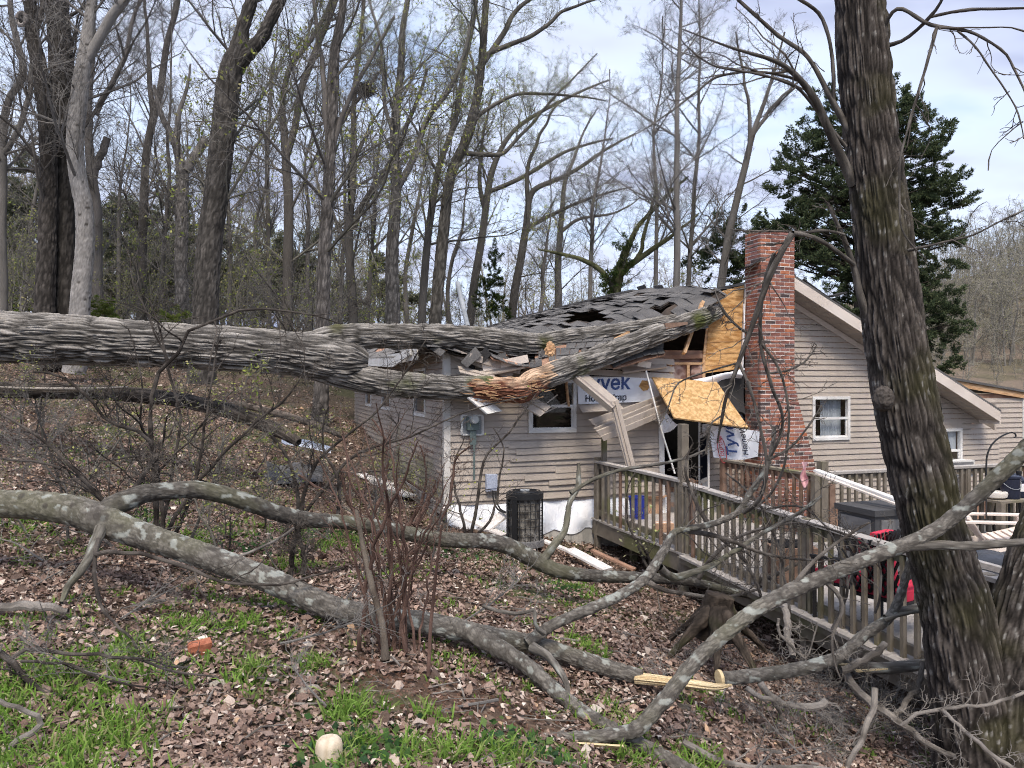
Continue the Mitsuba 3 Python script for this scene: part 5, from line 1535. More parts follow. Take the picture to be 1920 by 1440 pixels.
# branch snapped from it, hanging before the chimney
HB = thing('hanging_branch', 'snapped twiggy branch hanging down in front of the chimney and plywood', 'branch')
HR = [
    [(1486, 437, 13, 4.8), (1468, 452, 14, 4.8), (1455, 480, 12, 4.85), (1440, 530, 12, 4.9), (1424, 580, 11, 4.95), (1402, 625, 10, 5.0), (1385, 680, 9, 5.05), (1370, 730, 8, 5.1), (1352, 780, 6, 5.2), (1345, 830, 4, 5.3)],
    [(1452, 475, 8, 4.85), (1436, 530, 8, 4.95), (1420, 600, 8, 5.05), (1426, 640, 7, 5.1), (1441, 700, 7, 5.15), (1455, 760, 6, 5.2), (1468, 810, 6, 5.3), (1440, 862, 5, 5.4)],
    [(1428, 645, 6, 5.1), (1470, 720, 5, 5.1), (1480, 800, 5, 5.1), (1470, 880, 5, 5.2), (1440, 930, 5, 5.3), (1400, 960, 4, 5.4)],
    [(1402, 625, 6, 5.0), (1370, 600, 5, 5.0), (1345, 560, 4, 5.0), (1340, 545, 3, 5.0)],
    [(1385, 680, 6, 5.05), (1410, 740, 6, 5.0), (1425, 800, 6, 5.0), (1438, 860, 7, 5.0), (1430, 920, 8, 5.1), (1395, 960, 10, 5.3)],
    [(1437, 862, 6, 5.0), (1480, 840, 5, 5.0), (1515, 800, 4, 5.0), (1540, 760, 3, 5.0)],
    [(1440, 700, 5, 5.15), (1490, 690, 4, 5.1), (1530, 650, 3, 5.05)],
    [(1385, 680, 5, 5.05), (1350, 690, 4, 5.1), (1300, 705, 4, 5.2), (1270, 720, 3, 5.3), (1250, 770, 3, 5.3), (1235, 800, 2.5, 5.3)],
    [(1352, 780, 4, 5.2), (1330, 800, 3, 5.2), (1325, 850, 3, 5.2)]]
for r in HR:
    bark(HB + '__stem' if r is HR[0] else HB + '__branch', r, seed=len(scene) % 97, **mw)
a, b = pack([px(r, n=14) for r in HR], 14)
k1 = kids(a, b, 15, .05, 1, .30, 55, -.06, rg, 7, .25, .5, rmin=.0026, lmin=.08, lmax=.55)
k2 = kids(*k1, 3, .2, 1, .5, 50, -.05, rg, 5, .28, .6, rmin=.002, lmin=.04)
put(HB + '__twigs', cat([tubes(*k1, 5), tubes(*k2, 4)]), 'twig_bark', kind='stuff')

# fine growth still on the fallen limbs
LT = [px(r, n=14) for r in [
    [(1246, 1020, 18, 6.0), (1290, 992, 14, 6.2), (1350, 978, 14, 6.3), (1390, 955, 13, 6.4), (1415, 910, 13, 6.5), (1452, 800, 8, 6.5)],
    [(1290, 1080, 16, 6.2), (1350, 1050, 12, 6.4), (1420, 1005, 10, 6.5), (1540, 930, 6, 6.7)],
    [(1290, 995, 12, 6.25), (1360, 1010, 8, 6.4), (1440, 1040, 6, 6.5), (1530, 1050, 4, 6.6)],
    [(1400, 1115, 15, 8.6), (1450, 1080, 9, 8.5), (1540, 1040, 5, 8.3)],
    [(1310, 1085, 10, 8.2), (1350, 1030, 8, 8.0), (1400, 1000, 6, 7.8), (1500, 980, 4, 7.6)],
    [(1330, 985, 9, 6.3), (1300, 930, 7, 6.4), (1285, 880, 5, 6.4), (1300, 830, 3, 6.4)],
    [(1200, 1083, 14, 8.0), (1260, 1110, 9, 7.9), (1330, 1120, 7, 7.7), (1420, 1105, 5, 7.5)]]]
a, b = pack(LT, 14)
rl = np.random.default_rng(31)
k1 = kids(a, b, 13, .1, 1, .38, 52, .02, rl, 8, .24, .55, rmin=.0036, lmin=.15, lmax=.9)
k2 = kids(*k1, 4, .15, 1, .5, 48, .0, rl, 6, .26, .6, rmin=.0024, lmin=.06)
for c in LT[2:]:
    put(LF + '__branch__twig', tubes(c[None, :, :3], c[None, :, 3], 8), 'twig_bark')
put(LF + '__twigs', cat([tubes(*k1, 5), tubes(*k2, 4)]), 'twig_bark', kind='stuff')
LT = [px(r, n=14) for r in [
    [(1700, 1090, 15, 5.7), (1702, 1060, 15, 5.7), (1710, 1020, 10, 5.7), (1720, 960, 4, 5.7)], [(1790, 1125, 12, 6), (1850, 1090, 8, 6.2), (1900, 1060, 4, 6.2)]]]
LBS = [px(r, n=14) for r in [[(1470, 1115, 34, 4.65), (1540, 1083, 33, 4.7), (1620, 1050, 33, 4.75)], [(1540, 1085, 12, 4.7), (1580, 1140, 7, 4.7), (1560, 1200, 5, 4.7), (1575, 1270, 3, 4.7)], [(1480, 1110, 10, 4.65), (1540, 1040, 7, 4.7), (1630, 980, 4, 4.7)]]]
for c in LBS[1:]:
    put(LB + '__branch', tubes(c[None, :, :3], c[None, :, 3], 8), 'twig_bark')
a, b = pack(LBS[1:], 14)
k1 = kids(a, b, 10, .15, 1, .45, 50, .0, rl, 7, .24, .55, rmin=.003, lmin=.1, lmax=.6)
put(LB + '__twigs', cat([tubes(*k1, 5)]), 'twig_bark', kind='stuff')
# ---------------------------------------------------------------- the woods behind
BG = [
    # name, label, depth, bark tone, stems, [level-1, level-2, level-3 branch counts], options
    ('bare_tree', 'thin forked tree at the far left edge with a zigzag stem', 24, (.21, .20, .19), [[(4, 640, 19), (6, 560, 18), (5, 300, 16), (15, 190, 13), (42, 135, 13), (33, 80, 11), (22, 30, 10), (12, -60, 8), (5, -250, 4)], [(6, 290, 12), (22, 270, 10), (45, 220, 10), (58, 150, 9), (62, 100, 7), (70, 10, 4)]]),
    ('bare_tree', 'dark leaning trunk with a hollow knot high up, left of the stoutest dark trunk', 21, (.10, .09, .083), [[(84, 690, 38), (86, 590, 36), (88, 400, 31), (90, 230, 28), (76, 140, 26), (59, 60, 24), (60, 0, 20), (60, -150, 14), (55, -380, 6)], [(60, 62, 12), (75, 30, 9), (83, -20, 8), (95, -160, 4)]]),
    ('bare_tree', 'stoutest straight dark trunk in the left cluster', 21.5, (.085, .077, .07), [[(120, 690, 46), (118, 590, 44), (116, 300, 42), (112, 100, 41), (105, 0, 40), (102, -200, 33), (100, -500, 12)]]),
    ('beech_tree', 'pale smooth beech with dark scars, fourth stem from the left', 20, (.27, .258, .247), [[(140, 700, 42), (152, 610, 37), (158, 400, 31), (148, 330, 30), (140, 250, 30), (150, 160, 29), (165, 90, 24), (172, 0, 18), (176, -180, 11), (170, -420, 4)], [(160, 120, 20), (190, 70, 18), (210, 30, 18), (232, 0, 16), (262, -90, 10), (300, -300, 4)]]),
    ('bare_tree', 'grey tree with a snapped stub just right of the pale beech', 26, (.20, .185, .175), [[(181, 660, 25), (182, 590, 23), (180, 400, 20), (172, 330, 18), (165, 240, 14), (170, 180, 12), (172, 100, 9), (180, -60, 5)], [(174, 335, 14), (186, 300, 14), (201, 258, 13)], [(178, 215, 11), (205, 165, 10), (235, 100, 8), (248, 40, 7), (290, -40, 4)]]),
    ('bare_tree', 'dark slim tree forking at mid height between the beech and the leaning oak', 32, (.10, .092, .086), [[(255, 660, 19), (262, 590, 18), (270, 400, 16), (275, 300, 14), (286, 230, 14), (300, 170, 13), (315, 80, 11), (332, 0, 9), (345, -200, 4)], [(289, 215, 11), (280, 150, 9), (276, 75, 7), (268, -40, 4)]]),
    ('bare_tree', 'pale grey stem with broken limbs left of the leaning oak', 28, (.26, .245, .235), [[(337, 670, 27), (338, 600, 25), (342, 400, 23), (345, 330, 22), (334, 280, 15), (322, 250, 13), (305, 220, 10), (290, 160, 5)], [(342, 310, 14), (332, 250, 11), (345, 180, 7), (358, 120, 3)], [(350, 320, 18), (365, 295, 17), (386, 260, 17)]]),
    ('oak_tree', 'large dark oak leaning right, forked near the top of the picture', 19.5, (.125, .115, .105), [[(380, 720, 54), (385, 610, 48), (392, 480, 46), (408, 330, 44), (418, 220, 44), (432, 130, 43), (446, 95, 36), (455, 55, 25), (475, 0, 22), (496, -150, 14), (500, -400, 5)], [(436, 130, 34), (470, 92, 27), (492, 68, 24), (510, 38, 22), (526, 0, 22), (565, -140, 13), (600, -380, 5)]], (26, 7, 5)),
    ('bare_tree', 'twin stemmed tree splitting low right of the leaning oak', 29, (.13, .12, .112), [[(541, 680, 22), (540, 600, 20), (540, 380, 18), (536, 290, 16), (530, 200, 11), (545, 130, 10), (580, 80, 8), (620, 0, 7), (640, -120, 4)], [(538, 295, 14), (553, 240, 13), (570, 150, 13), (590, 100, 12), (620, 30, 11), (645, -60, 7), (660, -220, 4)]]),
    ('bare_tree', 'tall grey tree whose foot shows below the fallen trunk', 20, (.19, .175, .165), [[(600, 790, 36), (602, 770, 30), (606, 600, 26), (608, 450, 24), (615, 330, 22), (622, 220, 22), (628, 100, 18), (640, 0, 14), (648, -150, 9), (650, -380, 4)], [(615, 245, 13), (606, 150, 10), (598, 80, 8), (585, -60, 4)], [(620, 280, 10), (650, 200, 9), (690, 120, 7), (740, 30, 5)]], (24, 7, 5)),
    ('bare_tree', 'crooked tree carrying a leaf nest in its fork', 27, (.14, .13, .12), [[(662, 680, 20), (660, 590, 18), (655, 450, 15), (662, 300, 13), (664, 200, 10), (672, 100, 8), (690, -60, 4)], [(660, 430, 13), (690, 370, 12), (735, 300, 10), (765, 230, 8), (800, 130, 5)], [(640, 235, 7), (668, 190, 7), (700, 150, 6), (715, 130, 3)]]),
    ('bare_tree', 'upright grey tree with a strong right fork near the middle', 25, (.20, .19, .18), [[(734, 680, 30), (735, 600, 28), (738, 470, 24), (745, 350, 20), (742, 240, 18), (748, 150, 14), (752, 80, 12), (765, 0, 9), (780, -160, 4)], [(748, 350, 14), (775, 300, 12), (800, 230, 10), (850, 150, 9), (880, 60, 7), (895, -40, 4)], [(744, 260, 8), (720, 180, 7), (715, 90, 6), (690, 0, 4)]], (24, 7, 5)),
    ('bare_tree', 'right leaning tree with long side limbs and yellow green buds', 26, (.155, .145, .13), [[(812, 680, 26), (815, 600, 24), (830, 450, 22), (845, 330, 19), (870, 270, 18), (893, 180, 16), (905, 110, 14), (912, 0, 12), (918, -180, 6), (920, -400, 3)], [(897, 130, 12), (945, 60, 10), (960, 30, 9), (1000, -5, 7), (1080, -60, 4)], [(900, 110, 11), (950, 85, 9), (1000, 65, 8), (1060, 20, 6), (1140, -5, 3)], [(880, 240, 9), (930, 195, 7), (985, 175, 6), (1080, 180, 4), (1140, 190, 2)], [(862, 285, 10), (930, 290, 8), (985, 245, 6), (1060, 160, 4), (1120, 100, 2)]], (22, 8, 6)),
    ('bare_tree', 'slim tree close left of the budding leaning tree', 28, (.16, .15, .14), [[(788, 680, 18), (790, 600, 16), (800, 450, 14), (820, 330, 12), (850, 230, 10), (872, 120, 8), (892, 0, 6), (905, -150, 3)]]),
    ('bare_tree', 'spreading tree leaning right above the roof, its limbs budding green', 33, (.15, .14, .13), [[(872, 660, 18), (880, 600, 17), (905, 440, 14), (920, 330, 12), (960, 250, 8), (1050, 190, 6), (1140, 150, 3)], [(915, 360, 9), (985, 330, 8), (1060, 285, 6), (1150, 260, 3)], [(910, 400, 9), (900, 330, 8), (905, 260, 6), (925, 170, 3)]], (16, 9, 6)),
    ('bare_tree', 'ivy footed tree with fan shaped crown over the ridge', 31, (.14, .13, .12), [[(950, 660, 19), (958, 600, 17), (985, 430, 14), (1000, 361, 11), (1060, 330, 8), (1130, 285, 6), (1190, 250, 2)], [(992, 395, 9), (990, 330, 8), (1010, 260, 6), (1050, 190, 3)], [(985, 430, 8), (1040, 400, 7), (1110, 370, 5), (1190, 350, 2)]], (16, 9, 6)),
    ('bare_tree', 'straight grey pole of a tree directly above the ridge middle', 32, (.20, .19, .18), [[(1042, 660, 17), (1045, 600, 15), (1050, 420, 11), (1062, 340, 8), (1085, 270, 5), (1120, 200, 2)], [(1048, 440, 7), (1090, 410, 6), (1150, 400, 4), (1200, 370, 2)]], (16, 8, 5)),
    ('ivy_tree', 'short mossy tree with wide low limbs at the right end of the ridge', 26, (.11, .115, .06), [[(1146, 640, 26), (1150, 560, 24), (1165, 500, 19), (1186, 440, 9), (1240, 380, 7), (1290, 330, 3)], [(1152, 540, 12), (1100, 490, 9), (1060, 478, 7), (1010, 468, 3)], [(1166, 510, 12), (1220, 470, 10), (1270, 435, 6), (1310, 400, 3)], [(1160, 520, 9), (1200, 470, 8), (1215, 420, 6), (1230, 340, 3)]], (16, 7, 5)),
    ('bare_tree', 'tall slender tree rising behind the roof hole', 24, (.19, .18, .17), [[(1271, 640, 14), (1270, 545, 13), (1268, 330, 11), (1272, 150, 8), (1275, 0, 6), (1277, -160, 3)]], (34, 7, 4)),
    ('bare_tree', 'slimmest pole tree right beside the tall slender one', 27, (.17, .16, .15), [[(1290, 640, 10), (1292, 545, 9), (1300, 380, 8), (1312, 240, 6), (1312, 100, 4), (1310, -60, 2)]], (30, 6, 4)),
    ('bare_tree', 'right leaning slim tree between the upright panel and the evergreen', 25, (.16, .15, .14), [[(1342, 640, 18), (1350, 560, 16), (1372, 420, 14), (1400, 300, 12), (1420, 230, 9), (1442, 160, 6), (1470, 60, 3)], [(1404, 285, 8), (1408, 230, 7), (1395, 150, 5), (1380, 60, 3)], [(1416, 245, 7), (1460, 190, 6), (1500, 150, 3)]], (22, 7, 4)),
]
slim = [(300, 620, 315, 330, 320, 100), (430, 620, 428, 380, 436, 200), (470, 640, 478, 420, 500, 250), (505, 620, 500, 300, 520, 60), (580, 620, 578, 400, 590, 230), (690, 620, 700, 400, 720, 210), (765, 620, 775, 420, 800, 290), (1105, 600, 1110, 400, 1135, 250), (1225, 600, 1232, 380, 1240, 150), (35, 640, 60, 400, 85, 200), (215, 640, 225, 400, 240, 260), (845, 620, 850, 480, 870, 380), (1010, 620, 1020, 500, 1030, 420), (640, 640, 648, 420, 640, 250)]
rb = np.random.default_rng(123)
BUDS = [(915, 120, 70, 45), (990, 150, 60, 45), (1000, 330, 75, 55), (950, 330, 60, 40), (985, 370, 60, 40), (1080, 310, 60, 40), (860, 300, 40, 40), (960, 60, 70, 40), (1050, 100, 90, 60), (930, 190, 50, 40), (700, 560, 30, 40), (1100, 170, 80, 60)]


def bg_tree(name, label, Y, tone, stems, k=(20, 7, 5), group=None, rmin=.0058, buds=False, rich=1.0):
    key = thing(name, label, 'tree', group)
    tone = np.array(tone) * (1.0 if name.startswith('beech') else .78)
    cs = []
    for i, st in enumerate(stems):
        yy = Y + (rb.random() - .5) * .6 * (i > 0)
        rows = [(u, v, w, Y + (yy - Y) * j / len(st)) for j, (u, v, w) in enumerate(st)]
        c = px(rows, n=40)
        c[:, :3] += .10 * (meshkit.noise(np.stack([np.linspace(0, 9, 40), np.full(40, i * 7.3 + len(scene)), np.zeros(40)], -1)) - .5)[:, None] * np.array([1, .3, 0])
        cs.append(c)
        if st[0][2] >= 26:
            beech = name.startswith('beech')
            m, h = barkmesh(c, 60, 260, .008 if beech else .028, .05 if beech else .30, .06 if beech else .055, len(scene) % 91, .03)
            V = np.asarray(m[0])
            col = tint(h, tone * (.75 if beech else .32), tone * 1.18, V, .25, 5)
            if beech:
                kk = np.clip((meshkit.noise(V * np.array([7, 7, 16]), 4) - .80) * 14, 0, 1)[:, None]
                col = col * (1 - kk) + np.array([.05, .045, .04]) * kk
            put(key + ('__trunk' if i == 0 else '__limb'), m, 'vertex_rough', True, color=col)
        else:
            m = tubes(c[None, :, :3], c[None, :, 3], 9)
            h = meshkit.fbm(m[0] * np.array([9, 9, 2.0]), 3, 6)
            put(key + ('__trunk' if i == 0 else '__limb'), m, 'vertex_rough', True, color=tint(np.clip(h * 1.6 - .3, 0, 1), tone * .6, tone * 1.25))
    a, b = pack(cs, 30)
    lo = .22 if len(stems[0]) > 4 else .3
    k1 = kids(a, b, int(k[0] * 1.0), lo, 1, .27, 52, .12, rb, 9, .17, .5, lmin=.6, lmax=5.0, rmin=rmin * 1.4, slim=.012)
    kind = 'bud' if buds else ('pale' if tone.mean() > .133 else 'dark')
    for n_, (q, _) in enumerate(zip(*k1)):
        d = q[4] - q[0]
        if buds == 2 and n_ % 2:
            kd = 'dark'
        else:
            kd = kind
        place(f'{key}__crown__{n_ + 1:03d}', f'branch_{kd}_{"abcd"[rb.integers(0, 4)]}', q[0], d, np.linalg.norm(q[-1] - q[0]) * 1.15, roll=rb.normal() * .7)
    labels[key + '__crown'] = {'kind': 'stuff'}
    return key


def leafarrays(pts, size, cols, r, aspect=.55, up=None):
    """small pointed leaves, two triangles each, one at every point"""
    n = len(pts)
    d = nrm(r.normal(size=(n, 3)) + (np.array(up) if up is not None else 0)); s = nrm(np.cross(d, r.normal(size=(n, 3))))
    L = size * r.uniform(.6, 1.4, (n, 1))
    V = np.stack([pts, pts + d * L * .5 + s * L * aspect * .5, pts + d * L, pts + d * L * .5 - s * L * aspect * .5], 1).reshape(-1, 3)
    i = np.arange(n)[:, None] * 4
    Fq = np.vstack([i + [0, 1, 2], i + [0, 2, 3]])
    c = np.array(cols)[r.integers(0, len(cols), n)] * r.uniform(.75, 1.25, (n, 1))
    return (V, Fq), np.repeat(c, 4, axis=0)


def leafcloud(key, *a, kind=None, **k):
    m, c = leafarrays(*a, **k)
    return put(key, m, 'leaf_thin', False, color=c, kind=kind)


def leafmesh(*a, **k):
    m, c = leafarrays(*a, **k)
    return mikit.ply(m, 'leaf_thin', False, color=c)


def branch_kinds():
    r = np.random.default_rng(71)
    for kind, tone, bud in (('dark', (.118, .110, .103), 0), ('pale', (.165, .156, .147), 0), ('bud', (.135, .129, .112), 1)):
        for v in 'abcd':
            n = 10
            x = np.linspace(0, 1, n)
            main = np.stack([x, .10 * np.cumsum(r.normal(size=n)) / n ** .5 * x, .16 * x ** 2 * r.uniform(.2, 1.4) + .05 * np.cumsum(r.normal(size=n)) / n ** .5 * x], -1)[None]
            R = np.linspace(.011, .0022, n)[None]
            o = dict(cull=False)
            b1 = kids(main, R, 12, .10, 1, .52, 42, .10, r, 6, .20, .62, lmin=.10, rmin=.0020, slim=.010, **o)
            b2 = kids(*b1, 7, .12, 1, .55, 40, .10, r, 5, .22, .62, lmin=.05, rmin=.0013, slim=.009, **o)
            b3 = kids(*b2, 3, .15, 1, .55, 38, .10, r, 3, .22, .7, lmin=.035, rmin=.0010, slim=.008, **o)
            vs = [tubes(main, R, 5), tubes(*b1, 4), tubes(*b2, 3), tubes(*b3, 3)]
            m = cat(vs)
            nv = [len(q[0]) for q in vs]
            col = np.repeat(np.array([np.array(tone) * .9, np.array(tone), np.array(tone) + .025, np.array(tone) + .045]), nv, axis=0) * r.uniform(.8, 1.2, (sum(nv), 1))
            sh = {'twigs': mikit.ply(m, 'vertex_rough', False, color=col)}
            if bud:
                tip = np.vstack([b3[0][:, -1], b2[0][:, -1]])
                tip = np.repeat(tip[r.random(len(tip)) < .75], 1, axis=0) + 0
                sh['leaves'] = leafmesh(tip, .020, [(.33, .38, .09), (.26, .33, .08), (.42, .43, .16), (.36, .33, .18)], r)
            group(f'branch_{kind}_{v}', **sh)


branch_kinds()
for t in BG:
    bg_tree(*t, buds=1 if ('bud' in t[1] or 'crown over' in t[1]) else 2 if any(w in t[1] for w in ('ridge', 'oak leaning', 'twin', 'fork near', 'tall grey', 'slim tree close')) else 0)
SLIM_LABELS = ["thin bare young tree rising close left of the leaning oak's foot", 'thin young tree touching the right side of the leaning oak', 'thin young tree two trunk widths right of the leaning oak', 'wavy thin young tree halfway between the leaning oak and the twin stems', 'thin young tree just right of the twin stems', 'thin young tree between the crooked nest tree and the upright grey tree', 'thin young tree right of the upright grey tree, leaning right', 'thin young tree over the ridge in front of the short mossy tree', 'thin young tree left of the tall slender one over the roof', 'thin young tree at the far left next to the zigzag tree', 'thin young tree between the pale beech and the slim dark fork', 'short thin young tree behind the vent pipe, leaning right', 'shortest thin young tree above the ridge, behind the grey pole', 'thin young tree right behind the tall grey tree']
for (u0, v0, u1, v1, u2, v2), lab in zip(slim, SLIM_LABELS):
    bg_tree('slender_tree', lab, rb.uniform(28, 38), tuple(np.array((.17, .16, .15)) * rb.uniform(.7, 1.3)),
            [[(u0, v0, 10), (u0 * .5 + u1 * .5 + rb.normal() * 4, (v0 + v1) / 2, 8), (u1, v1, 7), (u1 * .5 + u2 * .5 + rb.normal() * 6, (v1 + v2) / 2, 5), (u2, v2, 3), (u2 + (u2 - u1) * .4, v2 - 120, 2)]], (24, 6, 4), 'thin young trees behind the house')
# hollow knot and nest
kc = P(50, 43, 21)
th = np.linspace(0, 2 * np.pi, 24)
key = 'bare_tree_001'
put(key + '__knot', tubes((kc + np.stack([.12 * np.cos(th), -.22 + 0 * th, .17 * np.sin(th)], -1))[None], np.full((1, 24), .055), 8), mottled('knot_bark', (.22, .20, .19), (.32, .30, .29), (7, 7, 7), .9, .1))
put(key + '__knot__hole', trimesh.Trimesh(*((lambda m: (np.asarray(m.vertices) * [.12, .05, .17] + kc + [0, -.20, 0], m.faces))(trimesh.creation.icosphere(2))), process=False), 'dark_inside')
nc = P(684, 168, 26.6)
n_ = 260
p = nc + rb.normal(size=(n_, 3)) * [.16, .16, .10]
d = nrm(rb.normal(size=(n_, 3))) * rb.uniform(.1, .28, (n_, 1))
one('bird_nest', tubes(np.stack([p - d, p, p + d + rb.normal(size=(n_, 3)) * .04], 1), np.full((n_, 3), .011), 3), 'rubber_black' if False else mottled('nest_twigs', (.03, .026, .022), (.07, .06, .05), (9, 9, 9), .95, .05), 'dark twiggy nest sitting high in the crooked tree', 'nest')


# ---------------------------------------------------------------- evergreens and far woods
def spray_kinds(name, cols, seed):
    r = np.random.default_rng(seed)
    for v in 'abc':
        # a flat feathery bough tip: side shoots along an axis, each set with fine scale sprays
        ax_ = []
        for i in range(15):
            t = i / 14
            for sd in (-1, 1):
                a = np.array([t * .9, 0, .12 * t * t])
                e = a + np.array([.34, sd * .52, .08]) * (1.05 - t) * r.uniform(.6, 1.15) + r.normal(size=3) * .05
                ax_.append((a, e))
        P0, D0 = [], []
        for a, e in ax_:
            k = 9
            f = r.random((k, 1))
            P0.append(a + (e - a) * f + r.normal(size=(k, 3)) * .035); D0.append(nrm(e - a) + r.normal(size=(k, 3)) * .55 + [0, 0, .15])
        P0, D0 = np.vstack(P0), nrm(np.vstack(D0))
        n = len(P0)
        s_ = nrm(np.cross(D0, r.normal(size=(n, 3))))
        L = r.uniform(.10, .24, (n, 1)); w = L * .17
        V = np.stack([P0 - s_ * w * .3, P0 + D0 * L * .5 + s_ * w, P0 + D0 * L, P0 + D0 * L * .45 - s_ * w], 1).reshape(-1, 3)
        i = np.arange(n)[:, None] * 4
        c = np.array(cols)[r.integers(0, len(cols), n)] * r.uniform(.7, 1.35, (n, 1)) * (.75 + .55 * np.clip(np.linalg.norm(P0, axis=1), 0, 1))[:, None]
        group(f'spray_{name}_{v}', sprays=mikit.ply((V, np.vstack([i + [0, 1, 2], i + [0, 2, 3]])), 'leaf_thin', False, color=np.repeat(c, 4, axis=0)))


def evergreen(key, lobes, Y, n, kind, size=.5, trunk=None, depth=1.0, gap=.42, tone=(.10, .085, .075), seed=1):
    """n feathery boughs filling the crown's lobes (cu, cv, ru, rv), denser towards their skins, with gaps between"""
    r = np.random.default_rng(seed)
    if trunk:
        c = px([(*t, Y) for t in trunk], n=24)
        m = tubes(c[None, :, :3], c[None, :, 3], 9)
        put(key + '__trunk', m, 'vertex_rough', True, color=tint(meshkit.noise(m[0] * [8, 8, 2]), np.array(tone) * .6, np.array(tone) * 1.3))
        ax_ = c
    area = np.array([rx * ry for _, _, rx, ry in lobes], float)
    boughs, k = [], 0
    for (cu, cv_, rx, ry), a in zip(lobes, area / area.sum()):
        C = P(cu, cv_, Y); ex = np.array([rx / FPX * Y, rx / FPX * Y * depth, ry / FPX * Y])
        q = nrm(r.normal(size=(max(5, int(n * a)), 3))) * r.random((max(5, int(n * a)), 1)) ** .45
        q = q[meshkit.noise(q * 2.6 + cu) > gap - .15]
        for b in q:
            o = C + b * ex
            d = nrm(b * ex * [1, 1, .5]) + r.normal(size=3) * .35 + [0, 0, .12]
            k += 1
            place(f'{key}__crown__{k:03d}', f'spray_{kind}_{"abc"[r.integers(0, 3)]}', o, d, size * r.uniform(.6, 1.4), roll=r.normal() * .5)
            if trunk and k % 3 == 0:
                t0 = ax_[np.argmin(np.abs(ax_[:, 2] - (o[2] - .25 * np.linalg.norm(o[:2] - ax_[0, :2]))))][:3]
                boughs.append(np.stack([t0, t0 * .5 + o * .5 + [0, 0, -.08], o]))
    labels[key + '__crown'] = {'kind': 'stuff'}
    if boughs:
        B = np.array(boughs)
        put(key + '__boughs', tubes(B, np.tile([.035, .022, .008], (len(B), 1)), 4), 'nest_twigs', kind='stuff')


ceds = [(.06, .084, .048), (.085, .11, .058), (.046, .066, .038), (.115, .135, .07)]
CE = thing('cedar_tree', 'dark green cedar towering behind the gable right of the chimney', 'tree')
spray_kinds('cedar', ceds, 1); spray_kinds('ivy', [(.03, .06, .02), (.06, .09, .03), (.09, .11, .03)], 3); spray_kinds('fresh', [(.11, .17, .035), (.16, .21, .05), (.19, .20, .07)], 4)
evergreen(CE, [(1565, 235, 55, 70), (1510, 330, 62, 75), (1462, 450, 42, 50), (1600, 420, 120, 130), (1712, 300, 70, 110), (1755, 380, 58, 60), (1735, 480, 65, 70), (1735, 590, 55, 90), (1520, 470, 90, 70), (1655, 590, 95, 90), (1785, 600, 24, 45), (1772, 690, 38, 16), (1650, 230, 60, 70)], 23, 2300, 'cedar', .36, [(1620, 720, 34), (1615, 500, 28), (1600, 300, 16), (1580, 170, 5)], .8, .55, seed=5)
spray_kinds('dull', [(.12, .135, .09), (.15, .155, .105), (.10, .115, .08), (.17, .165, .115)], 2)
und = [(.085, .095, .06), (.11, .115, .075), (.07, .08, .055), (.13, .13, .085)]
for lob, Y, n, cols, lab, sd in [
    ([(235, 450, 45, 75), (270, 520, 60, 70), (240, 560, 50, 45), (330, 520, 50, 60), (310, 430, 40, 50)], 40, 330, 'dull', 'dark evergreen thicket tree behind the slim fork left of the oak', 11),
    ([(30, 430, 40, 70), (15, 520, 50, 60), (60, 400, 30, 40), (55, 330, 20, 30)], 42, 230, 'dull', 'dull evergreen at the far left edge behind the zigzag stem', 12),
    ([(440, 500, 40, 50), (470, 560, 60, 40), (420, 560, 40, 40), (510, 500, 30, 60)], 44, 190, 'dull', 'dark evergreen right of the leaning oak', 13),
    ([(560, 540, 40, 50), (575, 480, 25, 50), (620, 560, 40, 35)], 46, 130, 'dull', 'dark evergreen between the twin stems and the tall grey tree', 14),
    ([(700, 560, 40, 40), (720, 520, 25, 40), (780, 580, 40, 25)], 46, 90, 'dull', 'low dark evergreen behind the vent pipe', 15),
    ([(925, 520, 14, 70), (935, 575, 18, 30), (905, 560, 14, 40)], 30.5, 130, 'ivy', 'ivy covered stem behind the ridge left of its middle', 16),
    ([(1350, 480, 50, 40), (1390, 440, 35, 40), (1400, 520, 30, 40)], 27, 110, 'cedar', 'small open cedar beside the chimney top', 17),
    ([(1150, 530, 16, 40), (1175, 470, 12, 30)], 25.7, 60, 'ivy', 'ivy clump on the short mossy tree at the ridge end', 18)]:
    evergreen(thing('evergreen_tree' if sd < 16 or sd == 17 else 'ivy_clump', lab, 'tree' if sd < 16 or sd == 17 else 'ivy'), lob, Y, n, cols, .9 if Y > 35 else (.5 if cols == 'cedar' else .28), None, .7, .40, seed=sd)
gk = thing('green_shrub', 'fresh green shrub by the white parked car at the far left', 'shrub')
evergreen(gk, [(40, 520, 30, 22), (25, 575, 30, 20), (60, 500, 22, 16)], 36, 110, 'fresh', .45, None, .7, .3, seed=21)
gk = thing('green_shrub', 'yellowish shrub at the beech foot', 'shrub')
evergreen(gk, [(190, 580, 16, 20), (205, 590, 20, 14), (330, 600, 22, 12)], 24, 70, 'fresh', .26, None, .7, .3, seed=22)

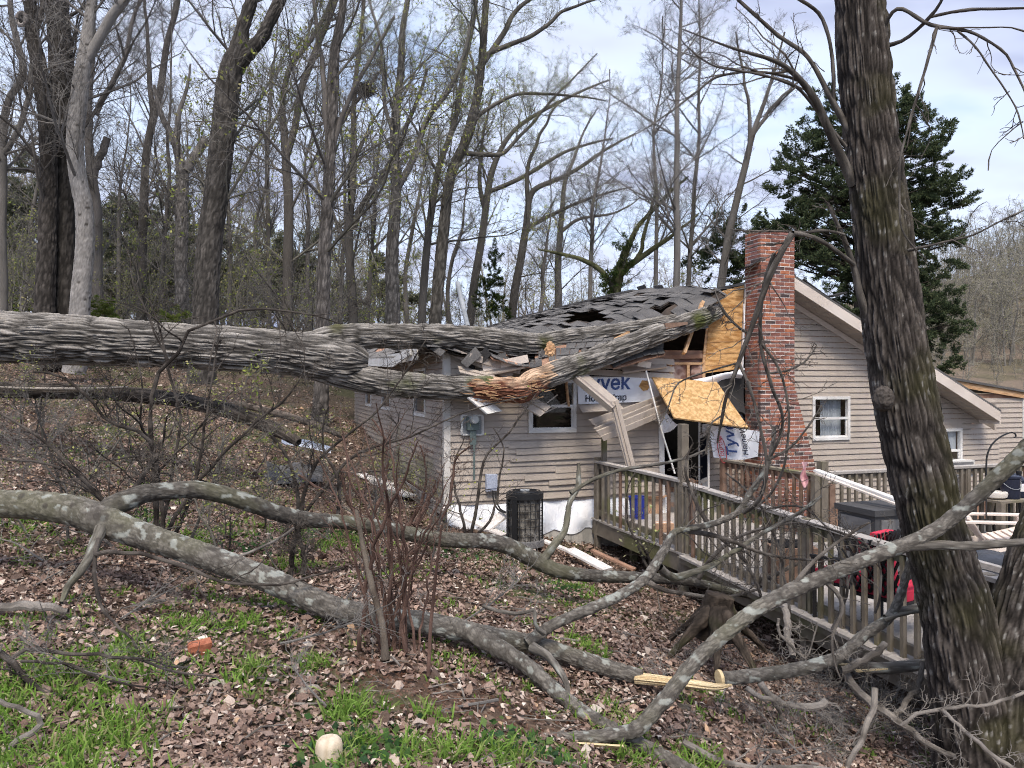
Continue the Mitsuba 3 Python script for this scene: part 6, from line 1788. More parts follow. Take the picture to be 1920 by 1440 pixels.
# far woods: too many to count
r = np.random.default_rng(99)
N = 690
uu = np.r_[np.r_[r.uniform(-250, 700, 150), r.uniform(700, 1260, 60)], r.uniform(1200, 1700, 60), r.uniform(1690, 2250, 420)]
yy = np.r_[r.uniform(45, 95, 210), r.uniform(50, 100, 60), r.uniform(58, 114, 420)]
xx = (uu - 960) / FPX * yy
zz = gz(xx, yy)
hh = np.where(uu > 1660, r.uniform(3.5, 9.5, N), r.uniform(7, 14, N) * np.where((uu > 700), .62, 1))
far = 'far_woods'
labels[far] = {'label': 'grey leafless woodland massed on the far slopes', 'category': 'woods', 'kind': 'stuff'}
for v in range(6):
    n = 9
    t = np.linspace(0, 1, n)
    Pt = np.stack([t, .03 * r.normal(size=n) * t + .05 * r.normal() * t, .03 * r.normal(size=n) * t], -1)[None]
    R = .0105 * np.linspace(1, .2, n)[None]
    o = dict(cull=False)
    k1 = kids(Pt, R, 17, .14, 1, .36, 45, 0, r, 5, .2, .5, lmin=.05, rmin=.0017, **o)
    k2 = kids(*k1, 8, .15, 1, .48, 42, 0, r, 4, .22, .7, lmin=.03, rmin=.0011, **o)
    k3 = kids(*k2, 3, .2, 1, .5, 42, 0, r, 3, .22, .7, lmin=.02, rmin=.0009, **o)
    vs = [tubes(Pt, R, 5), tubes(*k1, 3), tubes(*k2, 3), tubes(*k3, 3)]
    nv = [len(q[0]) for q in vs]
    col = np.repeat(np.array([[.17, .16, .145], [.21, .20, .17], [.25, .235, .195], [.27, .255, .21]]), nv, axis=0) * r.uniform(.75, 1.25, (sum(nv), 1))
    tip = k3[0][:, -1]; tip = tip[r.random(len(tip)) < .35]
    group(f'far_tree_{"abcdef"[v]}', trees=mikit.ply(cat(vs), 'vertex_rough', False, color=col), leaves=leafmesh(tip, .014, [(.24, .25, .11), (.28, .27, .16), (.32, .31, .24)], r))
N2 = 300
u2 = np.r_[r.uniform(1720, 2150, 240), r.uniform(-100, 700, 60)]; y2 = r.uniform(42, 105, N2)
uu = np.r_[uu, u2]; yy = np.r_[yy, y2]; xx = np.r_[xx, (u2 - 960) / FPX * y2]; zz = np.r_[zz, gz((u2 - 960) / FPX * y2, y2)]; hh = np.r_[hh, r.uniform(1.8, 4.6, N2)]
N = N + N2
for k in range(N):
    place(f'{far}__{k + 1:03d}', f'far_tree_{"abcdef"[r.integers(0, 6)]}', [xx[k], yy[k], zz[k] - .2], np.array([r.normal() * .09, r.normal() * .09, 1]), hh[k], roll=r.uniform(0, 6.28), up=(1, 0, 0))
# bare brush below the trees, flecked with young leaves, and brambles nearer on the slope
ug = 'undergrowth'
labels[ug] = {'label': 'thin bare brush flecked with pale young leaves below the trees', 'category': 'brush', 'kind': 'stuff'}
u = np.r_[r.uniform(-150, 700, 190), r.uniform(700, 1250, 60)]; y = r.uniform(26, 46, 250)
x = (u - 960) / FPX * y
for k in range(250):
    place(f'{ug}__{k + 1:03d}', f'branch_{r.choice(["bud", "bud", "pale", "dark"])}_{"abcd"[r.integers(0, 4)]}', [x[k], y[k], float(gz(x[k:k + 1], y[k:k + 1])[0]) - .05], np.array([r.normal() * .3, r.normal() * .3, 1]), r.uniform(1.6, 5.0), roll=r.uniform(0, 6.28), up=(1, 0, 0))
bg_ = 'brambles'
labels[bg_] = {'label': 'thin dark brambles growing through the leaves left of the house', 'category': 'brambles', 'kind': 'stuff'}
for k in range(75):
    u, y = r.uniform(-120, 860), r.uniform(6.4, 14)
    x = (u - 960) / FPX * y
    if (np.array([x, y, 0]) - A0) @ E1 > -.3 and y > 11:
        x -= 1.6
    place(f'{bg_}__{k + 1:03d}', f'branch_{r.choice(["bud", "dark", "dark"])}_{"abcd"[r.integers(0, 4)]}', [x, y, float(gz(np.array([x]), np.array([y]))[0]) - .03], np.array([r.normal() * .55, r.normal() * .4, 1]), r.uniform(.5, 1.7), roll=r.uniform(0, 6.28), up=(1, 0, 0))
bt = 'branch_litter'
labels[bt] = {'label': 'broken twiggy branches strewn before the ramp and under the limbs', 'category': 'branches', 'kind': 'stuff'}
for k in range(64):
    u, v = (r.uniform(1330, 1800), r.uniform(1210, 1440)) if k < 40 else (r.uniform(40, 1300), r.uniform(1010, 1380))
    o = gp(u, v, .05)
    a = r.uniform(0, 6.28)
    place(f'{bt}__{k + 1:03d}', f'branch_{r.choice(["pale", "dark"])}_{"abcd"[r.integers(0, 4)]}', o, np.array([math.cos(a), math.sin(a), .12 + .25 * r.random()]), r.uniform(.35, .95), roll=r.uniform(0, 6.28))
# ---------------------------------------------------------------- shrubs, brambles and fallen twigs
rs = np.random.default_rng(2024)
mottled('red_cane', (.065, .040, .033), (.135, .085, .069), (9, 9, 4), .85, .15)
mottled('cane_brown', (.085, .068, .055), (.17, .145, .12), (9, 9, 5), .9, .1)
mottled('dark_cane', (.035, .03, .027), (.10, .088, .078), (9, 9, 9), .9, .1)
mottled('grey_stick', (.10, .09, .08), (.23, .21, .19), (9, 9, 9), .9, .1)
SH = thing('red_stemmed_shrub', 'clump of bare reddish canes in the bare soil before the limb', 'shrub')
base = gp(745, 1228)
canes = []
for i in range(22):
    u, v = rs.uniform(600, 850), rs.uniform(830, 1080)
    if i < 8:
        u, v = [(640, 815), (668, 860), (700, 800), (722, 860), (745, 905), (772, 870), (800, 960), (690, 945)][i]
    Y = base[1] + rs.normal() * .25
    b = base + np.array([rs.normal() * .085, rs.normal() * .07, -.04])
    b[2] = gz(b[0], b[1]) - .03
    t = P(u, v, Y)
    mid = b * .5 + t * .5 + np.array([(b[0] - t[0]) * rs.uniform(-.05, .28), 0, .04])
    r_ = rs.uniform(.005, .010) if i > 5 else rs.uniform(.010, .016)
    c = resample(np.array([[*b, r_], [*mid, r_ * .8], [*t, r_ * .45], [*(t + (t - mid) * .25), r_ * .25]]), 22)
    c[2:, :3] += np.cumsum(rs.normal(size=(20, 3)) * .009, axis=0)
    canes.append(c)
    put(SH + '__cane', tubes(c[None, :, :3], c[None, :, 3], 8), 'red_cane')
c = px([(828, 985, 4, 4.6), (815, 1100, 6, 4.6), (806, 1200, 7, 4.6), (803, 1268, 8, 4.55)], n=16)
put(SH + '__cane', tubes(c[None, :, :3], c[None, :, 3], 8), 'red_cane')
c = px([(668, 955, 8, 4.7), (680, 1020, 12, 4.7), (700, 1110, 15, 4.68), (718, 1180, 16, 4.66), (722, 1236, 20, 4.65)], n=18)
put(SH + '__cane', tubes(c[None, :, :3], c[None, :, 3] * .8, 10), 'cane_brown', label='thick grey brown cane at the left of the clump')
a, b = pack(canes, 22)
k1 = kids(a, b, 4, .3, 1, .30, 42, .06, rs, 7, .22, .5, rmin=.0022, lmin=.06, lmax=.5)
k2 = kids(*k1, 2, .2, 1, .5, 40, .05, rs, 5, .2, .6, rmin=.0018, lmin=.04)
put(SH + '__twigs', cat([tubes(*k1, 5), tubes(*k2, 4)]), 'red_cane', kind='stuff')


def bramble(name, label, catg, stems, k=(9, 4, 3), m='dark_cane', ls=(.42, .5, .5), lmax=1.2, r0=.0032, ang=50, up=.02, seed=1, leaves=None, n=16):
    r = np.random.default_rng(seed)
    key = thing(name, label, catg)
    cs = []
    for st in stems:
        c = px(st, n=n)
        c[1:, :3] += np.cumsum(r.normal(size=(n - 1, 3)) * .007, axis=0)
        cs.append(c)
        put(key + '__stem', tubes(c[None, :, :3], c[None, :, 3], 8), m)
    a, b = pack(cs, n)
    k1 = kids(a, b, k[0], .1, 1, ls[0], ang, up, r, 9, .24, .55, rmin=r0, lmin=.12, lmax=lmax)
    k2 = kids(*k1, k[1], .15, 1, ls[1], ang, up, r, 7, .26, .6, rmin=r0 * .75, lmin=.08)
    vs = [tubes(*k1, 5), tubes(*k2, 4)]
    last = k2
    if k[2]:
        k3 = kids(*k2, k[2], .2, 1, ls[2], ang, up, r, 5, .26, .7, rmin=r0 * .6, lmin=.05)
        vs.append(tubes(*k3, 3)); last = k3
    put(key + '__twigs', cat(vs), m, kind='stuff')
    if leaves:
        tip = last[0][:, -1]
        tip = tip[r.random(len(tip)) < leaves[0]]
        leafcloud(key + '__leaves', tip, leaves[1], leaves[2], r, kind='stuff')
    return key


Yb = 6.6
bramble('thorn_bush', 'dark tangled bare bush in front of the big fallen trunk', 'bush', [
    [(296, 1040, 12, Yb), (293, 900, 10, Yb), (289, 830, 9, Yb), (284, 760, 9, Yb), (290, 712, 8, Yb), (305, 690, 8, Yb), (340, 652, 7, Yb), (346, 626, 6, Yb), (400, 600, 5, Yb), (460, 578, 5, Yb), (520, 580, 4, Yb), (640, 606, 2, Yb)],
    [(305, 1030, 9, 6.4), (290, 840, 8, 6.3), (250, 802, 7, 6.2), (205, 790, 6, 6.1), (160, 742, 6, 6.0), (110, 700, 5, 6.0), (60, 690, 3, 6.0)],
    [(290, 1035, 8, 6.7), (330, 880, 6, 6.8), (345, 780, 5, 6.8), (320, 690, 5, 6.8), (310, 620, 4, 6.8), (290, 560, 2, 6.8)],
    [(250, 1020, 9, 6.2), (120, 860, 6, 6.1), (30, 790, 5, 6.0), (-60, 740, 3, 6.0)],
    [(300, 1030, 8, 6.5), (400, 870, 6, 6.6), (470, 800, 5, 6.6), (520, 760, 4, 6.7), (560, 700, 2, 6.7)],
    [(280, 1035, 7, 6.5), (180, 930, 6, 6.4), (90, 870, 5, 6.4), (0, 860, 4, 6.3), (-80, 820, 3, 6.3)],
    [(310, 1030, 7, 6.6), (370, 900, 6, 6.6), (395, 740, 4, 6.6), (415, 640, 3, 6.6)],
    [(250, 925, 12, 5.7), (275, 880, 9, 5.9), (290, 860, 8, 6.2)]],
    k=(14, 6, 4), seed=41, lmax=1.1)
bramble('thorn_bush', 'thinner bare bush left of the red shrub, before the side wall', 'bush', [
    [(560, 960, 8, 7.4), (540, 860, 6, 7.5), (500, 800, 5, 7.5), (480, 720, 3, 7.5)],
    [(565, 965, 8, 7.4), (590, 870, 6, 7.4), (640, 825, 5, 7.4), (700, 780, 4, 7.4), (760, 700, 3, 7.4), (800, 640, 2, 7.4)],
    [(570, 965, 7, 7.4), (620, 900, 6, 7.3), (680, 845, 5, 7.3), (760, 820, 4, 7.3), (860, 775, 3, 7.3), (990, 735, 2, 7.3)],
    [(545, 1080, 10, 6.4), (553, 1020, 10, 6.4), (565, 985, 9, 6.4)], [(566, 1076, 9, 6.4), (560, 1020, 9, 6.4), (552, 985, 8, 6.4)],
    [(620, 1000, 7, 7.0), (640, 900, 6, 7.0), (610, 830, 4, 7.0), (620, 760, 3, 7.0)]],
    k=(12, 6, 4), seed=42, lmax=1.0)
bramble('dead_brush', 'heap of reddish dead brush along the side wall', 'brush', [
    [(690, 985, 8, 8.6), (720, 910, 6, 8.7), (730, 850, 5, 8.7), (700, 780, 3, 8.7)], [(640, 985, 8, 8.4), (600, 930, 6, 8.4), (560, 900, 4, 8.4)], [(760, 990, 8, 8.6), (790, 930, 6, 8.7), (800, 880, 4, 8.7), (790, 830, 3, 8.8)],
    [(820, 985, 7, 8.8), (850, 920, 6, 8.8), (852, 870, 4, 8.8), (880, 840, 3, 8.8)], [(700, 990, 8, 8.2), (650, 940, 7, 8.2), (640, 880, 4, 8.3)], [(775, 985, 9, 8.5), (810, 925, 8, 8.5), (820, 900, 6, 8.5)]],
    k=(10, 5, 3), m='red_cane', seed=43, lmax=.9)
bramble('budding_sapling', 'thin sapling with yellow green buds before the front wall', 'sapling', [
    [(880, 1010, 7, 9.4), (895, 930, 6, 9.4), (905, 870, 5, 9.5), (960, 810, 4, 9.5), (1005, 745, 2, 9.5)], [(885, 1010, 6, 9.3), (925, 960, 5, 9.3), (940, 900, 4, 9.3), (950, 850, 3, 9.3), (930, 800, 2, 9.3)], [(875, 1010, 6, 9.3), (860, 950, 5, 9.3), (850, 880, 4, 9.3), (870, 820, 2, 9.3)]],
    k=(7, 4, 0), seed=44, lmax=.6, leaves=(.45, .035, [(.42, .40, .10), (.34, .38, .10)]))
bramble('budding_sapling', 'small leafy sapling growing at the deck corner underside', 'sapling', [
    [(1215, 1065, 6, 9.0), (1190, 1010, 4, 9.0), (1175, 960, 3, 9.0), (1190, 880, 2, 9.0)], [(1220, 1065, 6, 9.0), (1200, 1020, 4, 8.9), (1180, 1000, 3, 8.9)]], k=(8, 4, 0), seed=45, lmax=.45, leaves=(.6, .045, [(.40, .44, .16), (.5, .5, .28)]))
bramble('fallen_twigs', 'fallen dark twiggy branch on the grass at the lower left', 'branch', [
    [(-60, 1180, 12, 3.9), (20, 1235, 12, 3.8), (60, 1275, 11, 3.75), (110, 1300, 9, 3.7), (170, 1315, 7, 3.7), (260, 1325, 6, 3.7), (340, 1330, 4, 3.7)],
    [(20, 1235, 8, 3.8), (50, 1220, 8, 3.85), (140, 1218, 7, 3.9), (250, 1222, 6, 3.9), (330, 1240, 5, 3.95), (410, 1255, 3, 3.95)],
    [(40, 1240, 6, 3.8), (110, 1242, 5, 3.8), (200, 1270, 5, 3.8), (280, 1290, 3, 3.85)],
    [(180, 1040, 9, 5.0), (250, 1040, 8, 4.9), (330, 1055, 8, 4.9), (400, 1085, 6, 4.9), (520, 1100, 5, 5.0), (640, 1060, 3, 5.2)],
    [(185, 1010, 8, 5.1), (178, 1080, 7, 4.9), (190, 1140, 6, 4.7), (230, 1190, 5, 4.5), (255, 1225, 4, 4.3)]], k=(7, 4, 0), seed=46, lmax=.7, r0=.0026)
bramble('fallen_twigs', 'grey bent stick with a hooked end in the lower left grass', 'stick', [
    [(-40, 1265, 9, 3.3), (0, 1295, 9, 3.3), (50, 1325, 9, 3.3), (82, 1345, 10, 3.3), (84, 1365, 12, 3.3), (60, 1385, 12, 3.25), (0, 1435, 14, 3.2), (-60, 1480, 14, 3.1)]], k=(2, 0, 0), m='grey_stick', seed=47, lmax=.3)
bramble('stick_heap', 'tangled heap of pale sticks between the sawn limb and the mossy tree', 'sticks', [
    [(1585, 1260, 16, 5.5), (1620, 1310, 15, 5.4), (1680, 1355, 14, 5.2), (1735, 1400, 12, 5.1), (1780, 1430, 10, 5.0)],
    [(1660, 1205, 12, 5.5), (1620, 1240, 14, 5.45), (1583, 1265, 14, 5.4)],
    [(1730, 1240, 9, 5.5), (1700, 1310, 11, 5.4), (1675, 1345, 9, 5.3)],
    [(1640, 1290, 12, 5.2), (1635, 1350, 11, 5.1), (1610, 1400, 10, 5.0), (1580, 1450, 9, 4.9)],
    [(1425, 1280, 14, 5.2), (1470, 1320, 13, 5.15), (1510, 1325, 15, 5.1), (1540, 1310, 14, 5.1)],
    [(1400, 1290, 10, 5.2), (1440, 1310, 9, 5.1), (1475, 1350, 7, 5.1)],
    [(1280, 1390, 12, 4.5), (1340, 1415, 14, 4.5), (1430, 1425, 12, 4.5), (1540, 1420, 9, 4.5), (1620, 1440, 6, 4.5)],
    [(1690, 1360, 6, 4.6), (1760, 1326, 7, 4.55), (1860, 1320, 6, 4.5), (1950, 1290, 6, 4.5)],
    [(1765, 1330, 7, 4.55), (1830, 1380, 8, 4.4), (1905, 1440, 10, 4.3), (1960, 1480, 10, 4.2)],
    [(1460, 1160, 6, 5.6), (1480, 1215, 5, 5.6), (1500, 1230, 4, 5.6), (1515, 1170, 3, 5.6)],
    [(1470, 1140, 12, 5.9), (1474, 1200, 14, 5.8), (1473, 1245, 12, 5.7)]],
    k=(8, 4, 2), m='grey_stick', seed=48, lmax=.75, r0=.003)
bramble('vine_tangle', 'leafless vines climbing over the ramp pickets', 'vine', [
    [(1480, 1150, 6, 6.6), (1470, 1060, 5, 6.6), (1440, 980, 5, 6.7), (1400, 930, 4, 6.8), (1360, 900, 3, 6.9)], [(1560, 1180, 6, 6.3), (1590, 1080, 5, 6.4), (1560, 1000, 4, 6.5), (1500, 950, 4, 6.7), (1430, 960, 3, 6.8)],
    [(1430, 1130, 6, 6.9), (1380, 1040, 5, 6.9), (1330, 1000, 4, 7.0), (1300, 940, 3, 7.2)], [(1640, 1150, 5, 6.0), (1650, 1060, 4, 6.1), (1600, 1010, 4, 6.3), (1520, 990, 3, 6.5)]], k=(10, 5, 3), m='twig_bark', seed=49, lmax=.7, r0=.003)

# ---------------------------------------------------------------- ground cover
def spots(n, near=2.7, far=30, pw=1.15, r=rs, half=.80):
    u = r.random(n)
    q = (near ** (1 - pw) + u * (far ** (1 - pw) - near ** (1 - pw))) ** (1 / (1 - pw))
    a = r.uniform(-half, half, n)
    x, y = q * a, q
    ss, dd = (x - A0[0]) * E1[0] + (y - A0[1]) * E1[1], (x - A0[0]) * E2[0] + (y - A0[1]) * E2[1]
    ok = ~((dd > -.05) & (ss > -.05)) & ~((ss > 3.2) & (dd < 0) & (dd > -7.2))
    x, y = x[ok], y[ok]
    return x, y, gz(x, y)


def gnormal(x, y):
    e = .12
    return nrm(np.stack([-(gz(x + e, y) - gz(x - e, y)) / (2 * e), -(gz(x, y + e) - gz(x, y - e)) / (2 * e), np.ones_like(x)], -1))


def green_mask(x, y):
    """where the moss and grass show in the litter"""
    n = meshkit.fbm(np.stack([x * .9, y * .9, 0 * x], -1), 4, 21)
    return n


LEAFC = np.array([(.30, .222, .185), (.21, .147, .12), (.44, .36, .305), (.12, .085, .07), (.58, .51, .44), (.33, .235, .185), (.165, .105, .085), (.46, .31, .20)])
x, y, z = spots(235000, pw=1.25)
bare = np.clip(1.5 * np.exp(-(((x + .30 + (y - 4.3) * -.4) / .72) ** 2 + ((y - 4.25) / .36) ** 2)) + .5 * (meshkit.noise(np.stack([x * 5, y * 5, 0 * x], -1)) - .5), 0, 1)
keep = rs.random(len(x)) > np.maximum(bare * .93, np.clip((green_mask(x, y) - .52) * 6, 0, .6))
x, y, z = x[keep], y[keep], z[keep]
n = len(x)
N_ = gnormal(x, y)
size = rs.uniform(.012, .033, n) * (1 + np.clip(y / 11, 0, 1.8)) * np.where(rs.random(n) < .07, 1.9, 1)
ang = rs.uniform(0, 2 * np.pi, n)
N2 = nrm(N_ + rs.normal(size=(n, 3)) * .42)
t1 = nrm(np.cross(N2, np.stack([np.cos(ang), np.sin(ang), 0 * ang], -1)))
t2 = np.cross(N2, t1)
c = np.stack([x, y, z], -1) + N_ * rs.uniform(.002, .035, n)[:, None]
a = size[:, None]
curl = rs.uniform(-.1, .45, n)[:, None] * a
w = a * rs.uniform(.28, .5, n)[:, None]
cc = LEAFC[rs.choice(8, n, p=[.22, .23, .09, .19, .04, .09, .13, .01])] * rs.uniform(.75, 1.2, (n, 1))
q1, q2, q3 = rs.uniform(.5, 1.1, (n, 1)), rs.uniform(.4, 1.0, (n, 1)), rs.uniform(-.1, .5, (n, 1)) * a
near = y < 7.5
L6 = np.stack([c - t1 * a * .5 + N2 * q3 * .6, c - t1 * a * .16 + t2 * w * q1 + N2 * curl, c + t1 * a * .2 + t2 * w * q2 + N2 * curl * .7, c + t1 * a * .55 + N2 * q3, c + t1 * a * .16 - t2 * w * q1 + N2 * curl * .8, c - t1 * a * .2 - t2 * w * q2 + N2 * curl], 1)[near]
L4 = np.stack([c - t1 * a * .5, c + t1 * a * .1 + t2 * w + N2 * curl, c + t1 * a * .5 + N2 * curl * .5, c - t1 * a * .1 - t2 * w + N2 * curl], 1)[~near]
i6 = np.arange(len(L6))[:, None] * 6; i4 = len(L6) * 6 + np.arange(len(L4))[:, None] * 4
Fq = np.vstack([i6 + f for f in ([0, 1, 5], [1, 2, 4], [1, 4, 5], [2, 3, 4])] + [i4 + f for f in ([0, 1, 2], [0, 2, 3])])
one('leaf_litter', (np.vstack([L6.reshape(-1, 3), L4.reshape(-1, 3)]), Fq), 'vertex_rough', 'curled brown and tan dead leaves covering the slope', 'leaves', color=np.vstack([np.repeat(cc[near], 6, axis=0), np.repeat(cc[~near], 4, axis=0)]), kind='stuff')

# grass: tufts of bent blades
blobs = [(90, 1395, 190), (60, 1290, 130), (20, 1180, 60), (200, 1420, 90), (660, 1425, 50), (640, 1350, 25), (870, 1420, 40), (950, 1430, 40), (820, 1350, 25), (360, 1190, 50), (440, 1180, 40), (230, 1230, 45), (540, 1130, 30), (120, 970, 60), (250, 985, 70), (60, 985, 70),
         (600, 1020, 70), (660, 1010, 50), (540, 1060, 60), (1090, 1110, 45), (1160, 1370, 50), (1020, 1400, 60), (1320, 1440, 40), (1180, 1420, 40), (470, 1270, 25), (590, 1250, 20), (1110, 1215, 40), (790, 1430, 60), (680, 1330, 40), (330, 1020, 60), (450, 1000, 60), (720, 1080, 50)]
GX_, GL_ = [], []
for (u, v, rad) in blobs:
    p = gp(u, v); R_ = rad / FPX * p[1]
    k = int(4 + rad * (.38 if u < 330 and v > 1250 else .20))
    q = rs.normal(size=(k, 2)) * R_ * np.array([.6, .9])
    GX_.append(np.stack([p[0] + q[:, 0], p[1] + q[:, 1]], -1)); GL_.append(np.full(k, 1.0 if v > 1250 else .8))
x, y, _ = spots(5200, pw=1.1, far=16)
g = green_mask(x, y)
ok = (g > .56) & (rs.random(len(x)) < .30) & ~((x > -1.4) & (y < 4.4))
GX_.append(np.stack([x[ok], y[ok]], -1)); GL_.append(np.full(ok.sum(), .55))
q = np.vstack(GX_); gl_ = np.concatenate(GL_)
k = 16
x = np.repeat(q[:, 0], k) + rs.normal(size=len(q) * k) * .035; y = np.repeat(q[:, 1], k) + rs.normal(size=len(q) * k) * .035
ok = (y > 2.2) & ~((np.abs(x + .25) < .55) & (np.abs(y - 4.25) < .25))
x, y = x[ok], y[ok]; lm = np.repeat(gl_, k)[ok]
n = len(x)
L = rs.uniform(.04, .145, n)[:, None] * lm[:, None]
d = nrm(np.stack([rs.normal(size=n) * .5, rs.normal(size=n) * .5, np.ones(n)], -1))
h = nrm(np.stack([rs.normal(size=n), rs.normal(size=n), 0 * x], -1))
b = np.stack([x, y, gz(x, y) - .005], -1)
s = nrm(np.cross(d, h)) * .0032 * (1 + np.clip(y / 6, 0, 1.5))[:, None]
m1 = b + d * L * .55; m2 = m1 + nrm(d + h * .5) * L * .3; m3 = m2 + nrm(d * .6 + h - [0, 0, .3]) * L * .3
V = np.stack([b - s, b + s, m1 - s * .9, m1 + s * .9, m2 - s * .6, m2 + s * .6, m3], 1)
i = np.arange(n)[:, None] * 7
Fq = np.vstack([i + f for f in ([0, 1, 3], [0, 3, 2], [2, 3, 5], [2, 5, 4], [4, 5, 6])])
cc = np.array([(.155, .27, .05), (.215, .34, .08), (.12, .21, .045), (.27, .35, .11), (.30, .29, .15)])[rs.choice(5, n, p=[.32, .26, .22, .14, .06])] * rs.uniform(.8, 1.25, (n, 1))
one('grass', (V.reshape(-1, 3), Fq), 'leaf_thin', 'fresh green grass tufts growing through the dead leaves', 'grass', color=np.repeat(cc, 7, axis=0), kind='stuff')
# low broad leaved weeds
pts = []
for (u, v, rad, k) in [(700, 1415, 70, 260), (620, 1430, 60, 160), (640, 995, 60, 260), (600, 1000, 50, 200), (1010, 1420, 60, 160), (240, 980, 80, 260), (920, 1400, 60, 120), (480, 1030, 60, 160), (150, 860, 120, 260), (380, 830, 140, 260), (860, 1040, 70, 160), (1060, 1110, 40, 120)]:
    p = gp(u, v); R_ = rad / FPX * p[1]
    q = rs.normal(size=(k, 2)) * R_ * [.6, .9]
    xx, yy_ = p[0] + q[:, 0], np.maximum(p[1] + q[:, 1], 2.4)
    pts.append(np.stack([xx, yy_, gz(xx, yy_) + rs.uniform(.01, .05, k)], -1))
leafcloud('ground_weeds', np.vstack(pts), .045, [(.07, .15, .05), (.10, .19, .06), (.06, .12, .06), (.13, .2, .07)], rs, .7, up=(0, 0, .2))
labels['ground_weeds'] = {'label': 'low bluish green weeds among the leaves', 'category': 'weeds', 'kind': 'stuff'}
# sticks and spiky seed balls in the litter
x, y, z = spots(900, pw=1.3, far=20)
n = len(x)
a_ = rs.uniform(0, np.pi, n); L = rs.uniform(.08, .6, n)
d = np.stack([np.cos(a_), np.sin(a_) * .9, rs.normal(size=n) * .06], -1) * L[:, None]
p = np.stack([x, y, z + .018], -1)
one('stick_litter', tubes(np.stack([p - d / 2, p - d * .15 + rs.normal(size=(n, 3)) * .012, p + d * .2 + rs.normal(size=(n, 3)) * .012, p + d / 2], 1), np.outer(rs.uniform(.002, .008, n), [1, .9, .7, .4]), 5), 'grey_stick', 'thin broken sticks strewn over the leaves', 'sticks', kind='stuff')
x, y, z = spots(260, pw=1.6, far=9)
n = len(x)
d = nrm(rs.normal(size=(n, 14, 3)))
p = np.stack([x, y, z + .015], -1)[:, None] + 0 * d
one('seed_balls', tubes(np.stack([p.reshape(-1, 3), (p + d * .010).reshape(-1, 3), (p + d * .018).reshape(-1, 3)], 1), np.tile([.006, .004, .001], (n * 14, 1)), 4), mottled('seed_brown', (.07, .035, .022), (.14, .075, .05), (50, 50, 50), .9, .1), 'small spiky brown seed balls scattered in the litter', 'seed balls', kind='stuff')
# clods in the bare soil
x = rs.normal(size=1500) * .55 - .45; y = 4.3 + rs.normal(size=1500) * .40
m0 = trimesh.creation.icosphere(0)
sc = rs.uniform(.003, .014, 1500)
V = np.stack([x, y, gz(x, y)], -1)[:, None] + np.asarray(m0.vertices)[None] * sc[:, None, None] * rs.uniform(.6, 1.4, (1500, 12, 1))
one('soil_clods', (V.reshape(-1, 3), (np.asarray(m0.faces)[None] + np.arange(1500)[:, None, None] * 12).reshape(-1, 3)), mottled('clod_brown', (.09, .052, .038), (.16, .10, .075), (30, 30, 30), .95, .05), 'crumbs of bare brown soil around the red shrub foot', 'soil', kind='stuff')

# single things lying in the grass
b = gp(375, 1226)
BRK = trimesh.creation.box([.125, .085, .065]); BRK = BRK.subdivide().subdivide()
v = np.asarray(BRK.vertices); v = v * (1 + .10 * (meshkit.noise(v * 40) - .5))[:, None]
ca, sa = math.cos(.5), math.sin(.5)
one('brick_fragment', (v @ np.array([[ca, sa, .1], [-sa, ca, .1], [0, -.15, 1]]) + b + [0, 0, .035], np.asarray(BRK.faces)), mottled('brick_orange', (.27, .095, .055), (.36, .14, .085), (30, 30, 30), .9, .1), 'broken orange brick lying in the grass left of the shrub', 'brick')
b = gp(617, 1436)
b = P(617, 1436, 3.30); b[2] = P(617, 1383, 3.30)[2] - .107
pr = [[0, -.15], [.056, -.15], [.058, .0], [.0575, .066], [.053, .084], [.040, .097], [.02, .103], [0, .104]]
m = trimesh.creation.revolve(np.array(pr), sections=40)
mat('peeled_wood', base_color=proc(lambda p, n, uv: mix((.46, .36, .24), (.70, .62, .50), fbm(p.x * 60, p.y * 60, p.z * 4, 3))), roughness=.6, specular=.25)
one('wooden_peg', (np.asarray(m.vertices) * [1, 1, 1.1] + b, np.asarray(m.faces)), 'peeled_wood', 'pale round topped peeled wooden post stub at the bottom of the view', 'post', smooth=40)
for (u, v, sz, lab) in [(580, 1300, .05, 'small grey stone in the soil below the red shrub'), (170, 1285, .035, 'small tan stone in the lower left grass'), (412, 1290, .045, 'flat yellowish stone beside the broken brick'), (640, 1245, .03, 'pale pebble left of the shrub foot')]:
    b = gp(u, v); m = trimesh.creation.icosphere(3); q = np.asarray(m.vertices)
    one('stone', (b + q * sz * np.array([1.2, 1, .6]) * (1 + .5 * (meshkit.fbm(q * 2 + u, 3) - .5))[:, None] + [0, 0, sz * .3], np.asarray(m.faces)), mottled('stone_grey', (.22, .20, .17), (.36, .32, .27), (30, 30, 30), .9, .1), lab, 'stone', smooth=True)
bramble('bark_piece', 'slab of grey lichened bark lying in the leaves at the left', 'bark', [[(-10, 1140, 14, 4.75), (60, 1146, 18, 4.75), (118, 1152, 10, 4.75)]], k=(0, 0, 0), m='grey_stick', seed=60)
one('white_pipe', tubes(px([(380, 1060, 5, 5.5), (470, 1035, 5, 5.7), (550, 990, 5, 6.2)], n=10)[None, :, :3], np.full((1, 10), .010), 8, True), 'grey_stick', 'straight pale stick lying behind the lower limb', 'stick')
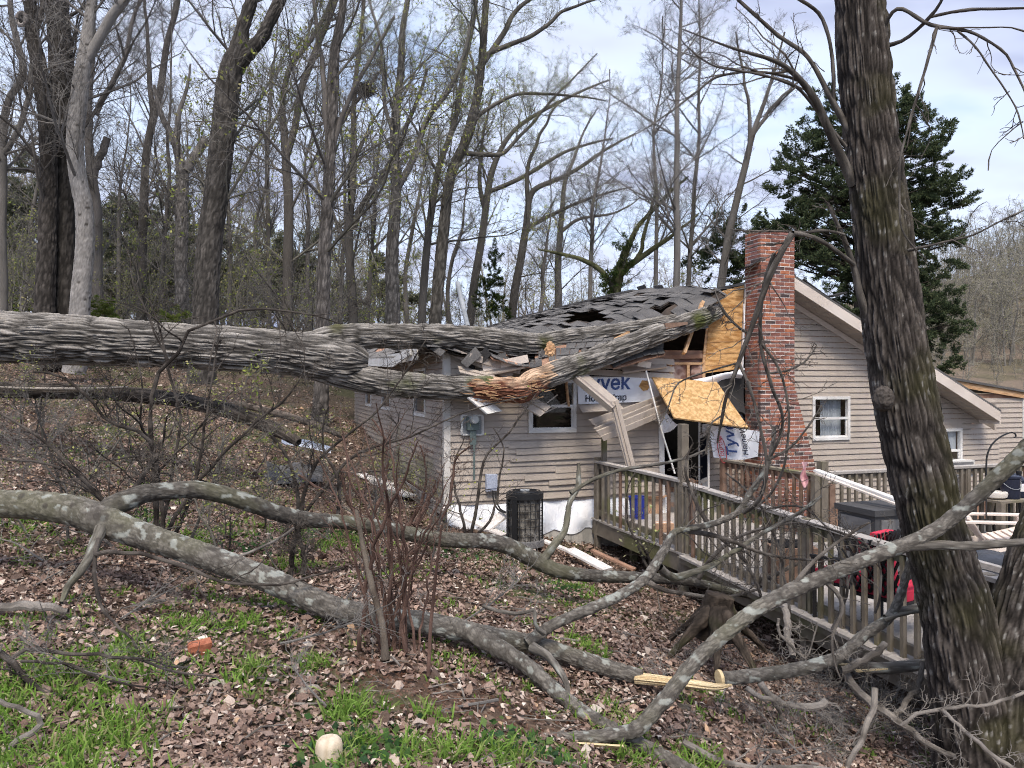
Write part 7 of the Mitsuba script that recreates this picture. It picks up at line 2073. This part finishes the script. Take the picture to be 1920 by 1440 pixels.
# metal flashing and white scraps by the side wall
mottled('dull_metal', (.05, .052, .056), (.12, .12, .125), (5, 5, 5), .6, .3)
ms = [[gp(u, v, .03 + .10 * rs.random()) for u in (500, 530, 555, 580, 605)] for v in (915, 900, 888, 876)]
one('metal_sheet', curved(ms, 14), 'dull_metal', 'dull dark metal sheet lying crumpled on the slope left of the side wall', 'metal sheet', smooth=True)
one('white_sheet', curved([[P(528, 832, 12.2), P(570, 838, 12.2), P(620, 850, 12.1)], [P(528, 822, 12.4), P(575, 824, 12.4), P(622, 838, 12.4)]], 10), 'white_sheeting', 'narrow white sheet edge lying behind the grey metal', 'sheet', smooth=True)
x, y, z = None, None, None
# white car under the far left trees
CAR = thing('parked_car', 'white car half hidden by shrubs at the far left', 'car')
cz_ = P(40, 590, 40)
cy = 40.0
B_ = lambda a, b, z: cz_ + np.array([a, b, z])
prof = [(-2.1, .35), (-2.1, .75), (-1.35, .95), (-.85, 1.42), (.75, 1.45), (1.35, 1.0), (2.15, .82), (2.15, .35)]
from shapely.geometry import Polygon
m = trimesh.creation.extrude_polygon(Polygon(prof), 1.7, engine='earcut')
v = np.asarray(m.vertices)
put(CAR + '__body', (B_(0, 0, 0) + np.stack([v[:, 0], v[:, 2], v[:, 1]], -1), np.asarray(m.faces)[:, ::-1]), mat('car_white', base_color=rgb(.78, .79, .80), roughness=.3, specular=.5, clearcoat=.6))
m = trimesh.creation.extrude_polygon(Polygon([(-.95, 1.0), (-.72, 1.36), (.66, 1.38), (1.1, 1.0)]), .02, engine='earcut')
v = np.asarray(m.vertices)
put(CAR + '__window', (B_(0, -.022, 0) + np.stack([v[:, 0], v[:, 2], v[:, 1]], -1), np.asarray(m.faces)[:, ::-1]), 'dark_pane')
for wx_ in (-1.3, 1.35):
    put(CAR + '__wheel', trimesh.creation.cylinder(.33, segment=[B_(wx_, -.03, .33), B_(wx_, .2, .33)], sections=24), 'rubber_black')

# pink cloth tied to the gate post
g = np.array([[P(1503 + 5 * i + 3 * math.sin(j * 2 + i), 866 + 12 * j, 10.75 - .05 * math.sin(i * 2.4 + j)) for j in range(5)] for i in range(3)])
one('pink_cloth', curved(g, 12), mottled('cloth_pink', (.55, .30, .33), (.68, .44, .46), (20, 20, 20), .9, .1), 'faded pink cloth strip hanging on the post right of the chimney', 'cloth', smooth=True)
